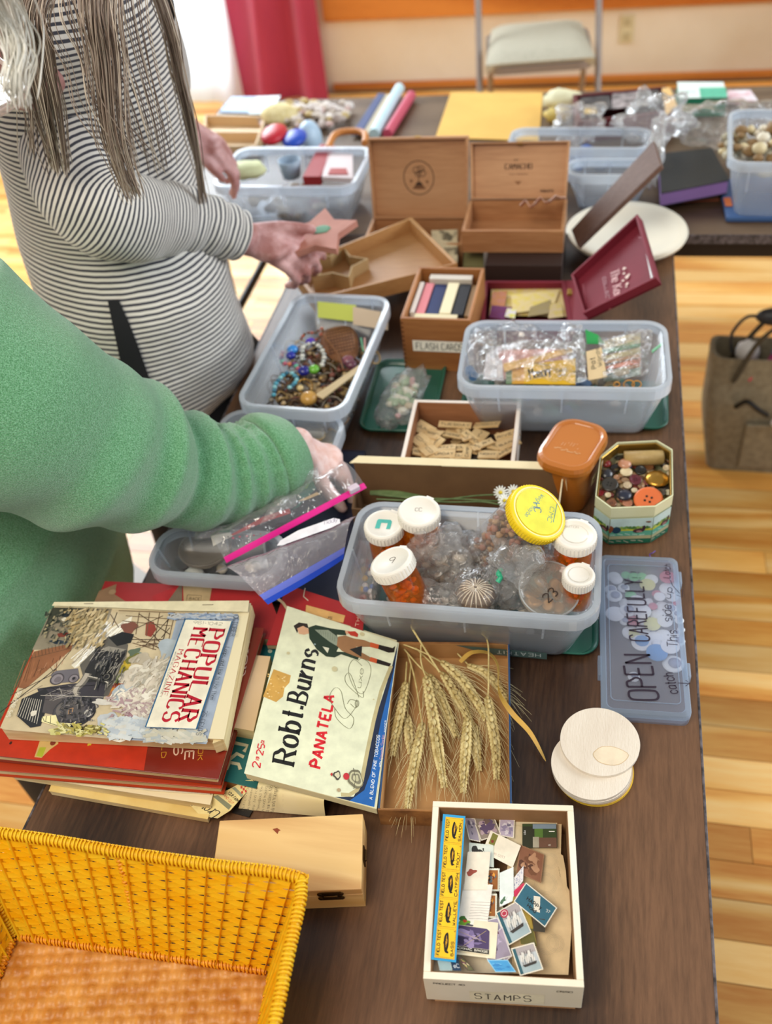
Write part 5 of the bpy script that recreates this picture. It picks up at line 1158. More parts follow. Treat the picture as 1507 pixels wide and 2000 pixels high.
# film bags
bagm = film('clear_bag', 'ffffff', .01, .06, (80, 1.0), 'ffffff', 2.6, .16)
bagb = film('bright_bag', 'ffffff', .26, .08, (80, 1.0), 'ffffff', 2.8, .3)
bagw = film('milky_bag', 'ffffff', .10, .12, (60, .9), 'ffffff', 2.0, .3)
zipbag = film('zip_bag', 'ffffff', .07, .08, (40, .9), 'fdfaff', 2.4, .25)
def crumple(c, r, label, seed=0, m=None, spike=.35, name='plastic_bag', group='clear plastic bags in the bins', neck=None):
    def fn(d): return 1 + spike * (2 * abs(nz(d, 1.6, seed)) - .35) + spike * .5 * nz(d, 4.5, seed + 3)
    q = M().ball(c, r, 36, 24, fn=fn)
    if neck: q.tube(catmull(neck, 4), [.010, .007, .005, .007, .012, .018, .022][:1 + 4 * (len(neck) - 1)] + [.02] * 30 if False else [lerp(.008, .02, abs(i / (4 * (len(neck) - 1)) - .4)) for i in range(4 * (len(neck) - 1) + 1)], 12)
    return solo(name, q, m or bagm, label, 'bag', group=group)
def lumps(name, c, r, n, size, mats_, label, cat='shells', parent=None, seed=1):
    q = M(); random.seed(seed)
    for i in range(n):
        d = Vector((R(-1, 1), R(-1, 1), R(-1, 1)))
        while d.length > 1: d = Vector((R(-1, 1), R(-1, 1), R(-1, 1)))
        p = Vector(c) + Vector((d.x * r[0], d.y * r[1], d.z * r[2])); s = size * R(.6, 1.3)
        q.ball(p, (s, s * R(.6, 1), s * R(.5, .9)), 8, 6, random.randrange(len(mats_)), fn=lambda v: 1 + .3 * nz(v, 2, i), T=None)
    o = q.build(name, mats_, parent, base=None if parent else c, kind='stuff')
    if not parent: tag(o, label, cat)
    return o
# ---- bin A, the shells and pill bottles
gtray('green tray under the bin of amber bottles', [(700, 1252), (1165, 1278), (1172, 1110), (720, 1080)])
zA = Z(640, 880, 2.74)
t, TA, LA, DA = tub('storage_bin', 'clear plastic bin of amber pill bottles, bagged shells and a yellow-lidded jar', [(654, 1172), (1163, 1222), (1185, 1000), (696, 981)], .118, .110, base_z=.008)
P = Print(TA @ Vector((.04, -.094, .012)), TA.to_3x3() @ Vector((-.01, 0, 0)), Vector((0, 0, -.01)))
P = Print(TA @ Vector((-.02, -DA / 2 + .0235, .003)), TA.to_3x3() @ Vector((.01, 0, 0)), TA.to_3x3() @ Vector((0, -.0022, .0098)), lift=.0008)
P.rect(0, .1, 12, 2, '33524e').text('HEARTHKIT', 8.5, .6, .8, 'b8c8c4', 0, .12) if 0 else P.rect(0, .1, 12, 2.0, '4a6460'); P.text('HEATKIT', 11.2, 1.5, .9, 'c8d4d0', pi, .12, '', 2); P.build('embossed_label', t, PRINTM)
def mk_n(P): P.poly([(-1.0, -.8), (-.95, .55), (-.8, .8), (.75, .8), (1.0, .5), (.95, -.75), (.45, -.8), (.5, .2), (-.35, .2), (-.4, -.8)], '4fb8ae')
vial(749, 1024, .138, .0255, .07, 'amber bottle whose white cap has a teal sticker', (.0, -.05), mk_n)
vial(818, 998, .152, .0270, .085, 'tallest amber bottle, its white cap marked CC, at the back', (.05, -.05), lambda P: P.text('CC', -.5, -.1, .55, '6a6058', .1, .09, '', 1.5, .3))
vial(763, 1096, .150, .0275, .068, 'amber bottle tilted forward with 9 written on its white cap', (-.35, .12), lambda P: P.text('9', -.1, -.5, 1.1, '5a5048', .1, .07, '', 1.5, .2), 'e0980c')
vial(1123, 1043, .148, .0262, .075, 'larger amber bottle with a ribbed childproof white cap at the right', (.04, 0), lambda P: [P.text('CAUTION', 1.9 * cos(2.6 + 0), 1.9 * sin(2.6), .35, 'cfc8ba', -.0)] and P.line([(1.5 * cos(i * .26), 1.5 * sin(i * .26)) for i in range(24)], .08, 'd6cfc2'))
vial(1130, 1122, .132, .0190, .05, 'smallest amber bottle with a narrow white cap near the right wall', (.02, 0), lambda P: P.line([(1.2 * cos(i * .26), 1.2 * sin(i * .26)) for i in range(24)], .08, 'd6cfc2'), 'd8901c')
# yellow-lidded jar of beans
top = W(1051, 1000, .172); bot_ = W(948, 1092, .055); ax = (top - bot_).normalized(); Lj = (top - bot_).length
T = frame(top, ax.orthogonal(), ax); xx = CX - ax * CX.dot(ax); T = frame(top, xx, ax)
t = thing('candy_jar', 'clear jar of brown nuggets with a bright yellow lid, leaning in the bin', 'jar', bot_)
M(T).lathe([(.033, -.012), (.034, -.02), (.037, -.03), (.038, -Lj * .8), (.034, -Lj + .004), (.02, -Lj), (.0005, -Lj + .004)], 32).build('jar_body', film('clear_jar', 'ffffff', .03, .03, None, 'ffffff', 1.3), t)
q = M(T); random.seed(3)
for i in range(330):
    a, hh = R(0, 6.28), R(.02, Lj - .006); rr_ = (R(.2, 1)) ** .5 * .033 * (1 if hh < Lj * .85 else .85); s = R(.0042, .0068)
    q.ball((rr_ * cos(a), rr_ * sin(a), -hh), (s, s * R(.6, .9), s * R(.6, .9)), 7, 5, i % 4, fn=lambda v: 1 + .35 * nz(v, 2, i))
q.build('nuggets', [mat('nugget_a', '8a6244', .7), mat('nugget_b', '9a6a58', .7), mat('nugget_c', 'a8845c', .7), mat('nugget_d', '74503c', .7)], t, kind='stuff')
yel = mat('lid_yellow', 'f2d21a', .4)
q = M(T).lathe([(.0365, -.015), (.038, -.013), (.0385, -.003), (.0375, 0), (.035, .0012), (.0335, .0006), (.0005, .0004)], 48)
for i in range(60): q.box(.0382, .0389, -.0007, .0007, -.012, -.002, T=Matrix.Rotation(2 * pi * i / 60, 4, 'Z'))
q.build('jar_lid', yel, t)
P = Print(T @ Vector((0, 0, .0009)), T.to_3x3() @ Vector((.01, 0, 0)), T.to_3x3() @ Vector((0, .01, 0)))
P.line([(3.35 * cos(i * pi / 24), 3.35 * sin(i * pi / 24)) for i in range(48)], .14, 'efe9b0', close=True).disc(0, 0, 3.1, 'e6e04a', n=40)
tk = '3f6f9a'
tline(P, 'CMC', zA(1185, 378), zA(1178, 292), zA(1215, 380), tk, .1, '', 1.4, .2) if 0 else tline(P, 'CMC', zA(1190, 300), zA(1172, 375), zA(1212, 308), '3f7f8a', .12, '', 1.4, .2)
tline(P, 'HC', zA(1098, 278), zA(1105, 328), zA(1130, 275), '3f6f9a', .12, '', 1.4, .2); tline(P, 'Weighs maybe', zA(1140, 232), zA(1052, 345), zA(1125, 215), '4a8a9a', .1, '', 1.2, .2)
P.line(pp(P, [(1225, 285), (1205, 385)], zA), .1, '3f7f8a'); P.build('lid_writing', t, PRINTM)
# clear hinged box with beads
c = [W(*zA(*q), .085) for q in ((112, 745), (232, 758), (290, 490), (175, 478))]
t = thing('bead_box', 'small clear box holding red and white beads at the left end of the bin', 'box', mean(c) - Vector((0, 0, .05)))
slab(c, .0012).build('box_lid', film('crisp_clear', 'ffffff', .03, .05, (8, .1), 'ffffff', 1.6), t)
for i in range(4): a_, b_ = c[i], c[(i + 1) % 4]; dn = Vector((0, 0, -.0012)); M().hexa([a_ + dn * 42, b_ + dn * 42, b_ + dn * 42 + (mean(c) - b_) * .02, a_ + dn * 42 + (mean(c) - a_) * .02], [a_ + dn, b_ + dn, b_ + dn + (mean(c) - b_) * .02, a_ + dn + (mean(c) - a_) * .02]).build('box_side', MATS['crisp_clear'], t)
slab([p - Vector((0, 0, .05)) for p in c], .001).build('box_bottom', MATS['crisp_clear'], t)
BC = {'white': 'ece6e2', 'red': 'b8242c', 'blue': '3c6cc0', 'yellow': 'e0b020', 'pink': 'e0a8a0'}
random.seed(5)
for i in range(30):
    k = random.choice(['white', 'white', 'red', 'red', 'white', 'blue', 'yellow', 'pink']); u, v = R(.1, .9), R(.08, .9) ** 1.3; p = c[0].lerp(c[1], u).lerp(c[3].lerp(c[2], u), v) - Vector((0, 0, R(.022, .044)))
    solo('bead', M().ball(p, .0042, 10, 8), mat('bead_' + k, BC[k], .35), k + ' bead in the small clear box', 'bead', group='beads in the small clear box')
# bags and shells
sh = [mat('shell_tan', 'b59a7c', .6), mat('shell_pale', 'd6c8b4', .6), mat('shell_brown', '6f5a48', .6), mat('shell_grey', '8a8276', .6)]
def cz(x, y, z): return W(*zA(x, y), z)
lumps('shell_pile', cz(640, 640, .065), (.034, .024, .02), 40, .008, sh, 'brown and cream shells inside the crumpled bag behind the 9 bottle', seed=2)
crumple(cz(610, 560, .088), (.045, .040, .034), 'shiny crumpled clear bag of shells in the middle of the bin', 2, bagb, .42)
crumple(cz(520, 470, .115), (.020, .022, .024), 'knotted twist of clear bag rising beside the tallest bottle', 7, bagb, .6)
lumps('shell_pile', cz(870, 590, .07), (.03, .026, .02), 50, .006, sh + [mat('shell_green', '9aa860', .6)], 'small striped shells in the tulle bag below the jar', seed=4)
crumple(cz(870, 580, .08), (.034, .034, .028), 'fine mesh bag of small striped shells below the jar', 9, bagw if 0 else bagm, .3)
# sea urchin
pc = cz(790, 740, .108); q = M()
q.ball(pc - Vector((0, 0, .012)), (.024, .024, .015), 24, 12, fn=lambda d: 1 + .05 * cos(10 * math.atan2(d.y, d.x)))
t = thing('sea_urchin', 'ribbed brown sea urchin shell with pale radiating lines', 'shell', pc - Vector((0, 0, .027))); q.build('urchin_shell', mat('urchin', '86705c', .6, '6c5646', 80), t)
q = M()
for i in range(22):
    a = 2 * pi * i / 22; q.tube([pc + Vector((cos(a) * r_ * .0245, sin(a) * r_ * .0245, -.012 + .0155 * (1 - r_ * r_) ** .5 if r_ < 1 else -.012)) for r_ in (.08, .3, .55, .8, .97)], [.0004, .0006, .0009, .0009, .0004], 5)
q.build('pale_ridges', mat('urchin_pale', 'e0d0b8', .6), t, kind='stuff')
crumple(cz(790, 740, .10), (.031, .030, .026), 'thin clear bag wrapped round the sea urchin shell', 12, spike=.2)
crumple(cz(1020, 620, .105), (.038, .036, .036), 'bright crumpled clear bag gathered by the green tie', 21, bagb, .5)
crumple(cz(960, 730, .085), (.028, .030, .028), 'clear bag of rice-white pieces in front of the green tie', 23, bagw, .3)
crumple(cz(1130, 560, .115), (.026, .02, .022), 'flat stiff corner of clear bag beside the ribbed cap', 27, spike=.45)
crumple(cz(560, 790, .09), (.058, .022, .020), 'slack milky bag lying along the front wall of the bin', 31, bagw, .25)
crumple(cz(1290, 800, .07), (.03, .03, .03), 'small clear bag in the near right corner of the bin', 35, spike=.3)
solo('bag_tie', M().tube(catmull([cz(925, 640, .118), cz(912, 660, .124), cz(925, 675, .122), cz(908, 705, .118)], 5), .0032, 8), mat('teal_tie', '2fae84', .4), 'bright green plastic tie closing a clear bag', 'tie')
# round clear tub marked 23
ce = cz(1185, 740, .112); T = frame(ce, CX, (Vector((-.18, -.35, 1))))
t = thing('round_tub', 'round clear plastic tub with 23 written on its lid', 'tub', ce - Vector((0, 0, .04)))
M(T).lathe([(.035, 0), (.036, -.003), (.036, -.008), (.033, -.009), (.030, -.036), (.0005, -.036)], 36).build('tub_body', MATS['crisp_clear'], t)
M(T).lathe([(.0368, -.005), (.0368, .001), (.0355, .0015), (.0345, .0004), (.0005, .0004)], 40).build('tub_lid', film('tub_lid_film', 'fbf6ee', .14, .1, (20, .1), 'f0ece4', 1.2), t)
M(T).tube([(.0362 * cos(a), .0362 * sin(a), .0006) for a in [2 * pi * i / 36 for i in range(36)]], .0011, 6, loop=True).build('lid_rim', rimm, t)
P = Print(T @ Vector((0, 0, .0022)), T.to_3x3() @ Vector((.01, 0, 0)), T.to_3x3() @ Vector((0, .01, 0))); P.text('23', -.3, -1.9, 1.1, '33241c', .75, .14, '', 1.6, .2); P.build('number', t, PRINTM)
q = M(T)
random.seed(9)
for i in range(14): a = R(0, 6.3); q.lathe([(.006, -.012), (.009, -.010), (.006, -.007)], 14, T=mtx((.018 * cos(a), .018 * sin(a), R(-.015, -.002)), 0, R(-.8, .8), R(-.8, .8)))
q.build('gold_rings', mat('pale_gold', 'c8a070', .4, metal=.4), t, kind='stuff')
lumps('packing_filler', TA @ Vector((0, 0, .03)), (.12, .062, .018), 90, .011, [mat('filler_a', 'c9ccc8', .7), mat('filler_b', 'a8aeac', .7), mat('filler_c', 'd8cfc0', .7), mat('filler_d', '8c9090', .7)], 'pale bagged odds and ends seen through the lower wall of the amber bottle bin', 'contents', seed=8)
# ---- navy lid on the table
solo('navy_board', M().hexa([W(*q, .0005) for q in ((420, 1150), (690, 1215), (715, 880), (500, 870))], [W(*q, .008) for q in ((422, 1148), (688, 1210), (712, 884), (502, 874))]), mat('navy_plastic', '1c2038', .4), 'dark navy plastic lid lying flat under the zip bags', 'lid', bevel=.002)
# ---- open card box with a cream flap
t = thing('card_box', 'long brown card box with an upright cream flap behind the amber bottle bin', 'box', W(900, 985, 0))
kb = mat('brown_card', '7a5a3a', .8, '6a4c30', 12); kc = mat('cream_flap', 'ece0bc', .8, 'e2d2aa', 10)
A_, B_ = W(700, 1000, .045), W(1092, 1010, .045); bk0, bk1 = W(690, 904, .085), W(1098, 917, .085)
bk0b, bk1b = Vector((bk0.x + .004, bk0.y, TZ)), Vector((bk1.x - .004, bk1.y, TZ))
fr0, fr1 = bk0b + Vector((.0, -.055, 0)), bk1b + Vector((0, -.06, 0)); up = Vector((0, 0, 1)); th_ = Vector((0, .0018, 0))
M().hexa([bk0b, bk1b, bk1b + th_, bk0b + th_], [bk0, bk1, bk1 + th_, bk0 + th_]).build('back_panel', kb, t)
M().hexa([fr0, fr1, fr1 + th_, fr0 + th_], [p + up * .045 for p in (fr0, fr1, fr1 + th_, fr0 + th_)]).build('front_panel', kb, t)
M().hexa([fr0, bk0b, bk0b + Vector((.0018, 0, 0)), fr0 + Vector((.0018, 0, 0))], [fr0 + up * .045, bk0 - up * .03, bk0 - up * .03 + Vector((.0018, 0, 0)), fr0 + up * .045 + Vector((.0018, 0, 0))]).build('end_panel', kb, t)
M().hexa([fr1, bk1b, bk1b + Vector((.0018, 0, 0)), fr1 + Vector((.0018, 0, 0))], [fr1 + up * .045, bk1 - up * .01, bk1 - up * .01 + Vector((.0018, 0, 0)), fr1 + up * .045 + Vector((.0018, 0, 0))]).build('end_panel', kc, t)
M().hexa([fr0, fr1, bk1b, bk0b], [p + up * .002 for p in (fr0, fr1, bk1b, bk0b)]).build('bottom_panel', kb, t)
fa, fb = W(700, 890, .088), W(1092, 903, .088)
slab([bk0 - Vector((.006, 0, 0)), bk1 + Vector((.008, 0, 0)), fb, fa], .0014).build('top_flap', kc, t)
slab([bk1 + Vector((.004, -.002, 0)), W(1107, 958, .06), W(1104, 935, .07), fb + Vector((.004, 0, 0))], .0012).build('side_flap', kc, t)
gs = mat('green_stem', '4c6034', .6, '66784a', 60)
for i, (y0, c0, c1) in enumerate((( .014, 725, 1000), (.022, 760, 1010), (.028, 800, 990))):
    pass
stems = [((728, 965), (800, 972), (900, 975), (985, 978)), ((735, 975), (840, 978), (930, 968), (1000, 965)), ((760, 968), (860, 980), (940, 980), (975, 985))]
heads = [(977, 962), (1002, 960), (985, 978)]
for i in range(3):
    t = thing('daisy', ['white daisy standing highest at the right of the card box', 'white daisy nearest the yellow jar lid in the card box', 'lowest white daisy in the card box'][i], 'flower', W(*stems[i][0], .05), 'daisies in the long card box')
    M().tube(catmull([W(*q, .052) for q in stems[i]] + [W(*heads[i], .062)], 5), .0013, 6).build('stem', gs, t)
    hc = W(*heads[i], .066); T = frame(hc, (1, .3 * i, 0), (R(-.3, .3), -.8, .6)); q = M(T)
    for k in range(14): q.ball((.0062 * cos(k * 2 * pi / 14), .0062 * sin(k * 2 * pi / 14), 0), (.0045, .0014, .0006), 7, 4, T=None) if 0 else q.ball((0, 0, 0), (.0045, .0013, .0005), 7, 4, T=Matrix.Rotation(k * 2 * pi / 14, 4, 'Z') @ Matrix.Translation((.0062, 0, 0)))
    q.build('petals', mat('daisy_white', 'eef0ea', .6), t); M(T).ball((0, 0, .0008), (.0028, .0028, .0018), 10, 6).build('centre', mat('daisy_yellow', 'd8c030', .7), t)
solo('flower_leaf', M().sheet([[W(722 + i * 18, 958 + i * 1.5 - 4 * sin(i * .6), .05), W(722 + i * 18, 966 + i * 1.5 + 2 * sin(i * .6), .05)] for i in range(9)], .0005), gs, 'long green leaf lying in the card box left of the daisies', 'leaf')
# ---- tile box
wht = mat('white_box_side', 'e8dcd0', .55); kin = wood('red_brown_wood', '8a5836', 'a87450', axis='x', rough=.6, rings=3)
zt = Z(770, 770, 5.581)
bl, br, fr_, fl_ = W(*zt(45, 690), .062), W(*zt(1310, 712), .062), W(*zt(1385, 112), .062), W(*zt(245, 62), .062)
ce = mean([bl, br, fr_, fl_]); L = ((br - bl).length + (fr_ - fl_).length) / 2; D = ((fl_ - bl).length + (fr_ - br).length) / 2 + .012; T = frame((ce.x, ce.y - .005, TZ), Vector(((br - bl + fr_ - fl_).x, (br - bl + fr_ - fl_).y, 0)))
t = thing('tile_box', 'white-sided wooden box full of loose wooden word tiles', 'box', (ce.x, ce.y, TZ))
open_box(t, T, L, D, .064, .006, wht, inner=kin)
random.seed(12)
tw = mat('tile_wood', 'd8bd8c', .6, 'c9a874', 30); LT = T
TW_ = ['NICE', 'MISSOURI', 'SAY', 'THE', 'RUN', 'GOOD', 'JOB', 'TEN', 'OUR', 'KID', 'BEST', 'ANT', 'PLAY', 'MOM', 'SUN']
def tile(p, a, w_, h_, word, lab):
    T2 = mtx(p, a, R(-.25, .25), R(-.25, .25)); t2 = thing('word_tile', lab, 'tile', p, 'wooden word tiles in the white box')
    M(T2).box(-w_ / 2, w_ / 2, -h_ / 2, h_ / 2, 0, .0022).build('tile_body', tw, t2)
    P = Print(T2 @ Vector((-w_ / 2, -h_ / 2, .0023)), T2.to_3x3() @ Vector((.01, 0, 0)), T2.to_3x3() @ Vector((0, .01, 0))); P.text(word, .3, h_ * 50 - .22, .45, '3a3028', 0, .16, '', 1.4, 0, 1, 0, w_ * 100 - .6); P.build('lettering', t2, PRINTM)
layer = [(-.07, -.05, .02), (0, 0, 0)]
known = [((690, 590), .25, .036, .011, 'MISSOURI'), ((330, 385), -.35, .03, .018, 'JUNE'), ((615, 450), -.3, .036, .009, 'REVERSE'), ((755, 440), -1.1, .04, .012, 'ROAD'), ((850, 490), -.75, .036, .012, 'WINDOW'), ((920, 450), 1.3, .028, .02, 'W'), ((880, 570), -.5, .024, .010, 'SAN'), ((560, 590), 0, .03, .012, 'ANT'), ((320, 530), -.6, .034, .02, 'OIL'), ((460, 520), .9, .02, .016, 'A'), ((790, 640), 1.5, .028, .011, 'CAMP'), ((1020, 665), 0, .028, .016, 'NIGHT'), ((960, 555), .6, .034, .012, 'CART'), ((1230, 450), .35, .036, .012, 'RIVER'), ((1240, 540), .5, .034, .018, 'BARN'), ((230, 590), .5, .03, .012, 'LAKE'), ((270, 640), .1, .02, .014, 'B'), ((480, 660), -.05, .05, .012, 'SATURDAY'), ((660, 340), -.06, .05, .01, 'TUESDAY'), ((1010, 340), -.05, .04, .014, 'LIGHT'), ((1100, 570), -.4, .02, .014, 'RED'), ((700, 680), .1, .026, .010, 'HOUR'), ((1190, 640), .7, .036, .010, 'PAPER'), ((380, 620), -.9, .022, .02, 'O'), ((420, 440), -.5, .026, .018, 'S')]
pos_words = ['front left', 'left', 'middle', 'right', 'front right']
for i, (q, a, w_, h_, wd) in enumerate(known): tile(W(*zt(*q), .030 + .0007 * (i % 5)), a + R(-.1, .1), w_ * 1.05, h_ * 1.25, wd, 'pale wooden tile lettered ' + wd)
for i in range(34):
    p = LT @ Vector((R(-L / 2 + .022, L / 2 - .022), R(-D / 2 + .022, D / 2 - .022), R(.010, .026))); T2 = mtx(p, R(0, 6.28), R(-.3, .3), R(-.3, .3)); w_, h_ = R(.02, .036), R(.010, .016)
    solo('blank_tile', M(T2).box(-w_ / 2, w_ / 2, -h_ / 2, h_ / 2, 0, .0022), tw if i % 6 else mat('dark_tile', '2a2018', .6), 'blank wooden tile in the white box' if i % 6 else 'dark wooden tile in the white box', 'tile', p, 'deeper tiles in the white box')
# ---- butter tub
bro = mat('caramel_plastic', 'b56a22', .32, coat=.5)
c = [W(1031, 896, .1), W(1146, 925, .1), W(1196, 832, .1), W(1100, 804, .1)]; ce = mean(c); L = ((c[1] - c[0]).length + (c[2] - c[3]).length) / 2; D = ((c[3] - c[0]).length + (c[2] - c[1]).length) / 2; dv = (c[1] - c[0]) + (c[2] - c[3]); T = frame((ce.x, ce.y, TZ), (dv.x, dv.y, 0))
t = thing('plastic_tub', 'caramel-brown lidded plastic tub beside the button tin', 'tub', (ce.x, ce.y, TZ))
rq = lambda k, z, r=.03: [(x, y, z) for x, y in rrect(L * k, D * k, r, 7)]
M(T).rings([rq(.72, 0, .022), rq(.75, .003, .024), rq(.9, .084, .03)]).build('tub_body', bro, t)
M(T).rings([rq(.93, .080), rq(1.0, .084), rq(1.0, .090), rq(.97, .096), rq(.86, .098, .026), rq(.80, .0965, .024), rq(.78, .0955, .022), rq(.3, .0955, .01)], smooth=False).build('tub_lid', bro, t)
P = Print(T @ Vector((-L * .3, -D * .30, .0957)), T.to_3x3() @ Vector((.01, 0, 0)), T.to_3x3() @ Vector((0, .01, 0)), lift=1e-4)
for i in range(12): x = .5 + i * .32; P.blob(x, 1.8 + R(-.2, .2), .22, 'c89868', .09, i, .5)
for i in range(7): P.line([(1 + i * .4, 3 + R(-.6, .6)), (1.1 + i * .4, 3.1 + R(-.6, .6))], .05, 'd8b088')
P.build('scuff_marks', t, PRINTM)
P = Print(T @ Vector((L * .43, -D * .25, .012)), T.to_3x3() @ Vector((0, .01, 0)), Vector((0, 0, .01)) + T.to_3x3() @ Vector((.001, 0, 0)), lift=.0012); P.rect(0, 4.0, 4.2, 5.8, 'd8cdb4').text('NUTS', .4, 4.4, .9, '4a4030'); P.build('side_label', t, PRINTM)
# ---- octagonal tin of buttons
zt2 = Z(1140, 840, 7.535)
oc = [(165, 990), (400, 1165), (1050, 1140), (1310, 975), (1300, 300), (1075, 165), (490, 195), (235, 395)]
tinm = mat('cream_tin', 'dfe0bc', .35, 'd4d4a8', 12); gold = mat('gold_inside', 'a8843c', .3, metal=.8)
op = [W(*zt2(x, y), .072) for x, y in oc]; ce = mean(op)
def ocr(k, z): return [Vector((lerp(ce.x, p.x, k), lerp(ce.y, p.y, k), TZ + z)) for p in op]
t = thing('button_tin', 'octagonal cream tin painted with a duck pond scene and filled with buttons', 'tin', (ce.x, ce.y, TZ))
M().rings([ocr(.93, 0), ocr(.96, .002), ocr(.98, .055), ocr(.985, .056), ocr(.965, .056), ocr(.93, .012)], smooth=False).build('tin_body', tinm, t)
q = M().rings([ocr(1.0, .056), ocr(1.0, .074), ocr(.975, .074), ocr(.97, .056)], smooth=False, wrap=True).build('tin_collar', tinm, t)
q = M().rings([ocr(.974, .0565), ocr(.95, .0725), ocr(.93, .0715), ocr(.93, .0565)], smooth=False, wrap=True).build('gold_lining', gold, t)
a_, b_ = ocr(.981, .004), ocr(.981, .056)
q = None
for k, dec in ((0, 1), (1, 2), (2, 3), (3, 4)):
    A0, B0 = ocr(.982, .004)[k], ocr(.982, .004)[k + 1]; P = prn(A0, B0, A0 + Vector((0, 0, .05)), .01, .0012)
    P.rect(0, 0, P.w, .9, '146a50').rect(0, .9, P.w, 1.5, 'b9b48c').rect(0, 1.5, P.w, 2.6, '5fae94').rect(0, 2.5, P.w, 2.9, 'c8c838').rect(0, 2.9, P.w, 4.9, 'c4dcd8')
    for i in range(int(P.w * 1.6)): P.blob(.3 + i * .6, 3.1, .38, random.choice(['6f9a48', '8fae54', '4d7a3c']), .28, i + k, .3)
    for i in range(int(P.w)): P.line([(i + .1, 1.8 + .2 * sin(i)), (i + .8, 1.75)], .1, 'd8eee4'); P.line([(i, .6), (i + .7, .4 + R(-.2, .2))], .09, 'e0d8c4')
    P.blob(P.w * .68, 2.5, .75, '4a2c34', .42, 3 + k, .15); P.blob(P.w * .68 + .7, 3.0, .22, '3c2430', .5, 3, .1); P.blob(P.w * .70, 2.35, .4, 'a87c78', .2, 5, .2)
    if k == 1: P.disc(.9, 2.7, .62, '143c54'); P.blob(.15, 2.9, .3, '8a4a28', .7, 2, .2)
    P.build('painted_panel', t, PRINT)
zb = .052
BT = [(945, 1020, 225, 'e2723a', 'largest orange button with a moulded centre', 1), (1075, 710, 195, 'a8782c', 'large brass dome button with a swirled top', 2), (375, 800, 135, '33302a', 'large black four-hole button at the left', 1), (590, 950, 125, '1f2436', 'navy domed button between black and orange ones', 2), (755, 735, 98, '5a1420', 'wine-red four-hole button in the middle', 1), (620, 620, 100, 'd8c8a0', 'cream oval button near the middle', 0), (600, 490, 110, 'c08a6c', 'pinkish shank button near the wooden spool', 2), (640, 525, 70, '5a6888', 'slate-blue button resting on the pink one', 0), (330, 640, 110, '26262c', 'glossy black button at the left wall', 2), (330, 490, 85, '8a2024', 'red glass button in the upper left corner', 2), (460, 560, 80, '1e1a18', 'black button beside the red glass one', 0), (830, 590, 90, '1c1c18', 'dark curved button standing under the spool', 0), (940, 540, 90, '7a5030', 'brown button partly under the spool', 0), (1200, 440, 70, 'b8603c', 'terracotta button at the upper right', 0), (840, 815, 58, 'b08c68', 'small tan button below the wine-red one', 1), (640, 815, 70, 'dac8a8', 'ivory chipped button below the wine-red one', 0), (1210, 560, 55, 'd8c4a0', 'small ivory button at the right wall', 0), (1260, 640, 45, 'd0bc98', 'tiny cream button beside the brass one', 0), (235, 930, 60, 'b83040', 'red button edge at the left wall', 0), (400, 1080, 85, '7c4c30', 'amber brown button in the near left corner', 1), (640, 1080, 80, 'c08468', 'peach button half under the orange one', 0), (740, 890, 50, 'd8c8a8', 'small cream button above the orange one', 0), (860, 870, 45, '8a5a34', 'small brown button above the orange one', 0), (1140, 920, 70, '4a4030', 'olive button at the right of the orange one', 0), (1240, 920, 55, 'c4bca0', 'pale grey button at the right wall', 0), (510, 380, 90, '2a2420', 'dark button in the shade at the back', 0), (1180, 500, 70, '241a1a', 'black shank button by the terracotta one', 2), (480, 700, 50, 'a87c5c', 'small copper button right of the black one', 0), (600, 740, 55, 'a08468', 'small taupe button left of the wine-red one', 0), (350, 960, 50, 'd0c09c', 'cream button under the navy one', 0), (1000, 880, 60, 'a0704c', 'thin tan button behind the orange one', 0)]
random.seed(4)
for i, (x, y, r, col, lb, kd) in enumerate(BT):
    rr_ = r / 7.535 / 1500; z = zb + (.004 if r > 90 else -.001) + R(-.002, .003); p = W(*zt2(x, y), z); T = frame(p, (1, R(-.5, .5), 0), (R(-.25, .25), R(-.35, .1), 1))
    if kd == 2: pr = [(.3 * rr_, -.003), (rr_, -.001), (rr_, 0), (rr_ * .8, .0025), (rr_ * .4, .0042), (.0003, .0046)]
    else: pr = [(rr_ * .7, -.0015), (rr_, 0), (rr_ * .98, .0016), (rr_ * .82, .0018), (rr_ * .7, .0010), (.0003, .0008)]
    m = mat('button_' + col, col, .3, coat=.3) if i != 1 else mat('brass_button', 'b88a38', .25, metal=.8)
    if kd == 1:
        t2 = thing('button', lb, 'button', p, 'buttons in the octagonal tin'); M(T).lathe(pr, 28).build('button_disc', m, t2)
        for dx, dy in ((1, 1), (1, -1), (-1, 1), (-1, -1)): M(T).lathe([(rr_ * .09, .0009), (rr_ * .09, .0013), (.0001, .0013)], 8, T=Matrix.Translation((dx * rr_ * .18, dy * rr_ * .18, 0))).build('hole', mat('button_hole', '0e0c0a', .8), t2)
    else: solo('button', M(T).lathe(pr, 28), m, lb, 'button', p, 'buttons in the octagonal tin')
p = W(*zt2(880, 410), .058); T = frame(p, (1, .12, 0)); solo('wooden_spool', M(T).lathe([(.003, -.028), (.011, -.028), (.011, .026), (.0095, .028), (.005, .028), (.004, .022), (.0003, .022)], 24, T=Matrix.Rotation(pi / 2, 4, 'Y')), mat('spool_wood', 'b89c64', .5, 'a58a54', 60), 'pale wooden spool lying on the buttons', 'spool', p)
q = M()
for i in range(190):
    dx, dy = R(-.046, .046), R(-.062, .062)
    if abs(dx) / .052 + abs(dy) / .070 > 1.25: continue
    p = Vector((ce.x + dx, ce.y + dy, 0)); p.z = TZ + zb - R(.004, .012); q.ball(p, (R(.004, .008), R(.004, .008), R(.002, .003)), 9, 5, i % 5)
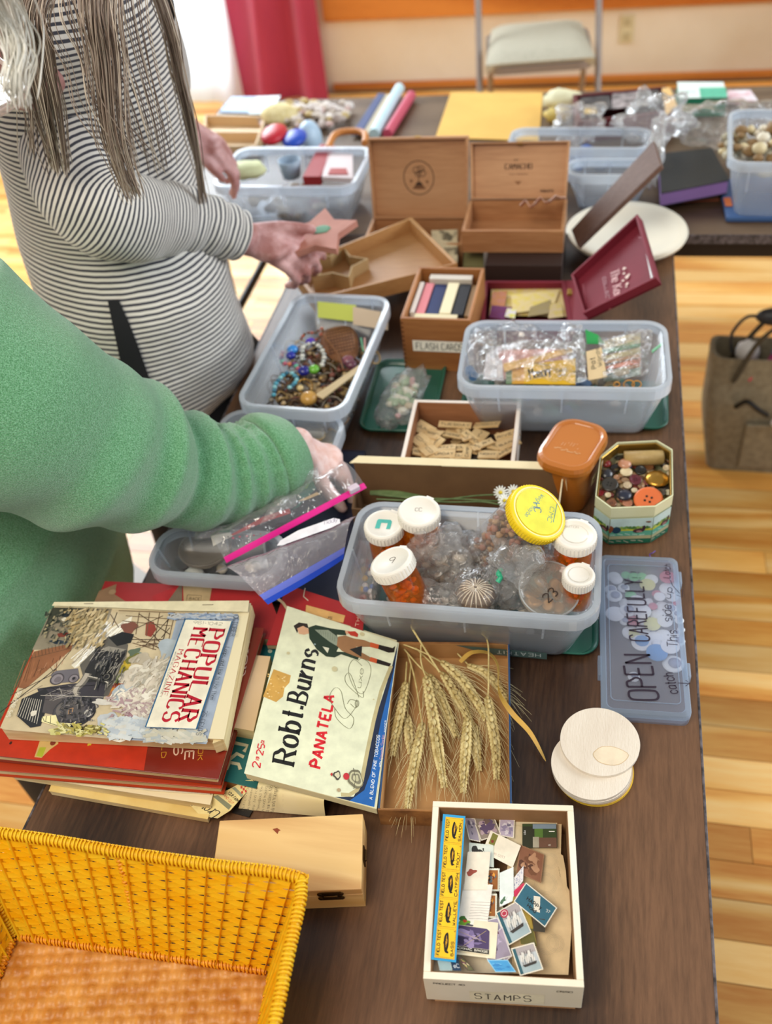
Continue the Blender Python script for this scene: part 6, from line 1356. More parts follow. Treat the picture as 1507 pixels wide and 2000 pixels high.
o = q.build('small_buttons', [mat('bs_a', '6a4a30', .4), mat('bs_b', 'c8b48c', .4), mat('bs_c', '2a2220', .4), mat('bs_d', '8a3c30', .4), mat('bs_e', 'a88058', .4)], None, base=(ce.x, ce.y, TZ + .035), kind='stuff'); tag(o, 'mixed small buttons filling the bottom of the octagonal tin', 'buttons')
solo('thread_scrap', M().tube(catmull([W(1272, 1092, .001), W(1268, 1083, .003), W(1274, 1080, .006), W(1279, 1076, .004)], 4), .0008, 5), mat('violet_thread', '6a4a9a', .6), 'tiny violet thread on the table above the clear case', 'thread')
# ================================================================ BIN OF BAGGED CARDS (right)
gtray('green tray under the bin of bagged cards', [(905, 815), (1300, 842), (1308, 745), (900, 735)])
z8 = Z(880, 600, 3.349)
t, T2, L2, D2 = tub('storage_bin', 'clear plastic bin of bagged cards and strings standing near the right table edge', [(892, 757), (1316, 764), (1302, 626), (906, 626)], .118, .110)
def sheetpx(px, z, zs, mt, name, label, cat, group=None, th=.001, wav=.0, N=10):
    "thin flexible piece through four picture corners (near-left, near-right, far-right, far-left) at four heights"
    c = [W(*px(*q), k) for q, k in zip(z, zs)]; g = []
    for i in range(N + 1):
        row = []
        for j in range(N + 1):
            p = c[0].lerp(c[1], j / N).lerp(c[3].lerp(c[2], j / N), i / N); row.append(p + Vector((0, 0, wav * nz(p, 28, len(label)))))
        g.append(row)
    return solo(name, M().sheet(g, th), mt, label, cat, group=group), c
I = lambda x, y: (x, y)
def pc_(n): return mat('paper_' + n, n, .7)
GC = 'bagged cards in the right bin'
sheetpx(z8, [(330, 470), (800, 480), (760, 270), (310, 280)], (.07, .07, .10, .10), pc_('e2a8a0'), 'card_stack', 'salmon pink card sheet at the back of the card bin', 'card', GC, .004)
sheetpx(z8, [(210, 470), (345, 480), (330, 250), (240, 300)], (.075, .075, .10, .10), pc_('e8e4ea'), 'card_stack', 'white-lilac card sheet at the left of the card bin', 'card', GC, .003)
sheetpx(z8, [(360, 500), (420, 500), (410, 380), (360, 390)], (.085, .085, .10, .10), pc_('7fa07c'), 'card_stack', 'sage green card edge beside the yellow pack', 'card', GC, .003)
sheetpx(z8, [(400, 500), (480, 500), (480, 370), (400, 380)], (.086, .086, .103, .103), pc_('e8b24a'), 'card_stack', 'orange card edge left of the yellow pack', 'card', GC, .003)
o, c = sheetpx(z8, [(478, 500), (815, 505), (815, 335), (478, 375)], (.088, .088, .110, .107), pc_('f0bf22'), 'card_pack', 'golden yellow card pack with black scribbled lettering', 'card', GC, .004)
P = prn(c[0], c[1], c[3], .01, .0006); tline(P, 'Memory', z8(520, 470), z8(660, 440), z8(520, 410), '2c2410', .12, 'serif', .8, .3); tline(P, 'CARDS', z8(690, 430), z8(760, 418), z8(690, 412), '2c2410', .14); tline(P, 'GAME', z8(700, 455), z8(750, 448), z8(700, 440), '2c2410', .14)
q = P.build('lettering', None, PRINTM); ROOT[q.name] = Vector((0, 0, 0)); q.parent = o; q.location = -o.location
sheetpx(z8, [(350, 420), (800, 290), (780, 262), (340, 370)], (.104, .112, .115, .108), pc_('eab860'), 'card_stack', 'pale orange cards fanned above the yellow pack', 'card', GC, .002)
o, c = sheetpx(z8, [(900, 478), (1022, 455), (985, 262), (885, 290)], (.098, .10, .114, .114), pc_('d9c094'), 'index_card', 'tan index card with black handwriting in the card bin', 'card', GC, .001)
P = prn(c[0], c[1], c[3], .01, .0006); tline(P, 'Pat', z8(950, 400), z8(938, 330), z8(920, 405), '2a2014', .14, '', 1.4, .2); tline(P, 'Words', z8(990, 385), z8(965, 265), z8(965, 385), '2a2014', .12, '', 1.4, .2)
q = P.build('handwriting', None, PRINTM); ROOT[q.name] = Vector((0, 0, 0)); q.parent = o; q.location = -o.location
for i, (c1, y0, y1) in enumerate((('d9c898', 170, 250), ('5f9a6c', 225, 275), ('c8b884', 270, 320), ('d8a878', 315, 345), ('d8744c', 340, 385), ('c89068', 385, 410), ('8c9a8c', 400, 460))):
    sheetpx(z8, [(1015, y1 + 25), (1240, y1 - 20), (1240, y0 - 10), (985, y0 + 55)], (.094 - i * .003,) * 2 + (.098 - i * .003,) * 2, pc_(c1), 'thread_skein', ['cream', 'green', 'straw', 'peach', 'orange', 'tan', 'grey-green'][i] + ' band of embroidery skeins in the right-hand bag', 'thread', 'skeins in the card bin', .002)
sheetpx(z8, [(890, 240), (1010, 240), (960, 180), (880, 145)], (.105, .10, .11, .118), mat('bright_green_film', '2a9a4c', .4), 'green_strip', 'bright green bag strip standing behind the index card', 'strip', None, .001)
sheetpx(z8, [(1315, 298), (1380, 245), (1380, 232), (1312, 280)], (.10, .11, .11, .10), mat('bright_green_film', '2a9a4c', .4), 'green_strip', 'short green zip strip at the right end of the card bin', 'strip', None, .001)
for x, y in ((1100, 430), (1130, 420)): solo('coin_button', M().lathe([(.009, 0), (.0095, .001), (.008, .002), (.0003, .0022)], 20, T=Matrix.Translation(W(*z8(x, y), .088))), mat('beige_btn', 'a89c84', .5), 'beige ring button in the right-hand bag, ' + ('left' if x < 1120 else 'right') + ' of a pair', 'button')
solo('film_roll', M().tube([W(*z8(118, 410), .09), W(*z8(150, 455), .09)], .008, 10), mat('blue_roll', '4f7fb0', .4), 'small blue roll at the left end of the card bin', 'roll')
def bagsheet(label, px, pts, zs, m=None, wav=.016, N=22, puff=.01, name='zip_bag', seed=0):
    c = [W(*px(*q), k) for q, k in zip(pts, zs)]; g = []
    for i in range(N + 1):
        row = []
        for j in range(N + 1):
            u, v = j / N, i / N; p = c[0].lerp(c[1], u).lerp(c[3].lerp(c[2], u), v); row.append(p + Vector((0, 0, wav * nz(p, 22, seed) + wav * .5 * nz(p, 60, seed) + puff * sin(pi * u) * sin(pi * v))))
        g.append(row)
    return solo(name, M().sheet(g, .0002), m or bagm, label, 'bag', group='clear plastic bags in the bins'), g
bagsheet('clear bag over the yellow card pack', z8, [(270, 480), (885, 500), (880, 180), (240, 250)], (.095, .10, .125, .115), seed=1, wav=.012)
bagsheet('clear bag folded at the left end of the card bin', z8, [(110, 440), (300, 480), (300, 130), (110, 150)], (.10, .10, .112, .112), seed=3)
bagsheet('clear bag peak rising in the middle of the card bin', z8, [(640, 270), (880, 430), (860, 120), (740, 110)], (.105, .11, .135, .135), seed=5, wav=.01)
bagsheet('clear stiff bag over the embroidery skeins', z8, [(1000, 480), (1290, 450), (1320, 150), (960, 200)], (.098, .10, .116, .112), seed=7, wav=.01)
bagsheet('clear bag at the back left of the card bin', z8, [(200, 260), (700, 260), (700, 160), (220, 110)], (.09, .09, .108, .108), seed=8)
lumps('packing_filler', T2 @ Vector((0, .0, .035)), (.12, .05, .022), 60, .012, [mat('filler_e', 'b8a888', .7), mat('filler_f', '5c8a74', .7), mat('filler_g', '8a8680', .7), mat('filler_h', '5a78a0', .7), MATS['filler_c']], 'coloured odds and ends seen through the wall of the card bin', 'contents', seed=18)
for i, (x, r) in enumerate(((1085, 4), (1165, 7), (1215, 6))):
    p = W(*z8(x, 500), .113); solo('rubber_band', M().tube([p + Vector((r * .0011 * cos(a), -.002, r * .0011 * sin(a))) for a in [2 * pi * k / 16 for k in range(16)]], .0009, 5, loop=True), mat('amber_band', 'c88a28', .5), ['tiny', 'larger', 'open'][i] + ' tan rubber band clinging to the card bin rim', 'band')
# ================================================================ JEWELLERY BIN
z9 = Z(520, 600, 6.279)
t, T3, L3, D3 = tub('storage_bin', 'long clear bin heaped with costume jewellery beside the striped shirt', [(472, 790), (690, 812), (752, 577), (562, 573)], .112, .105)
jc = [mat('jw_a', '6a5038', .4, metal=.3), mat('jw_b', 'a88a58', .35, metal=.6), mat('jw_c', '3c2c22', .5), mat('jw_d', '8c8478', .35, metal=.5), mat('jw_e', 'c0a67c', .5), mat('jw_f', '7a4638', .5)]
q = M(T3); random.seed(6)
for i in range(70):
    x, y = R(-.07, .07), R(-.145, .085); r = R(.008, .022); a0 = R(0, 6.3); z = R(.04, .058) - .00 * y
    q.tube([(x + r * cos(a), y + r * .8 * sin(a), z + .006 * sin(a * 2 + a0)) for a in [2 * pi * k / 14 for k in range(14)]], R(.0008, .0018), 5, i % 6, loop=True)
for i in range(260):
    x, y, s = R(-.072, .072), R(-.15, .09), R(.0025, .006); q.ball((x, y, R(.036, .056)), (s, s, s * .8), 7, 5, random.randrange(6))
o = q.build('jewellery_tangle', jc, None, base=T3 @ Vector((0, 0, .04)), kind='stuff'); tag(o, 'tangle of brown, gold and silver chains filling the jewellery bin', 'jewellery')
M(T3).box(-.07, .07, -.15, .10, .006, .04).build('x', jc[2], None) if 0 else None
lumps('jewellery_base', T3 @ Vector((0, -.03, .03)), (.065, .115, .012), 120, .012, jc, 'dark mass of jewellery at the bottom of the long bin', 'jewellery', seed=19)
zj = .068
def loopbeads(name, label, pts, r, col, z, n=None, cols=None):
    pa = catmull([W(*z9(*p), z) for p in pts], 6, closed=False); q = M(); d = 0; last = None; k = 0
    for p in pa:
        if last is None or (p - last).length > r * 1.55: q.ball(p + Vector((0, 0, R(-.001, .001))), (r, r * .9, r * .85), 9, 6, k % len(cols or [1])); last = p; k += 1
    solo(name, q, cols or col, label, 'bracelet')
bb = [mat('bead_sky', '4fa0b8', .3), mat('bead_teal', '2f6f88', .3), mat('bead_ice', '8cc4cc', .3)]
loopbeads('bead_bracelet', 'turquoise bead bracelet at the left of the jewellery bin', [(90, 1070), (110, 960), (190, 850), (280, 800), (370, 860), (350, 930), (260, 1010)], .0042, None, zj + .004, cols=bb)
loopbeads('bead_bracelet', 'multicoloured bead bracelet with cobalt stones', [(200, 560), (180, 640), (240, 700), (330, 690), (400, 760), (480, 790)], .0044, None, zj + .002, cols=[mat('bead_rose', 'b85a70', .35), mat('bead_coral', 'd8785c', .35), mat('bead_plum', '6a3070', .35), mat('bead_mint', '5fb8a0', .35)])
loopbeads('bead_necklace', 'silver-white link bracelet in the middle of the jewellery bin', [(440, 640), (450, 500), (540, 440), (650, 480), (710, 600), (680, 720)], .0048, None, zj + .004, cols=[mat('silver_link', 'b8bcb8', .25, metal=.7), mat('pearl_link', 'd8d8d0', .3)])
loopbeads('bead_necklace', 'string of small coral-brown beads beside the leather patch', [(430, 380), (480, 320), (600, 310), (700, 260), (640, 380), (560, 420)], .0032, None, zj + .002, cols=[jc[5], mat('coral_bead', 'b8583c', .4), jc[0]])
for x, y, r, c_, nm in ((320, 520, .010, '2f8ad8', 'bright blue square stone'), (300, 590, .0085, '1c2a9c', 'cobalt round stone left of the silver links'), (460, 780, .0105, '1c1f80', 'deep blue stone beside the green bead'), (585, 760, .0095, '6fb83c', 'lime green round bead'), (540, 425, .009, '4a2ab0', 'violet stone above the silver links'), (1000, 650, .011, '8a5060', 'dusty mauve glass flower'), (1040, 700, .010, '6a3a4c', 'dark plum bead under the mauve one'), (520, 1115, .0145, 'c8984a', 'golden shell-shaped clip'), (415, 990, .006, 'd8c088', 'small pearl inside the gold ring')):
    solo('stone_bead', M().ball(W(*z9(x, y), zj + .003), (r, r, r * .75), 14, 9), mat('gem_' + c_, c_, .25, coat=.3), nm + ' in the jewellery bin', 'bead')
solo('gold_bangle', M().tube([W(*z9(470 + 95 * cos(a), 970 + 85 * sin(a)), zj) for a in [2 * pi * k / 24 for k in range(24)]], .0018, 8, loop=True), mat('antique_gold', 'a8803c', .3, metal=.8), 'thin gold bangle near the front of the jewellery bin', 'bangle')
lp = [(700, 300), (830, 240), (1010, 230), (1110, 330), (1130, 480), (1090, 600), (900, 660), (740, 570), (660, 440)]
pl = [W(*z9(*p), zj + .004) for p in lp]; m_ = mean(pl); q = M(); q.rings([[p - Vector((0, 0, .004)) for p in catmull(pl, 4, True)], [p for p in catmull(pl, 4, True)], [m_ + (p - m_) * .8 + Vector((0, 0, .004)) for p in catmull(pl, 4, True)]], smooth=True)
t = thing('leather_patch', 'brown woven leather purse patch on top of the jewellery', 'purse', m_); q.build('leather_body', mat('saddle_leather', '6e4426', .6, '84552f', 60), t)
q = M()
for i in range(9):
    for j in range(8): q.ball(m_ + (pl[4] - pl[7]) * ((i - 4) / 11) + (pl[1] - pl[6]) * ((j - 3.5) / 11) + Vector((0, 0, .0042)), (.002, .002, .0006), 7, 4)
q.build('punched_dots', mat('dark_leather', '2e1a10', .8), t, kind='stuff')
solo('thin_cord', M().tube(catmull([W(*z9(*p), zj + .012) for p in ((690, 330), (760, 420), (840, 520), (900, 620), (940, 760))], 6), .0014, 6), mat('tan_cord', '8a5c38', .7), 'thin tan cord trailing across the leather patch', 'cord')
solo('ivory_stick', slab([W(*z9(*p), k) for p, k in (((690, 1120), .076), ((1120, 790), .084), ((1140, 700), .084), ((600, 1070), .076))], .003), mat('ivory_stick', 'd9c49c', .5, 'cdb68a', 10), 'long cream wooden stick laid across the jewellery', 'stick', bevel=.001)
o = solo('paper_note', slab([T3 @ Vector(p) for p in ((-.045, D3 / 2 - .030, .075), (.025, D3 / 2 - .030, .070), (.025, D3 / 2 - .018, .096), (-.045, D3 / 2 - .018, .100))], .0006), mat('lime_note', 'd6e26a', .7), 'lime-yellow sticky note inside the back wall of the jewellery bin', 'note')
solo('card_strip', slab([T3 @ Vector(p) for p in ((.020, D3 / 2 - .033, .066), (.083, D3 / 2 - .033, .058), (.083, D3 / 2 - .020, .084), (.020, D3 / 2 - .020, .094))], .0008), mat('cream_strip', 'e2cdb4', .7), 'cream card strip beside the lime note', 'card')
for k, c_ in enumerate(('6fb890', 'd8a8a0')): solo('pen', M().tube([W(*z9(1160 + 45 * k, 380), .082), W(*z9(1190 + 20 * k, 540), .078)], .0016, 7), mat('pen_' + c_, c_, .4), ('mint green' if k == 0 else 'pale pink') + ' thin stick at the right wall of the jewellery bin', 'stick')
# ================================================================ BINS UNDER THE GREEN SLEEVE
t, T4, L4, D4 = tub('storage_bin', 'shallow clear bin that the green-sleeved hand reaches into', [(404, 915), (648, 930), (670, 812), (425, 797)], .082, .075)
solo('playing_card', slab([W(*q, .03) for q in ((612, 925), (646, 925), (645, 866), (618, 868))], .001), pc_('e0a030'), 'orange card with a tan border leaning in the bin by the hand', 'card')
solo('playing_card', slab([W(*q, .028) for q in ((606, 930), (651, 930), (649, 860), (611, 862))], .001), pc_('e6c888'), 'tan card lying directly under the orange one', 'card')
t, T5, L5, D5 = tub('storage_bin', 'shallow clear bin at the left table edge under the zip bags', [(284, 1115), (545, 1145), (560, 1035), (312, 1030)], .084, .07)
zb5 = Z(380, 900, 4.432)
c0 = W(*zb5(110, 800), .05); solo('clear_dish', M().lathe([(.0003, 0), (.02, 0), (.022, .003), (.036, .006), (.038, .014), (.036, .014), (.034, .008), (.02, .005), (.0003, .004)], 28, T=Matrix.Translation(c0)), film('dish_clear', 'f2ece4', .25, .1, None, 'd8d0c8', 1.2), 'round clear dish inside the left-edge bin', 'dish')
solo('dark_disc', M().lathe([(.016, 0), (.016, .004), (.0003, .004)], 24, T=Matrix.Translation(W(362, 1098, .03))), mat('dark_brown_lid', '2c1e16', .5), 'small dark brown round lid in the left-edge bin', 'lid')
lumps('packing_filler', T5 @ Vector((0, 0, .02)), (.09, .05, .008), 14, .012, [MATS['filler_c'], MATS['filler_a']], 'pale lumps of small things at the bottom of the left-edge bin', 'contents', seed=28)
def zipper(g, row, m, name, parent, r=.0035, n=None):
    pts = [p + Vector((0, 0, .001)) for p in g[row]]; q = M().tube(pts, r, 8, flat=.5); return q
def zbag(label, pts, zs, mt, zc_, seed, wav, puff, zmat, slider=None, rowz=0):
    N = 26; c = [W(*zb5(*q), k) for q, k in zip(pts, zs)]; g = []
    for i in range(N + 1):
        row = []
        for j in range(N + 1):
            u, v = j / N, i / N; p = c[0].lerp(c[1], u).lerp(c[3].lerp(c[2], u), v); e = min(1, 6 * v)
            row.append(p + Vector((0, 0, e * (wav * nz(p, 20, seed) + wav * .5 * nz(p, 55, seed)) + puff * sin(pi * v) * (1.2 - .6 * u))))
        g.append(row)
    t = thing('zip_bag', label, 'bag', mean(c), 'clear zip bags on the left-edge bin'); M().sheet(g, .0003).build('bag_film', mt, t)
    for k, mm in enumerate(zmat):
        g2 = [[g[0][j] + (g[0][j] - g[4][j]).normalized() * ((s + k * 1.0) * .0085) + Vector((0, 0, .001 + .001 * (s == .5))) for j in range(N + 1)] for s in ((0, .5, 1) if k < 1 else (0, .4, .9))]
        M().sheet(g2, .0008).build('zip_band', mm, t)
    if slider is not None: p = g[0][slider]; M(frame(p, g[0][slider] - g[0][slider - 1])).box(-.008, .008, -.006, .004, -.003, .005).build('slider', mat('clear_slider', 'd8c8d8', .3), t, bevel=.001)
    return t, g
t, g = zbag('zip bag with a hot-pink slider seal holding red and green cards', [(250, 840), (1460, 195), (1300, 20), (120, 640)], (.092, .095, .115, .11), zipbag, None, 2, .006, .010, [mat('hot_pink', 'e0208c', .35)], 24)
P = prn(W(*zb5(200, 840), .1145), W(*zb5(1100, 480), .1145), W(*zb5(100, 620), .1145), .01, 0)
P = Print(W(*zb5(120, 800), .090), CX * .01, -CD * .01 if 0 else Vector((CX.y * -1, CX.x, 0)).normalized() * .01); 
P = prn(W(*zb5(100, 850), .095), W(*zb5(1100, 850), .095), W(*zb5(100, 100), .095), .01, 0)
P.poly(pp(P, [(310, 640), (600, 480), (820, 410), (830, 455), (600, 530), (330, 650)], zb5), 'b8282c').poly(pp(P, [(210, 620), (240, 580), (330, 560), (300, 620)], zb5), '1f5a48').poly(pp(P, [(890, 330), (930, 230), (1020, 160), (1050, 240), (960, 330)], zb5), '0f5a50').poly(pp(P, [(830, 430), (900, 370), (940, 345), (900, 400)], zb5), '0f5a50').poly(pp(P, [(890, 350), (1060, 270), (1080, 290), (960, 340)], zb5), 'c8a878')
P.poly(pp(P, [(140, 650), (300, 620), (330, 650), (160, 740)], zb5), 'cfc8c0'); P.line(pp(P, [(912, 262), (930, 240), (936, 254), (955, 225), (962, 240), (990, 198)], zb5), .1, 'b8d858')
for i, (x, y, r) in enumerate(((332, 668, 12), (390, 658, 11), (452, 652, 11), (512, 645, 8), (570, 634, 7))): P.disc(*ppx(P, *zb5(x, y)), r * .017, 'c02850' if i != 2 else 'd88a98')
for i, (x, y, r) in enumerate(((492, 578, 9), (550, 574, 8), (614, 566, 6), (674, 560, 5), (245, 680, 7), (290, 660, 7))): P.disc(*ppx(P, *zb5(x, y)), r * .017, '302434')
solo('game_cards', P.m, PRINTM, 'red and green printed cards inside the pink-sealed zip bag', 'card')
bagsheet('loose white plastic bag leaf under the green cuff', zb5, [(560, 560), (890, 385), (870, 290), (700, 300)], (.100, .104, .112, .11), bagw, .006, seed=11)
o, g_ = bagsheet('printed clear bag back lying above the pink-sealed one', zb5, [(680, 330), (1080, 160), (1060, 45), (760, 160)], (.106, .106, .118, .118), bagw, .005, seed=12)
bagsheet('clear bag flap drooping at the left end of the zip bags', zb5, [(0, 690), (260, 640), (420, 520), (0, 610)], (.086, .09, .10, .09), bagw, .005, seed=14)
t, g = zbag('zip bag with a royal-blue seal draped in front of the pink one', [(560, 1170), (1300, 750), (1400, 480), (180, 970)], (.085, .090, .10, .088), film('zip_bag_frost', 'ffffff', .22, .16, (70, .9), 'faf6ff', 2.0), None, 6, .004, .022, [mat('royal_blue_pale', '6a78d8', .35), mat('royal_blue', '1c48c8', .35)])
P = prn(W(*zb5(700, 740), .112), W(*zb5(1270, 560), .112), W(*zb5(700, 640), .112), .01, 0); P.poly(pp(P, [(712, 735), (740, 690), (900, 600), (1200, 495), (1255, 505), (1260, 540), (1180, 580), (900, 680), (760, 730)], zb5), 'efecf4'); tline(P, 'Tiddly', zb5(1110, 555), zb5(1240, 520), zb5(1105, 525), 'a8a0b4', .12, '', 1.3, .2)
q = P.build('bag_label', t, PRINTM)
# ================================================================ ZIP BAG OF TILES ON A GREEN LID
gtray('green lid under the bag of picture tiles', [(700, 842), (858, 842), (862, 706), (735, 700)])
pts = [W(*q, k) for q, k in (((700, 835), .014), ((790, 838), .012), ((850, 712), .026), ((775, 700), .026))]
lumps('tile_heap', mean([W(790, 760, .02), W(780, 790, .02)]), (.022, .055, .008), 70, .0075, [mat('tl_a', 'd8d2b8', .5), mat('tl_b', 'c8b89c', .5), mat('tl_c', '9ab08c', .5), mat('tl_d', 'c89a98', .5), mat('tl_e', 'e4e0d0', .5)], 'cream and green word bits inside the zip bag on the green lid', 'tiles', seed=33)
solo('zip_bag', M().ball((0, 0, 0), (.034, .078, .019), 30, 20, T=frame(mean([W(787, 768, .024), W(783, 780, .024)]), (.97, -.22, 0)), fn=lambda d: 1 + .25 * (2 * abs(nz(d, 2, 5)) - .3) + .08 * nz(d, 9, 2)), bagw, 'full zip bag of word tiles lying on the green lid', 'bag')
# ================================================================ FLASH CARD BOX
bw = wood('honey_box_wood', '8c562c', 'b47a44', axis='x', rough=.5, rings=2.5)
T = frame(W(840, 704, 0).lerp(W(842, 704, 0), .5), (1, -.02, 0)); a_, b_, c_, d_ = W(784, 621, .105), W(923, 627, .105), W(941, 523, .105), W(815, 521, .105)
ce = mean([a_, b_, c_, d_]); L = ((b_ - a_).length + (c_ - d_).length) / 2; D = ((d_ - a_).length + (c_ - b_).length) / 2; T = frame((ce.x, ce.y, TZ), ((b_ - a_ + c_ - d_).x, (b_ - a_ + c_ - d_).y, 0))
t = thing('card_box', 'tall honey-coloured wooden box labelled FLASH CARDS with cards on edge', 'box', (ce.x, ce.y, TZ))
open_box(t, T, L, D, .105, .0055, bw)
P = Print(T @ Vector((-L / 2, -D / 2, 0)), T.to_3x3() @ Vector((.01, 0, 0)), (0, 0, .01), lift=.0006); Lc = L * 100
P.rect(Lc * .15, 4.0, Lc * .93, 6.2, 'ece6d8').text('FLASH CARDS', Lc * .2, 4.4, 1.3, '2c2824', 0, .1, '', 1.6, .2, 1, 0, Lc * .68)
for i in range(11): P.rect(0, .4 + i * .9, .45, .8 + i * .9, '6a3c1c', keep=i > 0)
P.build('front_label', t, PRINTM)
for i, (x0, x1, c1, nm) in enumerate(((-.43, -.37, 'e8e2dc', 'white card stack at the left wall'), (-.34, -.22, 'd88088', 'pink card stack'), (-.2, -.02, '1f2c5c', 'navy card stack'), (0, .16, 'e4d8b4', 'cream card stack'), (.18, .34, '1c1c24', 'black card stack'), (.36, .43, '8a6c48', 'tan printed card stack at the right wall'))):
    solo('card_stack', M(T).box(L * x0, L * x1, -D * .28, D * .30, .012, .094 - .002 * (i % 3)), pc_(c1), nm + ' in the flash card box', 'card', group='card stacks in the flash card box')
solo('card_stack', M(T).box(-L * .34, L * .28, -D * .40, -D * .32, .012, .096), pc_('d8cca8'), 'cream cards standing along the front of the flash card box', 'card', group='card stacks in the flash card box')
solo('card_stack', M(T).box(-L * .3, L * .34, D * .33, D * .42, .012, .098), pc_('d0c8bc'), 'grey-white cards standing along the back of the flash card box', 'card', group='card stacks in the flash card box')
# ================================================================ TILTED WOODEN TRAY AND STAR BOX
cd = wood('cedar_tray', 'a87848', 'c79a64', axis='x', rough=.5, rings=2)
def traybox(t, c, h, th, m, floor=True, zb_=None):
    "tray whose rim corners are given (nl, nr, fr, fl)"
    dn = Vector((0, 0, -h)); ce = mean(c)
    for i in range(4):
        a, b = c[i], c[(i + 1) % 4]; ia, ib = a + (ce - a).normalized() * th * 1.4, b + (ce - b).normalized() * th * 1.4
        M().hexa([a + dn, b + dn, ib + dn, ia + dn], [a, b, ib, ia]).build('side_panel', m, t, bevel=.0006)
    if floor: slab([p + dn * .9 for p in [q + (ce - q).normalized() * th for q in c]], .003).build('bottom_panel', m, t)
c = [W(612, 584, .066), W(893, 514, .09), W(803, 424, .094), W(566, 520, .07)]
t = thing('wooden_tray', 'shallow cedar tray lying askew with a star-shaped box in its corner', 'tray', W(740, 520, .015)); traybox(t, c, .032, .006, cd)
def star(cx, cy, r1, r2, z0, z1, a0, T=None): return [(cx + (r1 if i % 2 == 0 else r2) * cos(a0 + i * pi / 5), cy + (r1 if i % 2 == 0 else r2) * sin(a0 + i * pi / 5)) for i in range(10)]
sc0 = W(662, 548, .036); so, si = star(sc0.x, sc0.y, .062, .036, 0, 0, .3), star(sc0.x, sc0.y, .0575, .033, 0, 0, .3)
q = M().rings([[(x, y, TZ + .041) for x, y in so], [(x, y, TZ + .074) for x, y in so], [(x, y, TZ + .074) for x, y in si], [(x, y, TZ + .044) for x, y in si]], smooth=False)
solo('star_box', q, mat('kraft_star', 'b89a6c', .75, 'a88a5c', 20), 'open star-shaped kraft box sitting in the cedar tray', 'box')
# star lid in the hand
SL = W(622, 452, .205); ss = star(0, 0, .070, .039, 0, 0, .25)
T = mtx(SL, .1, .12, -.10); q = M(T).prism(ss, -.012, 0); t = thing('star_cover', 'brick-pink star-shaped box lid held in the striped person\'s hand', 'lid', SL); q.build('lid_body', mat('clay_paint', 'c08474', .7, 'b27666', 18), t, bevel=.002)
M(T).ball((.004, .004, .0005), (.017, .013, .001), 14, 4, fn=lambda d: 1 + .2 * nz(d, 3, 1)).build('green_patch', mat('sage_paint', '6f9a80', .8), t)
# ================================================================ CIGAR BOXES WITH UPRIGHT LIDS
ce1 = wood('cedar_box', 'a06c44', 'c08e62', 'cf9f74', axis='x', rough=.5, rings=2)
def cigar(label, lid_px, ztop, yb, depth, z0, h, art):
    (xa, ya), (xb, yb_) = lid_px; y_ = yb + .045
    L0, L1 = WY(xa, ya, y_), WY(xb, yb_, y_); Wd = L1.x - L0.x; x0 = L0.x; zt_ = L0.z
    t = thing('cedar_cigar_box', label, 'box', (x0 + Wd / 2, yb - depth / 2, TZ + z0), 'cedar cigar boxes standing open')
    T = Matrix.Translation((x0 + Wd / 2, yb - depth / 2, TZ + z0)); open_box(t, T, Wd, depth, h, .006, ce1)
    A = [Vector((x0 + .004, yb + .002, TZ + z0 + h)), Vector((x0 + Wd - .002, yb + .002, TZ + z0 + h)), Vector((L1.x, y_, zt_)), Vector((L0.x, y_, zt_))]; n = (A[1] - A[0]).cross(A[3] - A[0]).normalized()
    M().hexa([p - n * .006 for p in A], A).build('lid', ce1, t, bevel=.0006)
    m_ = mean(A)
    for i in range(4):
        a, b = A[i], A[(i + 1) % 4]; ia, ib = a + (m_ - a) * .05, b + (m_ - b) * .05
        M().hexa([a, b, ib, ia], [p + n * .014 for p in (a, b, ib, ia)]).build('lid_rim', ce1, t, bevel=.0005)
    P = prn(A[0], A[1], A[3], .01, .0004); art(P); P.build('burnt_print', t, PRINTM)
    M().box(x0 + Wd / 2 - .006, x0 + Wd / 2 + .006, y_ - .012, y_ - .004, zt_ - .001, zt_ + .004).build('brass_catch', gold, t)
    return t, T, Wd
bk = '4a2e1c'
def art1(P):
    cx, cy = P.w / 2, P.h / 2
    P.line([(cx + 3.1 * cos(a), cy + 3.3 * sin(a)) for a in [2 * pi * i / 40 for i in range(40)]], .17, bk, close=True); P.disc(cx, cy - 1.5, .75, bk); P.poly([(cx - 1.4, cy - 2.2), (cx + 1.4, cy - 2.2), (cx + .9, cy - 1.5), (cx - .9, cy - 1.5)], '7a5030')
    for a, b, r in ((-.3, 1.5, .8), (.5, 1.7, .7), (.7, .9, .8), (-.1, .8, .6)): P.line([(cx + a + r * cos(q), cy + b + r * .8 * sin(q)) for q in [2 * pi * i / 16 for i in range(16)]], .14, bk, close=True)
    P.line([(cx + .1, cy + .5), (cx - .1, cy - 1)], .16, bk); P.blob(cx - 1.6, cy - .6, .3, '8a5c38'); P.blob(cx + 1.7, cy - .8, .3, '8a5c38')
def art2(P):
    cx, cy = P.w / 2, P.h / 2; P.text('CAMACHO', cx - 2.6, cy + .3, .95, bk, 0, .2, 'serif', 1.7, 0, 1, 0, 5.2); P.text('EST', cx - .8, cy + 1.8, .3, bk, 0, .18, '', 2); P.text('DANLI HONDURAS', cx - 1.8, cy - .8, .25, '8a5c38', 0, .18, '', 1.4, 0, 1, 0, 3.6); P.poly([(cx - .8, cy - 2), (cx + .6, cy - 2), (cx - .1, cy - 2.7)], '8a5c38'); P.text('ROBUSTO', P.w - 5, 1.2, .4, bk, 0, .25, '', 1.5)
cigar('open cedar cigar box with an oval burnt emblem inside its upright lid', ((720, 269), (915, 268)), .2, 1.80, .11, .0, .055, art1)
t, T, Wd = cigar('open cedar cigar box with dark lettering inside its upright lid', ((919, 279), (1113, 279)), .2, 1.775, .13, .062, .045, art2)
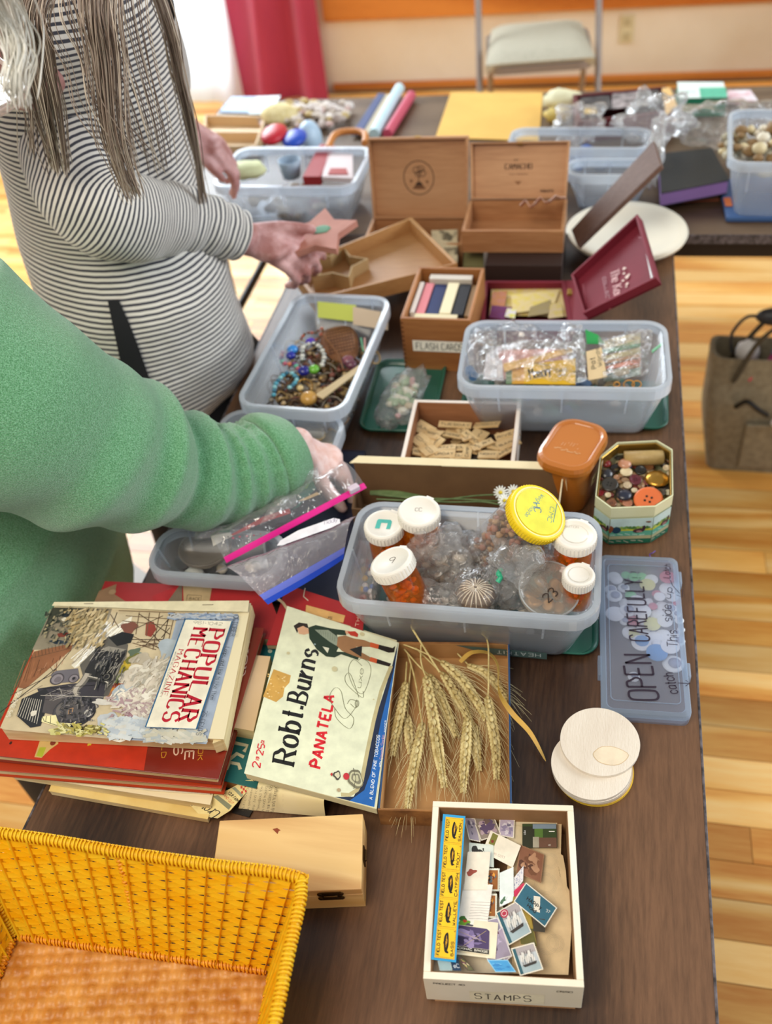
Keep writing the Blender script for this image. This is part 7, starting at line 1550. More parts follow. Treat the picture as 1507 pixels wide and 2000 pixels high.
o = solo('dark_box', M().box(W(944, 545, 0).x + .01, T.translation.x + Wd / 2, 1.60, 1.775, TZ, TZ + .061), mat('dark_brown_box', '2e1c16', .6), 'dark brown box underneath the lettered cigar box', 'box', bevel=.001)
solo('striped_paper', M().sheet([[Vector((-.12 + .085 * j / 9 - .02, 1.735 + .012 * sin(j * 1.9) - .01 * i, TZ + .110 + .006 * i + .018 * j / 9 + .004 * sin(j * 2.2))) for j in range(10)] for i in range(5)], .001), mat('blush_paper', 'f0d8cc', .7, 'd8a08c', 60), 'crumpled pink and white striped paper in the lettered cigar box', 'paper')
solo('picture_card', slab([W(845, 505, .05), W(893, 512, .045), W(893, 448, .06), W(842, 450, .06)], .001), mat('spotted_card', 'd8cca8', .7, '6a6450', 45, lo=.55, hi=.62), 'cream picture card with dark spots inside the emblem cigar box', 'card')
solo('green_case', M().hexa([W(904, 555, .0), W(944, 555, .0), W(944, 535, 0), W(904, 535, 0)], [W(904, 520, .035), W(944, 520, .035), W(944, 492, .035), W(906, 490, .035)]), mat('olive_cloth', '7a7448', .8), 'small olive cloth-covered block beside the dark box', 'block')
# dark plank lid
pm = wood('dark_lid_wood', '4a342c', '6e5448', axis='x', rough=.6, spec=.25)
pk = [W(1127, 480, .075), W(1290, 322, .20), W(1275, 274, .21), W(1115, 449, .075)]; n = (pk[1] - pk[0]).cross(pk[3] - pk[0]).normalized()
solo('slanting_board', M().hexa([p - n * .010 for p in pk], pk), pm, 'dark brown wooden lid standing slantwise over the white plate', 'lid', bevel=.0008)
# plate
pcn = W(1222, 450, .032); pw_ = mat('cream_ceramic', 'e6dfcc', .35, coat=.3)
solo('plate', M().lathe([(.07, -.018), (.085, -.0165), (.116, -.003), (.119, .002), (.117, .004), (.100, .000), (.085, -.006), (.06, -.009), (.0003, -.009)], 56, T=Matrix.Translation(pcn)), pw_, 'cream plate stacked on another at the end of the long table', 'plate', group='cream plates at the table end')
solo('plate', M().lathe([(.07, -.024), (.085, -.022), (.114, -.006), (.117, .002), (.115, .003), (.0003, -.02)], 56, T=Matrix.Translation(pcn + Vector((.004, .003, -.0052)))), pw_, 'lower cream plate under the top one', 'plate', group='cream plates at the table end')
# maroon box
zk = Z(1080, 400, 5.796); mr = mat('maroon_leatherette', '701426', .7, '7d1a2e', 10)
t = thing('maroon_box', 'maroon box of paper scraps, its lettered lid open to the right', 'box', W(1030, 600, 0))
c = [W(938, 628, .045), W(1118, 628, .045), W(1104, 548, .045), W(944, 548, .045)]; traybox(t, c, .043, .007, mr)
A = [W(1112, 632, .045), W(1232, 622, .05), W(1304, 556, .15), W(1104, 560, .05)]
A = [W(*zk(170, 1290), .048), W(*zk(930, 1290), .085), W(*zk(1300, 965), .135), W(*zk(1015, 150), .165), W(*zk(170, 860), .062)]
A = [W(*zk(390, 1290), .060), W(*zk(1215, 890), .135), W(*zk(1000, 165), .160), W(*zk(250, 850), .075)]; n = (A[1] - A[0]).cross(A[3] - A[0]).normalized()
M().hexa([p - n * .004 for p in A], A).build('lid', mr, t)
pk_ = mat('lilac_highlight', 'a888b8', .3)
for i in range(4): a, b = A[i], A[(i + 1) % 4]; m_ = mean(A); ia, ib = a + (m_ - a) * .07, b + (m_ - b) * .07; M().hexa([a - n * .004, b - n * .004, ib, ia], [p + n * .016 for p in (a, b, ib, ia)]).build('lid_side', mr, t, bevel=.0008)
M().hexa([c[1] + Vector((0, 0, -.03)), A[0] - n * .01, A[3] - n * .01, c[2] + Vector((0, 0, -.03))], [c[1], A[0], A[3], c[2]]).build('hinge_side', mr, t)
P = prn(A[0], A[1], A[3], .01, .0006); wt_ = 'd8b8a8'
tline(P, 'The Kent', zk(650, 760), zk(700, 1090), zk(740, 750), 'c88a88', .2, 'serif', 1.4) ; tline(P, 'COLLECTION', zk(560, 830), zk(630, 1190), zk(590, 825), '9c5058', .25, '', 1.4)
for x, y, r in ((805, 720, 26), (800, 780, 22), (835, 820, 34), (790, 860, 22), (835, 900, 26), (860, 790, 18), (830, 930, 16)): P.blob(*ppx(P, *zk(x, y)), r * .011, wt_, r * .011, x, .3)
P.poly(pp(P, [(1040, 500), (1070, 520), (1168, 870), (1150, 905), (1118, 900)], zk), 'd8dcdc'); P.line(pp(P, [(340, 900), (390, 1290)], zk), .12, 'a84858').line(pp(P, [(960, 370), (1030, 380)], zk), .1, 'a84858')
P.build('lid_print', t)
M(frame(W(*zk(200, 990), .056), (1, 0, 0))).box(-.006, .006, -.010, .008, -.002, .003).build('brass_clasp', gold, t, bevel=.0008)
for i, (q4, z, c1, nm) in enumerate(((((955, 615), (1108, 618), (1098, 560), (960, 560)), .030, 'd6c08c', 'broad tan paper scrap'), (((1000, 612), (1080, 600), (1092, 566), (998, 575)), .034, 'dcc890', 'yellowed picture clipping'), (((958, 595), (985, 600), (990, 568), (962, 570)), .035, 'b87a48', 'orange-brown printed scrap'), (((955, 620), (985, 624), (1000, 600), (960, 596)), .037, '6a2a5a', 'purple printed scrap'), (((985, 618), (1005, 622), (1008, 604), (990, 602)), .039, 'e0dce4', 'crumpled white tissue bit'), (((1030, 618), (1070, 612), (1075, 585), (1035, 600)), .038, '9a8a5c', 'olive picture scrap'), (((1070, 622), (1100, 618), (1095, 590), (1072, 595)), .037, 'c8b48c', 'beige folded scrap'))):
    solo('paper_scrap', slab([W(*q, z + R(0, .003)) for q in q4], .0008), mat('scrap_' + c1, c1, .75, c1[:4] + '66', 70, lo=.45, hi=.6), nm + ' in the maroon box', 'paper', group='paper scraps in the maroon box')
# ================================================================ FAR TABLE
t, T6, L6, D6 = tub('storage_bin', 'clear bin of red and white packets on the far table beside the striped sleeve', [(428, 362), (707, 368), (714, 286), (448, 290)], .11, .105)
tub('storage_bin', 'clear bin with a white bag over it behind the dark slanting lid', [(1105, 345), (1275, 342), (1280, 310), (1105, 308)], .09, .09)
t, T7, L7, D7 = tub('storage_bin', 'rear clear bin half under a white plastic bag on the far table', [(985, 288), (1275, 292), (1270, 248), (1002, 250)], .085, .08)
t, T8, L8, D8 = tub('storage_bin', 'clear bin heaped with cream strips in the far right corner', [(1425, 320), (1640, 320), (1625, 215), (1418, 212)], .135, .13)
def blk(name, label, cat, q4, z, th, c1, rough=.6, group=None, kind=None, c2=None):
    return solo(name, slab([W(*q, z) for q in q4], th), mat('blk_' + c1 + (c2 or ''), c1, rough, c2, 40), label, cat, group=group, bevel=.001)
lumps('packing_filler', T6 @ Vector((0, 0, .03)), (.11, .07, .022), 60, .013, [mat('fl1', 'c8b89c', .7), mat('fl2', 'a84848', .7), mat('fl3', '7c7c80', .7), mat('fl4', 'd8d4cc', .7)], 'red, cream and grey packets in the lower part of the far left bin', 'contents', seed=41)
lumps('packing_filler', T8 @ Vector((-.02, 0, .1)), (.10, .08, .04), 90, .013, [mat('fl5', 'd0c098', .6), mat('fl6', 'e4dcc8', .6), mat('fl7', '8a6c44', .6), mat('fl8', 'b0a890', .6)], 'cream and tan strips spilling over the far right bin', 'contents', seed=42)
lumps('packing_filler', T7 @ Vector((0, 0, .03)), (.11, .04, .02), 30, .014, [mat('fl9', '3c5c9c', .6), MATS['fl4'], MATS['filler_a']], 'blue and white packets in the rear bin', 'contents', seed=43)
blk('red_packet', 'dark red and gold packet standing in the far left bin', 'packet', ((590, 345), (625, 345), (655, 285), (625, 280)), .10, .02, 'a01c24')
blk('framed_card', 'white-framed card in the far left bin', 'card', ((628, 345), (690, 348), (688, 300), (640, 298)), .10, .01, 'e0d0d0')
blk('red_card', 'small crimson card inside the white frame', 'card', ((640, 340), (680, 340), (676, 328), (645, 328)), .102, .002, 'a82c24')
solo('yellow_tissue', M().ball(W(482, 332, .10), (.045, .03, .018), 16, 10, fn=lambda d: 1 + .3 * nz(d, 3, 4)), mat('pale_yellow_tissue', 'e2e6b4', .7), 'pale yellow tissue heap in the far left bin', 'tissue')
solo('blue_grey_cup', M().lathe([(.0003, 0), (.02, 0), (.026, .04), (.024, .04), (.018, .003), (.0003, .003)], 20, T=Matrix.Translation(W(570, 345, .06))), mat('bluegrey', '9fb4c8', .4), 'blue-grey cup in the middle of the far left bin', 'cup')
solo('paddle', M().ball(W(535, 262, .11), (.03, .05, .016), 18, 10), mat('scarlet', 'c8182c', .4), 'scarlet oval brush back leaning behind the far left bin', 'brush')
solo('paddle', M().ball(W(575, 270, .10), (.028, .045, .014), 18, 10), mat('cobalt', '1c4cc0', .4), 'cobalt blue oval brush back beside the scarlet one', 'brush')
solo('paddle', M().ball(W(605, 272, .05), (.03, .04, .045), 18, 10), mat('ice_blue', 'b8d4ec', .4), 'ice-blue oval brush back right of the cobalt one', 'brush')
t = thing('divider_tray', 'pale wooden tray with dividers behind the striped person\'s hand', 'tray', W(470, 260, 0)); c = [W(395, 285, .03), W(500, 285, .03), W(520, 226, .03), W(400, 224, .03)]; traybox(t, c, .028, .006, mat('light_ply', 'd8b88c', .6))
slab([W(395, 258, .028), W(510, 258, .028), W(511, 252, .028), W(396, 252, .028)], .024).build('divider', mat('light_ply', 'd8b88c', .6), t)
blk('blue_paper', 'powder blue sheet at the left end of the far table', 'paper', ((428, 218), (492, 220), (505, 188), (452, 188)), .004, .002, 'a8c0e0')
blk('white_paper', 'white-blue sheet beside the powder blue one', 'paper', ((485, 222), (530, 222), (548, 186), (500, 188)), .006, .002, 'd8e8f0')
lumps('lace_heap', W(600, 225, .02), (.13, .10, .012), 120, .012, [mat('lc1', 'd8ccc0', .6), mat('lc2', 'b8a8a0', .6), mat('lc3', 'e8e0dc', .6), mat('lc4', 'c8a8a0', .6), mat('lc5', 'c8b078', .6)], 'heap of pale lace and trinkets on the far table', 'trinkets', seed=44)
solo('yarn_ball', M().ball(W(545, 225, .03), (.05, .045, .028), 18, 12, fn=lambda d: 1 + .15 * nz(d, 6, 4)), mat('yellow_yarn', 'd8c68c', .9, 'e6d8a8', 90), 'loose straw-yellow yarn nest beside the trinket heap', 'yarn')
blk('navy_strip', 'navy printed strip slanting across the far table', 'strip', ((685, 262), (705, 262), (752, 182), (738, 182)), .012, .004, '3c4c7c')
blk('grey_strip', 'beige printed strip right of the navy one', 'strip', ((705, 262), (722, 262), (765, 184), (752, 184)), .010, .003, 'c8bca4')
solo('paper_tube', M().tube([W(730, 262, .022), W(780, 172, .022)], .014, 14), mat('ice_tube', 'c4e4ee', .4), 'pale ice-blue wrapping tube on the far table', 'tube')
solo('paper_tube', M().tube([W(756, 262, .016), W(803, 186, .016)], .013, 14), mat('rose_tube', 'c8506c', .4), 'rose-red wrapping tube beside the pale one', 'tube')
solo('brass_coil', M().tube(catmull([W(*q, .10) for q in ((640, 290), (655, 262), (690, 256), (712, 262), (712, 280))], 6), .008, 8), mat('orange_cord', 'c8803c', .5), 'orange-brown looped handle behind the far left bin', 'handle')
t, tp = book('manila_envelope', 'large manila envelope lying flat on the far table', 'envelope', [(850, 268), (1052, 275), (1060, 181), (880, 180)], .004, .003, mat('manila', 'e8b95c', .7, 'dcae54', 6), mat('manila', 'e8b95c'), hard=False)
P = prn(tp[0], tp[1], tp[3]); P.line([(0.4, P.h - 3), (P.w / 2, P.h - 5.5), (P.w - .4, P.h - 3)], .08, 'd0a048'); P.build('flap_crease', t, PRINTM)
c = [W(1128, 238, .055), W(1322, 215, .055), W(1300, 168, .055), W(1118, 185, .055)]; t = thing('maroon_open_box', 'maroon box with tan lining holding dark pictures on the far table', 'box', W(1215, 215, 0)); traybox(t, c, .053, .008, mat('maroon_card', '5c1420', .5))
blk('tan_flap', 'tan lining flap at the right end of the maroon far box', 'flap', ((1300, 225), (1322, 205), (1308, 170), (1292, 172)), .062, .002, 'e2b878')
for i, (q4, c1, nm) in enumerate(((((1135, 215), (1195, 212), (1190, 180), (1132, 184)), '17171c', 'black picture card, left'), (((1195, 212), (1250, 206), (1245, 176), (1195, 180)), 'b0a4a4', 'grey-white picture card, middle'), (((1250, 206), (1295, 200), (1285, 172), (1245, 175)), '2a241c', 'dark brown picture card, right'), (((1140, 222), (1165, 220), (1162, 208), (1140, 210)), 'c8a030', 'small gold card'))): blk('picture_card', nm + ' in the far maroon box', 'card', q4, .05 + i * .001, .002, c1, c2='555050' if c1 != 'c8a030' else None)
t, tp = book('green_pack', 'white and green tissue pack at the far right of the far table', 'pack', [(1325, 192), (1420, 190), (1412, 160), (1322, 160)], .05, .045, pc_('dfeae4'), mat('pack_green', '1f7a5c', .5), hard=False)
P = prn(tp[0], tp[1], tp[3]); P.rect(P.w * .45, 0, P.w, P.h * .6, '5fb898').text('SOFT', .5, P.h * .3, 1, '2f8a70'); P.build('pack_print', t, PRINTM)
blk('red_white_paper', 'red and white folded paper right of the green pack', 'paper', ((1420, 196), (1480, 196), (1465, 175), (1420, 176)), .02, .01, 'd8a8b0', c2='e8e0e4')
t, tp = book('black_book', 'black book with lilac page edges on the far table', 'book', [(1290, 378), (1424, 352), (1390, 288), (1286, 300)], .045, .03, mat('black_cover', '1a1e20', .5), mat('lilac_pages', '9c78b8', .6))
t, tp = book('orange_book', 'orange book lying under the black one', 'book', [(1288, 388), (1405, 380), (1395, 320), (1290, 330)], .014, .013, mat('burnt_orange', 'a8502c', .5), mat('dark_pages', '5c3c2c', .7))
q = M(); tp = [W(1418, 425, .012), W(1640, 425, .012), W(1640, 330, .012), W(1402, 350, .012)]; slab(tp, .011, 0, q); solo('blue_tray', q, mat('steel_blue', '3c5c8c', .4), 'steel-blue tray under the far right bin', 'tray', bevel=.003)
blk('orange_card', 'small orange card on the steel-blue tray', 'card', ((1416, 402), (1430, 402), (1426, 385), (1412, 386)), .0145, .001, 'd8743c')
crumple(W(1275, 235, .10), (.07, .035, .05), 'knotted white plastic bag on the rear bin of the far table', 51, bagw, .5); crumple(W(1410, 240, .06), (.11, .06, .045), 'clear plastic bag between the far bins', 53, bagm, .4)
crumple(W(1130, 240, .07), (.05, .05, .04), 'clear plastic bag standing left of the far maroon box', 55, bagw, .45); crumple(W(1278, 300, .12), (.018, .03, .06), 'white bag handle hanging over the slanting dark lid', 57, bagw, .4)
solo('shell_bag', M().ball(W(1100, 195, .03), (.05, .035, .025), 16, 10, fn=lambda d: 1 + .3 * nz(d, 4, 4)), mat('cream_lace', 'e0dcb8', .8), 'cream crumpled tissue left of the far maroon box', 'tissue')
solo('gold_tissue', M().ball(W(1090, 225, .02), (.035, .03, .018), 14, 9, fn=lambda d: 1 + .3 * nz(d, 4, 8)), mat('gold_tissue', 'c8b05c', .7), 'yellow-gold crumpled wrapper in front of the cream tissue', 'tissue')
# ================================================================ PEOPLE
def skinm(name, c1, c2, sc_=40):
    return mat(name, c1, .5, c2, sc_, bump=(160, .25), sss=.12, lo=.38, hi=.62)
def hand(q, w, tgt, n, ts, curls, s=1.0, thumb=(.6, .9, -.15), spread=.10):
    "palm and five separate fingers; w wrist, tgt where the knuckles point, n back of the hand, ts +1/-1 thumb side"
    w = Vector(w); d = (Vector(tgt) - w).normalized(); n = (Vector(n) - d * d.dot(Vector(n))).normalized(); sd = n.cross(d) * ts
    for i, (o, r, L) in enumerate(((.027, .0098, 1.0), (.0095, .0102, 1.12), (-.0085, .0098, 1.04), (-.0255, .0088, .82))):
        k = w + (d * (.088 - .004 * abs(i - 1)) + sd * o + n * (.003 - .002 * abs(i - 1.3))) * s
        q.tube([w + sd * o * .55 * s, w.lerp(k, .5) + n * .003, k], [.0145 * s, .0135 * s, r * 1.12 * s], 10)
        a = 0; p = k; fd = (d + sd * (1.2 - i) * spread).normalized(); pts = [k]
        for seg, ln in enumerate((.043, .027, .021)):
            a += curls[i] * (.9, 1.1, .8)[seg]; v = (fd * cos(a) - n * sin(a)).normalized(); p = p + v * ln * L * s; pts.append(p)
        q.tube(pts, [r * s, r * .93 * s, r * .86 * s, r * .72 * s], 10); q.ball(pts[-1], r * .74 * s, 8, 6)
        for z_ in pts[:3]: q.ball(z_, r * 1.03 * s, 8, 6)
    q.ball(w + d * .05 * s - n * .004, (.036 * s, .036 * s, .016 * s), 14, 9)
    b = w + (d * .028 + sd * .022 - n * .004) * s; v = (d * thumb[0] + sd * thumb[1] + n * thumb[2]).normalized(); v2 = (v + d * .9).normalized()
    q.tube([w + d * .005 + sd * .008, b, b + v * .032 * s, b + v * .032 * s + v2 * .030 * s, b + v * .032 * s + v2 * .052 * s], [.015 * s, .0155 * s, .0118 * s, .0108 * s, .0082 * s], 10); q.ball(b + v * .032 * s + v2 * .053 * s, .0086 * s, 8, 6)
def limb(q, pts, rs, n=14):
    for i in range(len(pts) - 1): q.tube([Vector(pts[i]).lerp(Vector(pts[i + 1]), k / 4) for k in range(5)], [lerp(rs[i], rs[i + 1], k / 4) for k in range(5)], n)
    for p, r in zip(pts, rs): q.ball(p, r * .99, n, 8)
def head(q, c, f, s=1.0):
    "head centred at c whose face looks along f"
    c = Vector(c); f = Vector(f).normalized(); r = Vector((-f.y, f.x, 0)).normalized(); u = f.cross(r) * (1 if f.cross(r).z > 0 else -1)
    def at(a, b, d): return c + (f * a + r * b + u * d) * s
    T = Matrix((f, r, u)).transposed().to_4x4(); T.translation = c
    q.ball((0, 0, .02 * s), (.098 * s, .077 * s, .105 * s), 22, 16, T=T); q.ball((.03 * s, 0, -.05 * s), (.062 * s, .056 * s, .062 * s), 18, 12, T=T); q.ball(at(.062, 0, -.093), .024 * s, 12, 8)
    q.tube([at(.088, 0, .012), at(.108, 0, -.02), at(.098, 0, -.033)], [.008 * s, .0125 * s, .011 * s], 10)
    for b in (-1, 1): q.ball(at(.083, b * .030, .016), .013 * s, 10, 8); q.ball(at(-.005, b * .078, -.004), (.017 * s, .008 * s, .028 * s), 12, 8); q.tube([at(.088, b * .048, .032), at(.097, b * .016, .034)], .006 * s, 8)
    q.tube([at(.086, -.022, -.062), at(.095, 0, -.060), at(.086, .022, -.062)], [.005, .0075, .005], 8)
    return at
def attr_s(o, vals):
    a = o.data.attributes.new('s', 'FLOAT', 'POINT'); a.data.foreach_set('value', vals)
# ---- person in green
t = thing('person', 'person in a fuzzy green sweatshirt reaching an arm into the shallow clear bin', 'person', (-.85, .86, .012))
skA = skinm('pale_pink_skin', 'e2b6aa', 'f0d2cc', 55)
wr, tg = W(580, 868, .118), W(634, 897, .075)
q = M()
hand(q, wr, tg, (-.15, -.1, 1), 1 if False else -1, (.55, .6, .65, .6), 1.0, (.75, .6, -.5))
shr, shl = Vector((-.86, .70, TZ + .46)), Vector((-1.06, .92, TZ + .46))
limb(q, [shr, W(230, 895, .225), W(430, 915, .145), wr], [.055, .045, .036, .026])
limb(q, [shl, (-1.10, .92, TZ + .20), (-1.02, .88, TZ - .02)], [.055, .042, .030])
hand(q, (-1.02, .88, TZ - .02), (-1.0, .87, TZ - .09), (0, 0, 1), 1, (.3, .35, .4, .45), .95)
hipc = Vector((-.90, .86, TZ + .12))
limb(q, [hipc, hipc.lerp((shr + shl) / 2, .5), (shr + shl) / 2 - Vector((0, 0, .04))], [.13, .12, .12], 18); limb(q, [shr, shl], [.06, .06])
for dy in (-.1, .1): limb(q, [hipc + Vector((0, dy, -.04)), (-.88, .86 + dy, .47), (-.90, .86 + dy, .09)], [.085, .06, .042]); q.ball((-.85, .86 + dy, .05), (.12, .045, .036), 14, 8)
hc = Vector((-.785, 1.0, TZ + .69)); limb(q, [(shr + shl) / 2 + Vector((.0, 0, .02)), hc - Vector((.08, .03, .05))], [.060, .054]); ha = head(q, hc, (.80, -.12, -.55))
q.build('body', skA, t, remesh=.0042, smooth_it=3)
# sweatshirt
gfl = mat('green_fleece', '4a8a58', .95, '86c096', 620, bump=(700, .8), sheen=.6, nd=2, lo=.36, hi=.74, spec=.2)
def swtube(q, pts, rs, ridges, n=40, sub=10, amp=.006, z0=0.0):
    pa = catmull(pts, sub); N = len(pa); ra = []
    for i in range(N):
        k = i / sub; j = min(int(k), len(rs) - 2); f = k - j; f = f * f * (3 - 2 * f); ra.append(lerp(rs[j], rs[min(j + 1, len(rs) - 1)], f))
    rings_ = []; x = None
    for i, p in enumerate(pa):
        d = (pa[min(i + 1, N - 1)] - pa[max(i - 1, 0)]).normalized(); x = Vector((0, 0, 1)) - d * d.z; x.normalize(); y = d.cross(x); ring = []
        for j in range(n):
            a = 2 * pi * j / n; s = i / (N - 1); rd = 0
            for (c0, w0, am, ph) in ridges:
                e = (s - c0 - .035 * sin(a + ph)) / w0; rd += am * math.exp(-e * e) * (.65 + .35 * cos(a - ph))
            dr = x * cos(a) + y * sin(a); ring.append(p + dr * (ra[i] + rd + amp * nz(p * 9 + dr * 1.2, 1, z0)))
        rings_.append(ring)
    q.rings(rings_); return rings_
q = M()
ap = [W(-160, 665, .45), W(-5, 782, .36), W(140, 855, .28), W(268, 903, .208), W(400, 930, .145), W(480, 920, .122), W(535, 900, .114)]
rid = [(.485, .03, .018, .3), (.56, .016, -.020, .3), (.63, .018, .014, 0), (.675, .012, -.010, .2), (.715, .014, .010, .3), (.755, .011, -.008, 0), (.795, .013, .009, .2), (.835, .012, -.008, .4), (.88, .014, .010, 0), (.40, .03, .006, 2.0), (.30, .04, -.006, 1.5)]
swtube(q, ap, [.128, .127, .114, .089, .070, .067, .062], rid, 56, 16, .006)
rs = []
for z, cx, cy, rx, ry in ((-.16, -.845, .80, .150, .235), (-.14, -.845, .80, .158, .245), (-.10, -.845, .80, .160, .25), (.0, -.84, .81, .163, .25), (.12, -.85, .79, .160, .24), (.24, -.90, .76, .160, .20), (.36, -.95, .76, .14, .17), (.44, -.97, .78, .12, .15), (.50, -.95, .82, .09, .11), (.54, -.94, .84, .06, .065)):
    rs.append([Vector((cx + rx * cos(a), cy + ry * sin(a), TZ + z)) * 1 + Vector((cos(a), sin(a), 0)) * (.006 * nz((cos(a) * 2, sin(a) * 2, z * 5), 1, 4)) for a in [2 * pi * i / 48 for i in range(48)]])
q.rings(rs)
limb(q, [(-1.05, .91, TZ + .44), (-1.11, .93, TZ + .22), (-1.04, .89, TZ + .03)], [.085, .070, .050], 20)
q.build('sweatshirt', gfl, t, remesh=.0055, smooth_it=2)
# rolled cuff
cf = [W(502, 908, .118), W(522, 903, .116), W(545, 895, .113), W(568, 886, .110)]; q = M(); d = (cf[3] - cf[0]).normalized(); x = (Vector((0, 0, 1)) - d * d.z).normalized(); y = d.cross(x); rr = []
for s, r in ((0, .060), (.1, .0715), (.3, .0755), (.6, .069), (.9, .060), (1.0, .054), (.97, .049), (.6, .052), (.3, .056)):
    c_ = cf[0].lerp(cf[3], s); rr.append([c_ + (x * cos(a) + y * sin(a)) * (r * (1 + .04 * sin(2 * a + 1)) + .002 * nz((cos(a), sin(a), s * 3), 2)) + d * (.010 * sin(a)) for a in [2 * pi * i / 44 for i in range(44)]])
q.rings(rr, wrap=True); q.build('cuff', gfl, t, subsurf=1)
q = M(); ts_ = []
for dy in (-.1, .1): limb(q, [(-.88, .83 + dy, TZ - .08), (-.88, .86 + dy, .5), (-.90, .86 + dy, .12)], [.115, .085, .066], 18)
q.build('trousers', mat('black_trousers', '1c1816', .85), t, remesh=.012, smooth_it=4)
# white hair and glasses
def strands(q, pts, zs, n, sp, r=.0006, wob=.006, k=7, end=.5, seed=0, sides=4):
    random.seed(seed); base_ = [W(*p, z) for p, z in zip(pts, zs)]
    for i in range(n):
        o = Vector((random.gauss(0, sp), random.gauss(0, sp), random.gauss(0, sp * .4))); ph = R(0, 6); cut = R(.7, 1) if R(0, 1) < .5 else 1
        pa = catmull([p + o * lerp(1, end, j / (len(base_) - 1)) + Vector((nz((j, ph, 0)), nz((j, ph, 5)), nz((j, ph, 9)))) * wob * (1 + j) for j, p in enumerate(base_)], k); pa = pa[:max(3, int(len(pa) * cut))]
        q.tube(pa, [r * R(.7, 1.3)] * (len(pa) - 1) + [r * .3], sides, i % 3, cap=False)
wh = [mat('white_hair_a', 'd8d6cc', .5), mat('white_hair_b', 'bcb8ac', .5), mat('white_hair_c', 'eceae2', .5)]
q = M(); q.ball(hc + Vector((-.02, 0, .035)), (.115, .092, .105), 24, 16, fn=lambda d: 1 + .06 * nz(d, 5, 3))
random.seed(2)
for i in range(260):
    a, b = R(-1.6, 1.6), R(-1.4, 1.4); d = Vector((cos(a) * .5 + .2, sin(a), .8 * cos(b) + .1)).normalized(); p = hc + Vector((d.x * .115, d.y * .095, .03 + d.z * .105)); e = Vector((R(.2, 1), R(-.6, .6), R(-1, -.2))).normalized()
    q.tube([p - d * .01, p + d * .008 + e * .02, p + d * .006 + e * .045 + Vector((0, 0, -.01))], [.0008, .0007, .0002], 4, i % 3, cap=False)
strands(q, [(-30, -40), (10, 30), (30, 90), (25, 160), (38, 205)], (.80, .76, .74, .72, .70), 70, .012, .0006, .004, seed=3)
q.build('hair', wh, t, kind='stuff')
gl = film('clear_frame', 'f0e6e0', .3, .06, None, 'e8dcd6', 2)
zg = .70
fr = [W(-40, 110, zg), W(0, 118, zg), W(40, 160, zg), (W(50, 178, zg)), W(36, 196, zg - .004), W(0, 222, zg - .008), W(-40, 235, zg - .01)]
q = M().tube(catmull(fr, 6), .0028, 8); q.tube([W(50, 178, zg), W(20, 205, zg - .01), W(-30, 225, zg - .02)], .0022, 8); q.build('glasses_frame', gl, t)
M().sheet([[W(-35, 125, zg), W(38, 168, zg)], [W(-38, 222, zg - .008), W(32, 192, zg - .003)]], .0012).build('glasses_lens', film('lens_glass', 'ffffff', .02, .02, None, 'ffffff', 1.5), t)
# ---- person in the striped tunic
t = thing('person', 'long-haired person in a striped tunic holding the pink star lid over the table', 'person', (-.78, 1.32, .012))
skB = skinm('ruddy_skin', 'a8706a', 'd8aaa8', 26)
def stripes(name, c1, c2, per, duty):
    m = bpy.data.materials.new(name); m.use_nodes = True; nt = m.node_tree; b = nt.nodes['Principled BSDF']; a = nt.nodes.new('ShaderNodeAttribute'); a.attribute_name = 's'
    co = coords(nt); n = tex_noise(nt, co, 14, 2); ad = nt.nodes.new('ShaderNodeMath'); ad.operation = 'MULTIPLY_ADD'; ad.inputs[1].default_value = .006; nt.links.new(n, ad.inputs[0]); nt.links.new(a.outputs['Fac'], ad.inputs[2])
    mu = nt.nodes.new('ShaderNodeMath'); mu.operation = 'MULTIPLY'; mu.inputs[1].default_value = 2 * pi / per; nt.links.new(ad.outputs[0], mu.inputs[0])
    sn = nt.nodes.new('ShaderNodeMath'); sn.operation = 'SINE'; nt.links.new(mu.outputs[0], sn.inputs[0]); mr = nt.nodes.new('ShaderNodeMapRange'); mr.inputs[1].default_value = -1; nt.links.new(sn.outputs[0], mr.inputs[0])
    nt.links.new(ramp(nt, mr.outputs[0], [(duty - .08, c2), (duty + .08, c1)]), b.inputs['Base Color']); b.inputs['Roughness'].default_value = .9; b.inputs['Sheen Weight'].default_value = .3
    n2 = tex_noise(nt, co, 18, 2); bp = nt.nodes.new('ShaderNodeBump'); bp.inputs['Strength'].default_value = .5; bp.inputs['Distance'].default_value = .012; nt.links.new(n2, bp.inputs['Height']); nt.links.new(bp.outputs[0], b.inputs['Normal'])
    return m
stm = stripes('striped_knit', 'e2ded6', '3e3e48', .0086, .40)
prof = [(-.02, 338, 722, .150, .200), (.03, 325, 700, .150, .195), (.10, 302, 640, .150, .185), (.20, 266, 540, .158, .175), (.30, 222, 420, .155, .165), (.38, 196, 335, .145, .16), (.45, 172, 250, .140, .16), (.54, 145, 130, .135, .17), (.62, 118, 30, .120, .18), (.68, 90, -60, .085, .11), (.71, 80, -110, .055, .055)]
ctr = [W(p[1], p[2], p[0]) for p in prof]
def tun(a, k):
    j = min(int(k), len(prof) - 2); f = k - j; c = ctr[j].lerp(ctr[j + 1], f); rx, ry = lerp(prof[j][3], prof[j + 1][3], f), lerp(prof[j][4], prof[j + 1][4], f)
    low = max(0, 1 - k / 3); fold = .010 * low * sin(5 * a + 1.5 + k * .4) + .004 * sin(3 * a + k)
    return c + Vector((cos(a) * (rx + fold), sin(a) * (ry + fold), -.060 * low * cos(a + 1.9) + .012 * sin(a * 2) * low))
NS = (len(prof) - 1) * 6; rg = [[tun(2 * pi * j / 64, i / 6) for j in range(64)] for i in range(NS + 1)]
q = M().rings(rg, cap=False); q.rings([rg[-1], [mean(rg[-1])] * 64], cap=False)
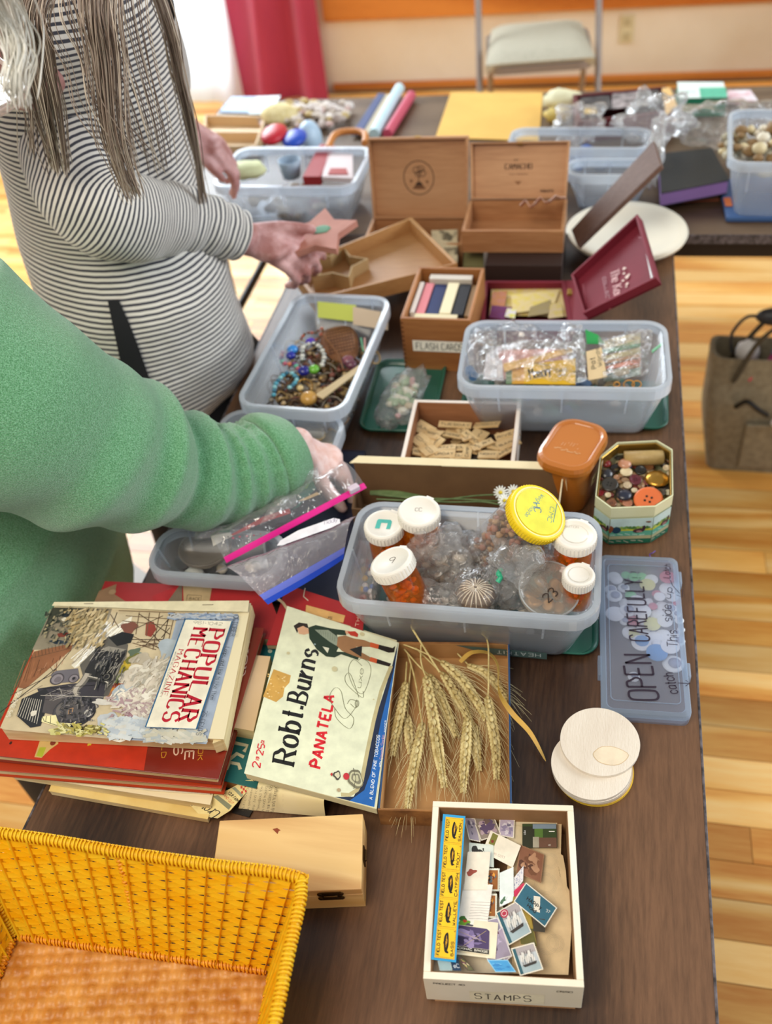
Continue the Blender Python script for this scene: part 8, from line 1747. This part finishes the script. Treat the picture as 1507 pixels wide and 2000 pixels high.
o = q.build('tunic', stm, t); vals = [v.z * 1.0 + .10 * (v.x + .78) for v in q.v]; attr_s(o, vals)
g = [[tun(radians(-73 + (i / 14 - .5) * lerp(6, 27, (1 - k / 10) ** .8) - 3 * (1 - k / 10)) + 0, k / 10 * 3.5) * 1 for i in range(15)] for k in range(11)]
g = [[p + Vector((cos(radians(-73)), sin(radians(-73)), 0)) * .005 for p in r] for r in g]
M().sheet(g, .002).build('side_slit', mat('black_leggings', '15161c', .8), t)
def sleeve(pts, rs, wr_, name, L0=0):
    pa = catmull(pts, 12); N = len(pa); rings_ = []; acc = [0]; x = None
    for i in range(1, N): acc.append(acc[-1] + (pa[i] - pa[i - 1]).length)
    for i, p in enumerate(pa):
        k = i / 12; j = min(int(k), len(rs) - 2); r = lerp(rs[j], rs[min(j + 1, len(rs) - 1)], k - j); d = (pa[min(i + 1, N - 1)] - pa[max(i - 1, 0)]).normalized(); x = (Vector((0, 0, 1)) - d * d.z).normalized(); y = d.cross(x); s = i / (N - 1)
        rings_.append([p + (x * cos(a) + y * sin(a)) * (r + wr_ * s * sin(s * 70 + 1.5 * sin(a)) + .003 * nz((cos(a), sin(a), s * 8), 1.5, 2)) for a in [2 * pi * q_ / 36 for q_ in range(36)]])
    e = rings_[-1]; m_ = mean(e); rings_ += [[m_ + (p - m_) * .88 for p in e], [m_ + (p - m_) * .85 - (pa[-1] - pa[-3]) for p in e]]; acc += [acc[-1], acc[-1]]
    q = M().rings(rings_, cap=False); o = q.build(name, stm, t); cs = [[0] * 36]
    for i in range(1, len(rings_)): cs.append([cs[-1][j] + (rings_[i][j] - rings_[i - 1][j]).length for j in range(36)])
    attr_s(o, [cs[i][j] - cs[-3][j] for i in range(len(cs)) for j in range(36)]); return pa
wB, kB = W(474, 464, .235), W(556, 492, .195)
sleeve([W(100, -10, .56), W(115, 150, .53), W(155, 350, .44), W(225, 420, .385), W(330, 425, .32), W(410, 442, .275), W(464, 460, .242)], [.085, .078, .070, .066, .058, .050, .042], .0022, 'right_sleeve')
wL, kL = W(362, 248, .27), W(428, 292, .215)
sleeve([W(230, 20, .60), W(290, 150, .45), W(300, 215, .36), W(335, 235, .30)], [.08, .07, .058, .044], .002, 'left_sleeve')
q = M(); hand(q, wB, kB, (-.2, -.55, .8), 1, (.35, .5, .6, .7), 1.05, (.8, .35, .35)); hand(q, wL, kL, (.3, -.2, 1), -1, (.4, .5, .55, .6), 1.0, (.8, .5, -.2))
sB = ctr[8] + Vector((.0, -.13, -.02)); sL = ctr[8] + Vector((.0, .13, -.02))
limb(q, [ctr[7], W(115, 150, .53), W(160, 375, .43), W(330, 425, .32), wB], [.05, .048, .044, .038, .028]); limb(q, [sL, W(300, 215, .36), wL], [.05, .04, .028])
limb(q, [ctr[1] + Vector((-.01, 0, .05)), ctr[4], ctr[8] - Vector((0, 0, .03))], [.10, .11, .10], 18); limb(q, [sB, sL], [.055, .055])
for dy in (-.08, .08): limb(q, [ctr[1] + Vector((-.01, dy * .8, 0)), (-.78, 1.32 + dy, .45), (-.80, 1.32 + dy, .09)], [.08, .055, .04]); q.ball((-.75, 1.32 + dy, .05), (.115, .042, .036), 14, 8)
hB = ctr[10] + Vector((.075, .0, .15)); limb(q, [ctr[9], hB - Vector((.03, 0, .08))], [.055, .05]); head(q, hB, (.85, 0, -.5))
q.build('body', skB, t, remesh=.0042, smooth_it=3)
q = M()
for dy in (-.08, .08): limb(q, [ctr[1] + Vector((0, dy * .7, .03)), ctr[0] + Vector((.02, dy * .7, .0)), ctr[0] + Vector((.045, dy * .8, -.085)), (-.76, 1.32 + dy, .47), (-.80, 1.32 + dy, .12)], [.108, .112, .128, .085, .062], 18)
q.build('leggings', MATS['black_leggings'], t, remesh=.012, smooth_it=4)
hm_ = [mat('hair_taupe', '9a887a', .45), mat('hair_ash', 'cbbcaa', .45), mat('hair_dark', '766458', .45)]
q = M(); q.ball(hB + Vector((-.02, 0, .03)), (.118, .095, .12), 24, 16)
def hp(pts, ys):    # heights at which the picture spots reach the given distances
    return [WY(x, y, yy).z - TZ for (x, y), yy in zip(pts, ys)]
LK = [([(150, -150), (60, 0), (70, 110), (95, 220), (118, 335)], (1.2, 1.05, 1.05, 1.06, 1.07), 130, .011, 1), ([(210, -150), (195, 0), (208, 120), (222, 260), (262, 385)], (1.2, 1.07, 1.06, 1.05, 1.06), 170, .013, 2), ([(250, -150), (320, 20), (348, 150), (375, 260), (398, 395)], (1.25, 1.2, 1.22, 1.26, 1.3), 110, .005, 3), ([(180, -150), (140, 0), (170, 110), (190, 200), (255, 300)], (1.2, 1.05, 1.05, 1.05, 1.06), 28, .026, 4), ([(230, -150), (240, 0), (262, 110), (300, 240), (320, 330)], (1.2, 1.1, 1.1, 1.1, 1.14), 26, .016, 5), ([(90, -150), (20, 0), (40, 120), (60, 200), (70, 300)], (1.2, 1.05, 1.05, 1.05, 1.06), 26, .014, 6)]
for pts, ys, n_, sp, sd in LK: strands(q, pts, hp(pts, ys), n_, sp, .00062, .0035, 5, .6, sd)
q.build('long_hair', hm_, t, kind='stuff')

# ---- labels of look-alikes: say where each one is
ORD = 'first second third fourth fifth sixth seventh eighth ninth tenth eleventh twelfth thirteenth fourteenth fifteenth sixteenth seventeenth eighteenth nineteenth twentieth'.split()
bpy.context.view_layer.update()
same = {}
for o in COL.objects:
    if o.parent is None and o.get('label'): same.setdefault(o['label'], []).append(o)
def cen(o):
    if o.type == 'MESH': return o.matrix_world @ mean([Vector(b) for b in o.bound_box])
    return o.matrix_world.translation
for lb, os_ in same.items():
    if len(os_) < 2: continue
    os_.sort(key=lambda o: -cen(o).y); nb = 1 if len(os_) < 5 else (2 if len(os_) < 12 else 4); k = math.ceil(len(os_) / nb)
    names = {1: [''], 2: [' far half,', ' near half,'], 4: [' far end,', ' just beyond middle,', ' just before middle,', ' near end,']}[nb]
    for b in range(nb):
        ch = sorted(os_[b * k:(b + 1) * k], key=lambda o: cen(o).x)
        for i, o in enumerate(ch): o['label'] = lb + ',' + names[b] + ' ' + ORD[i] + ' from left'
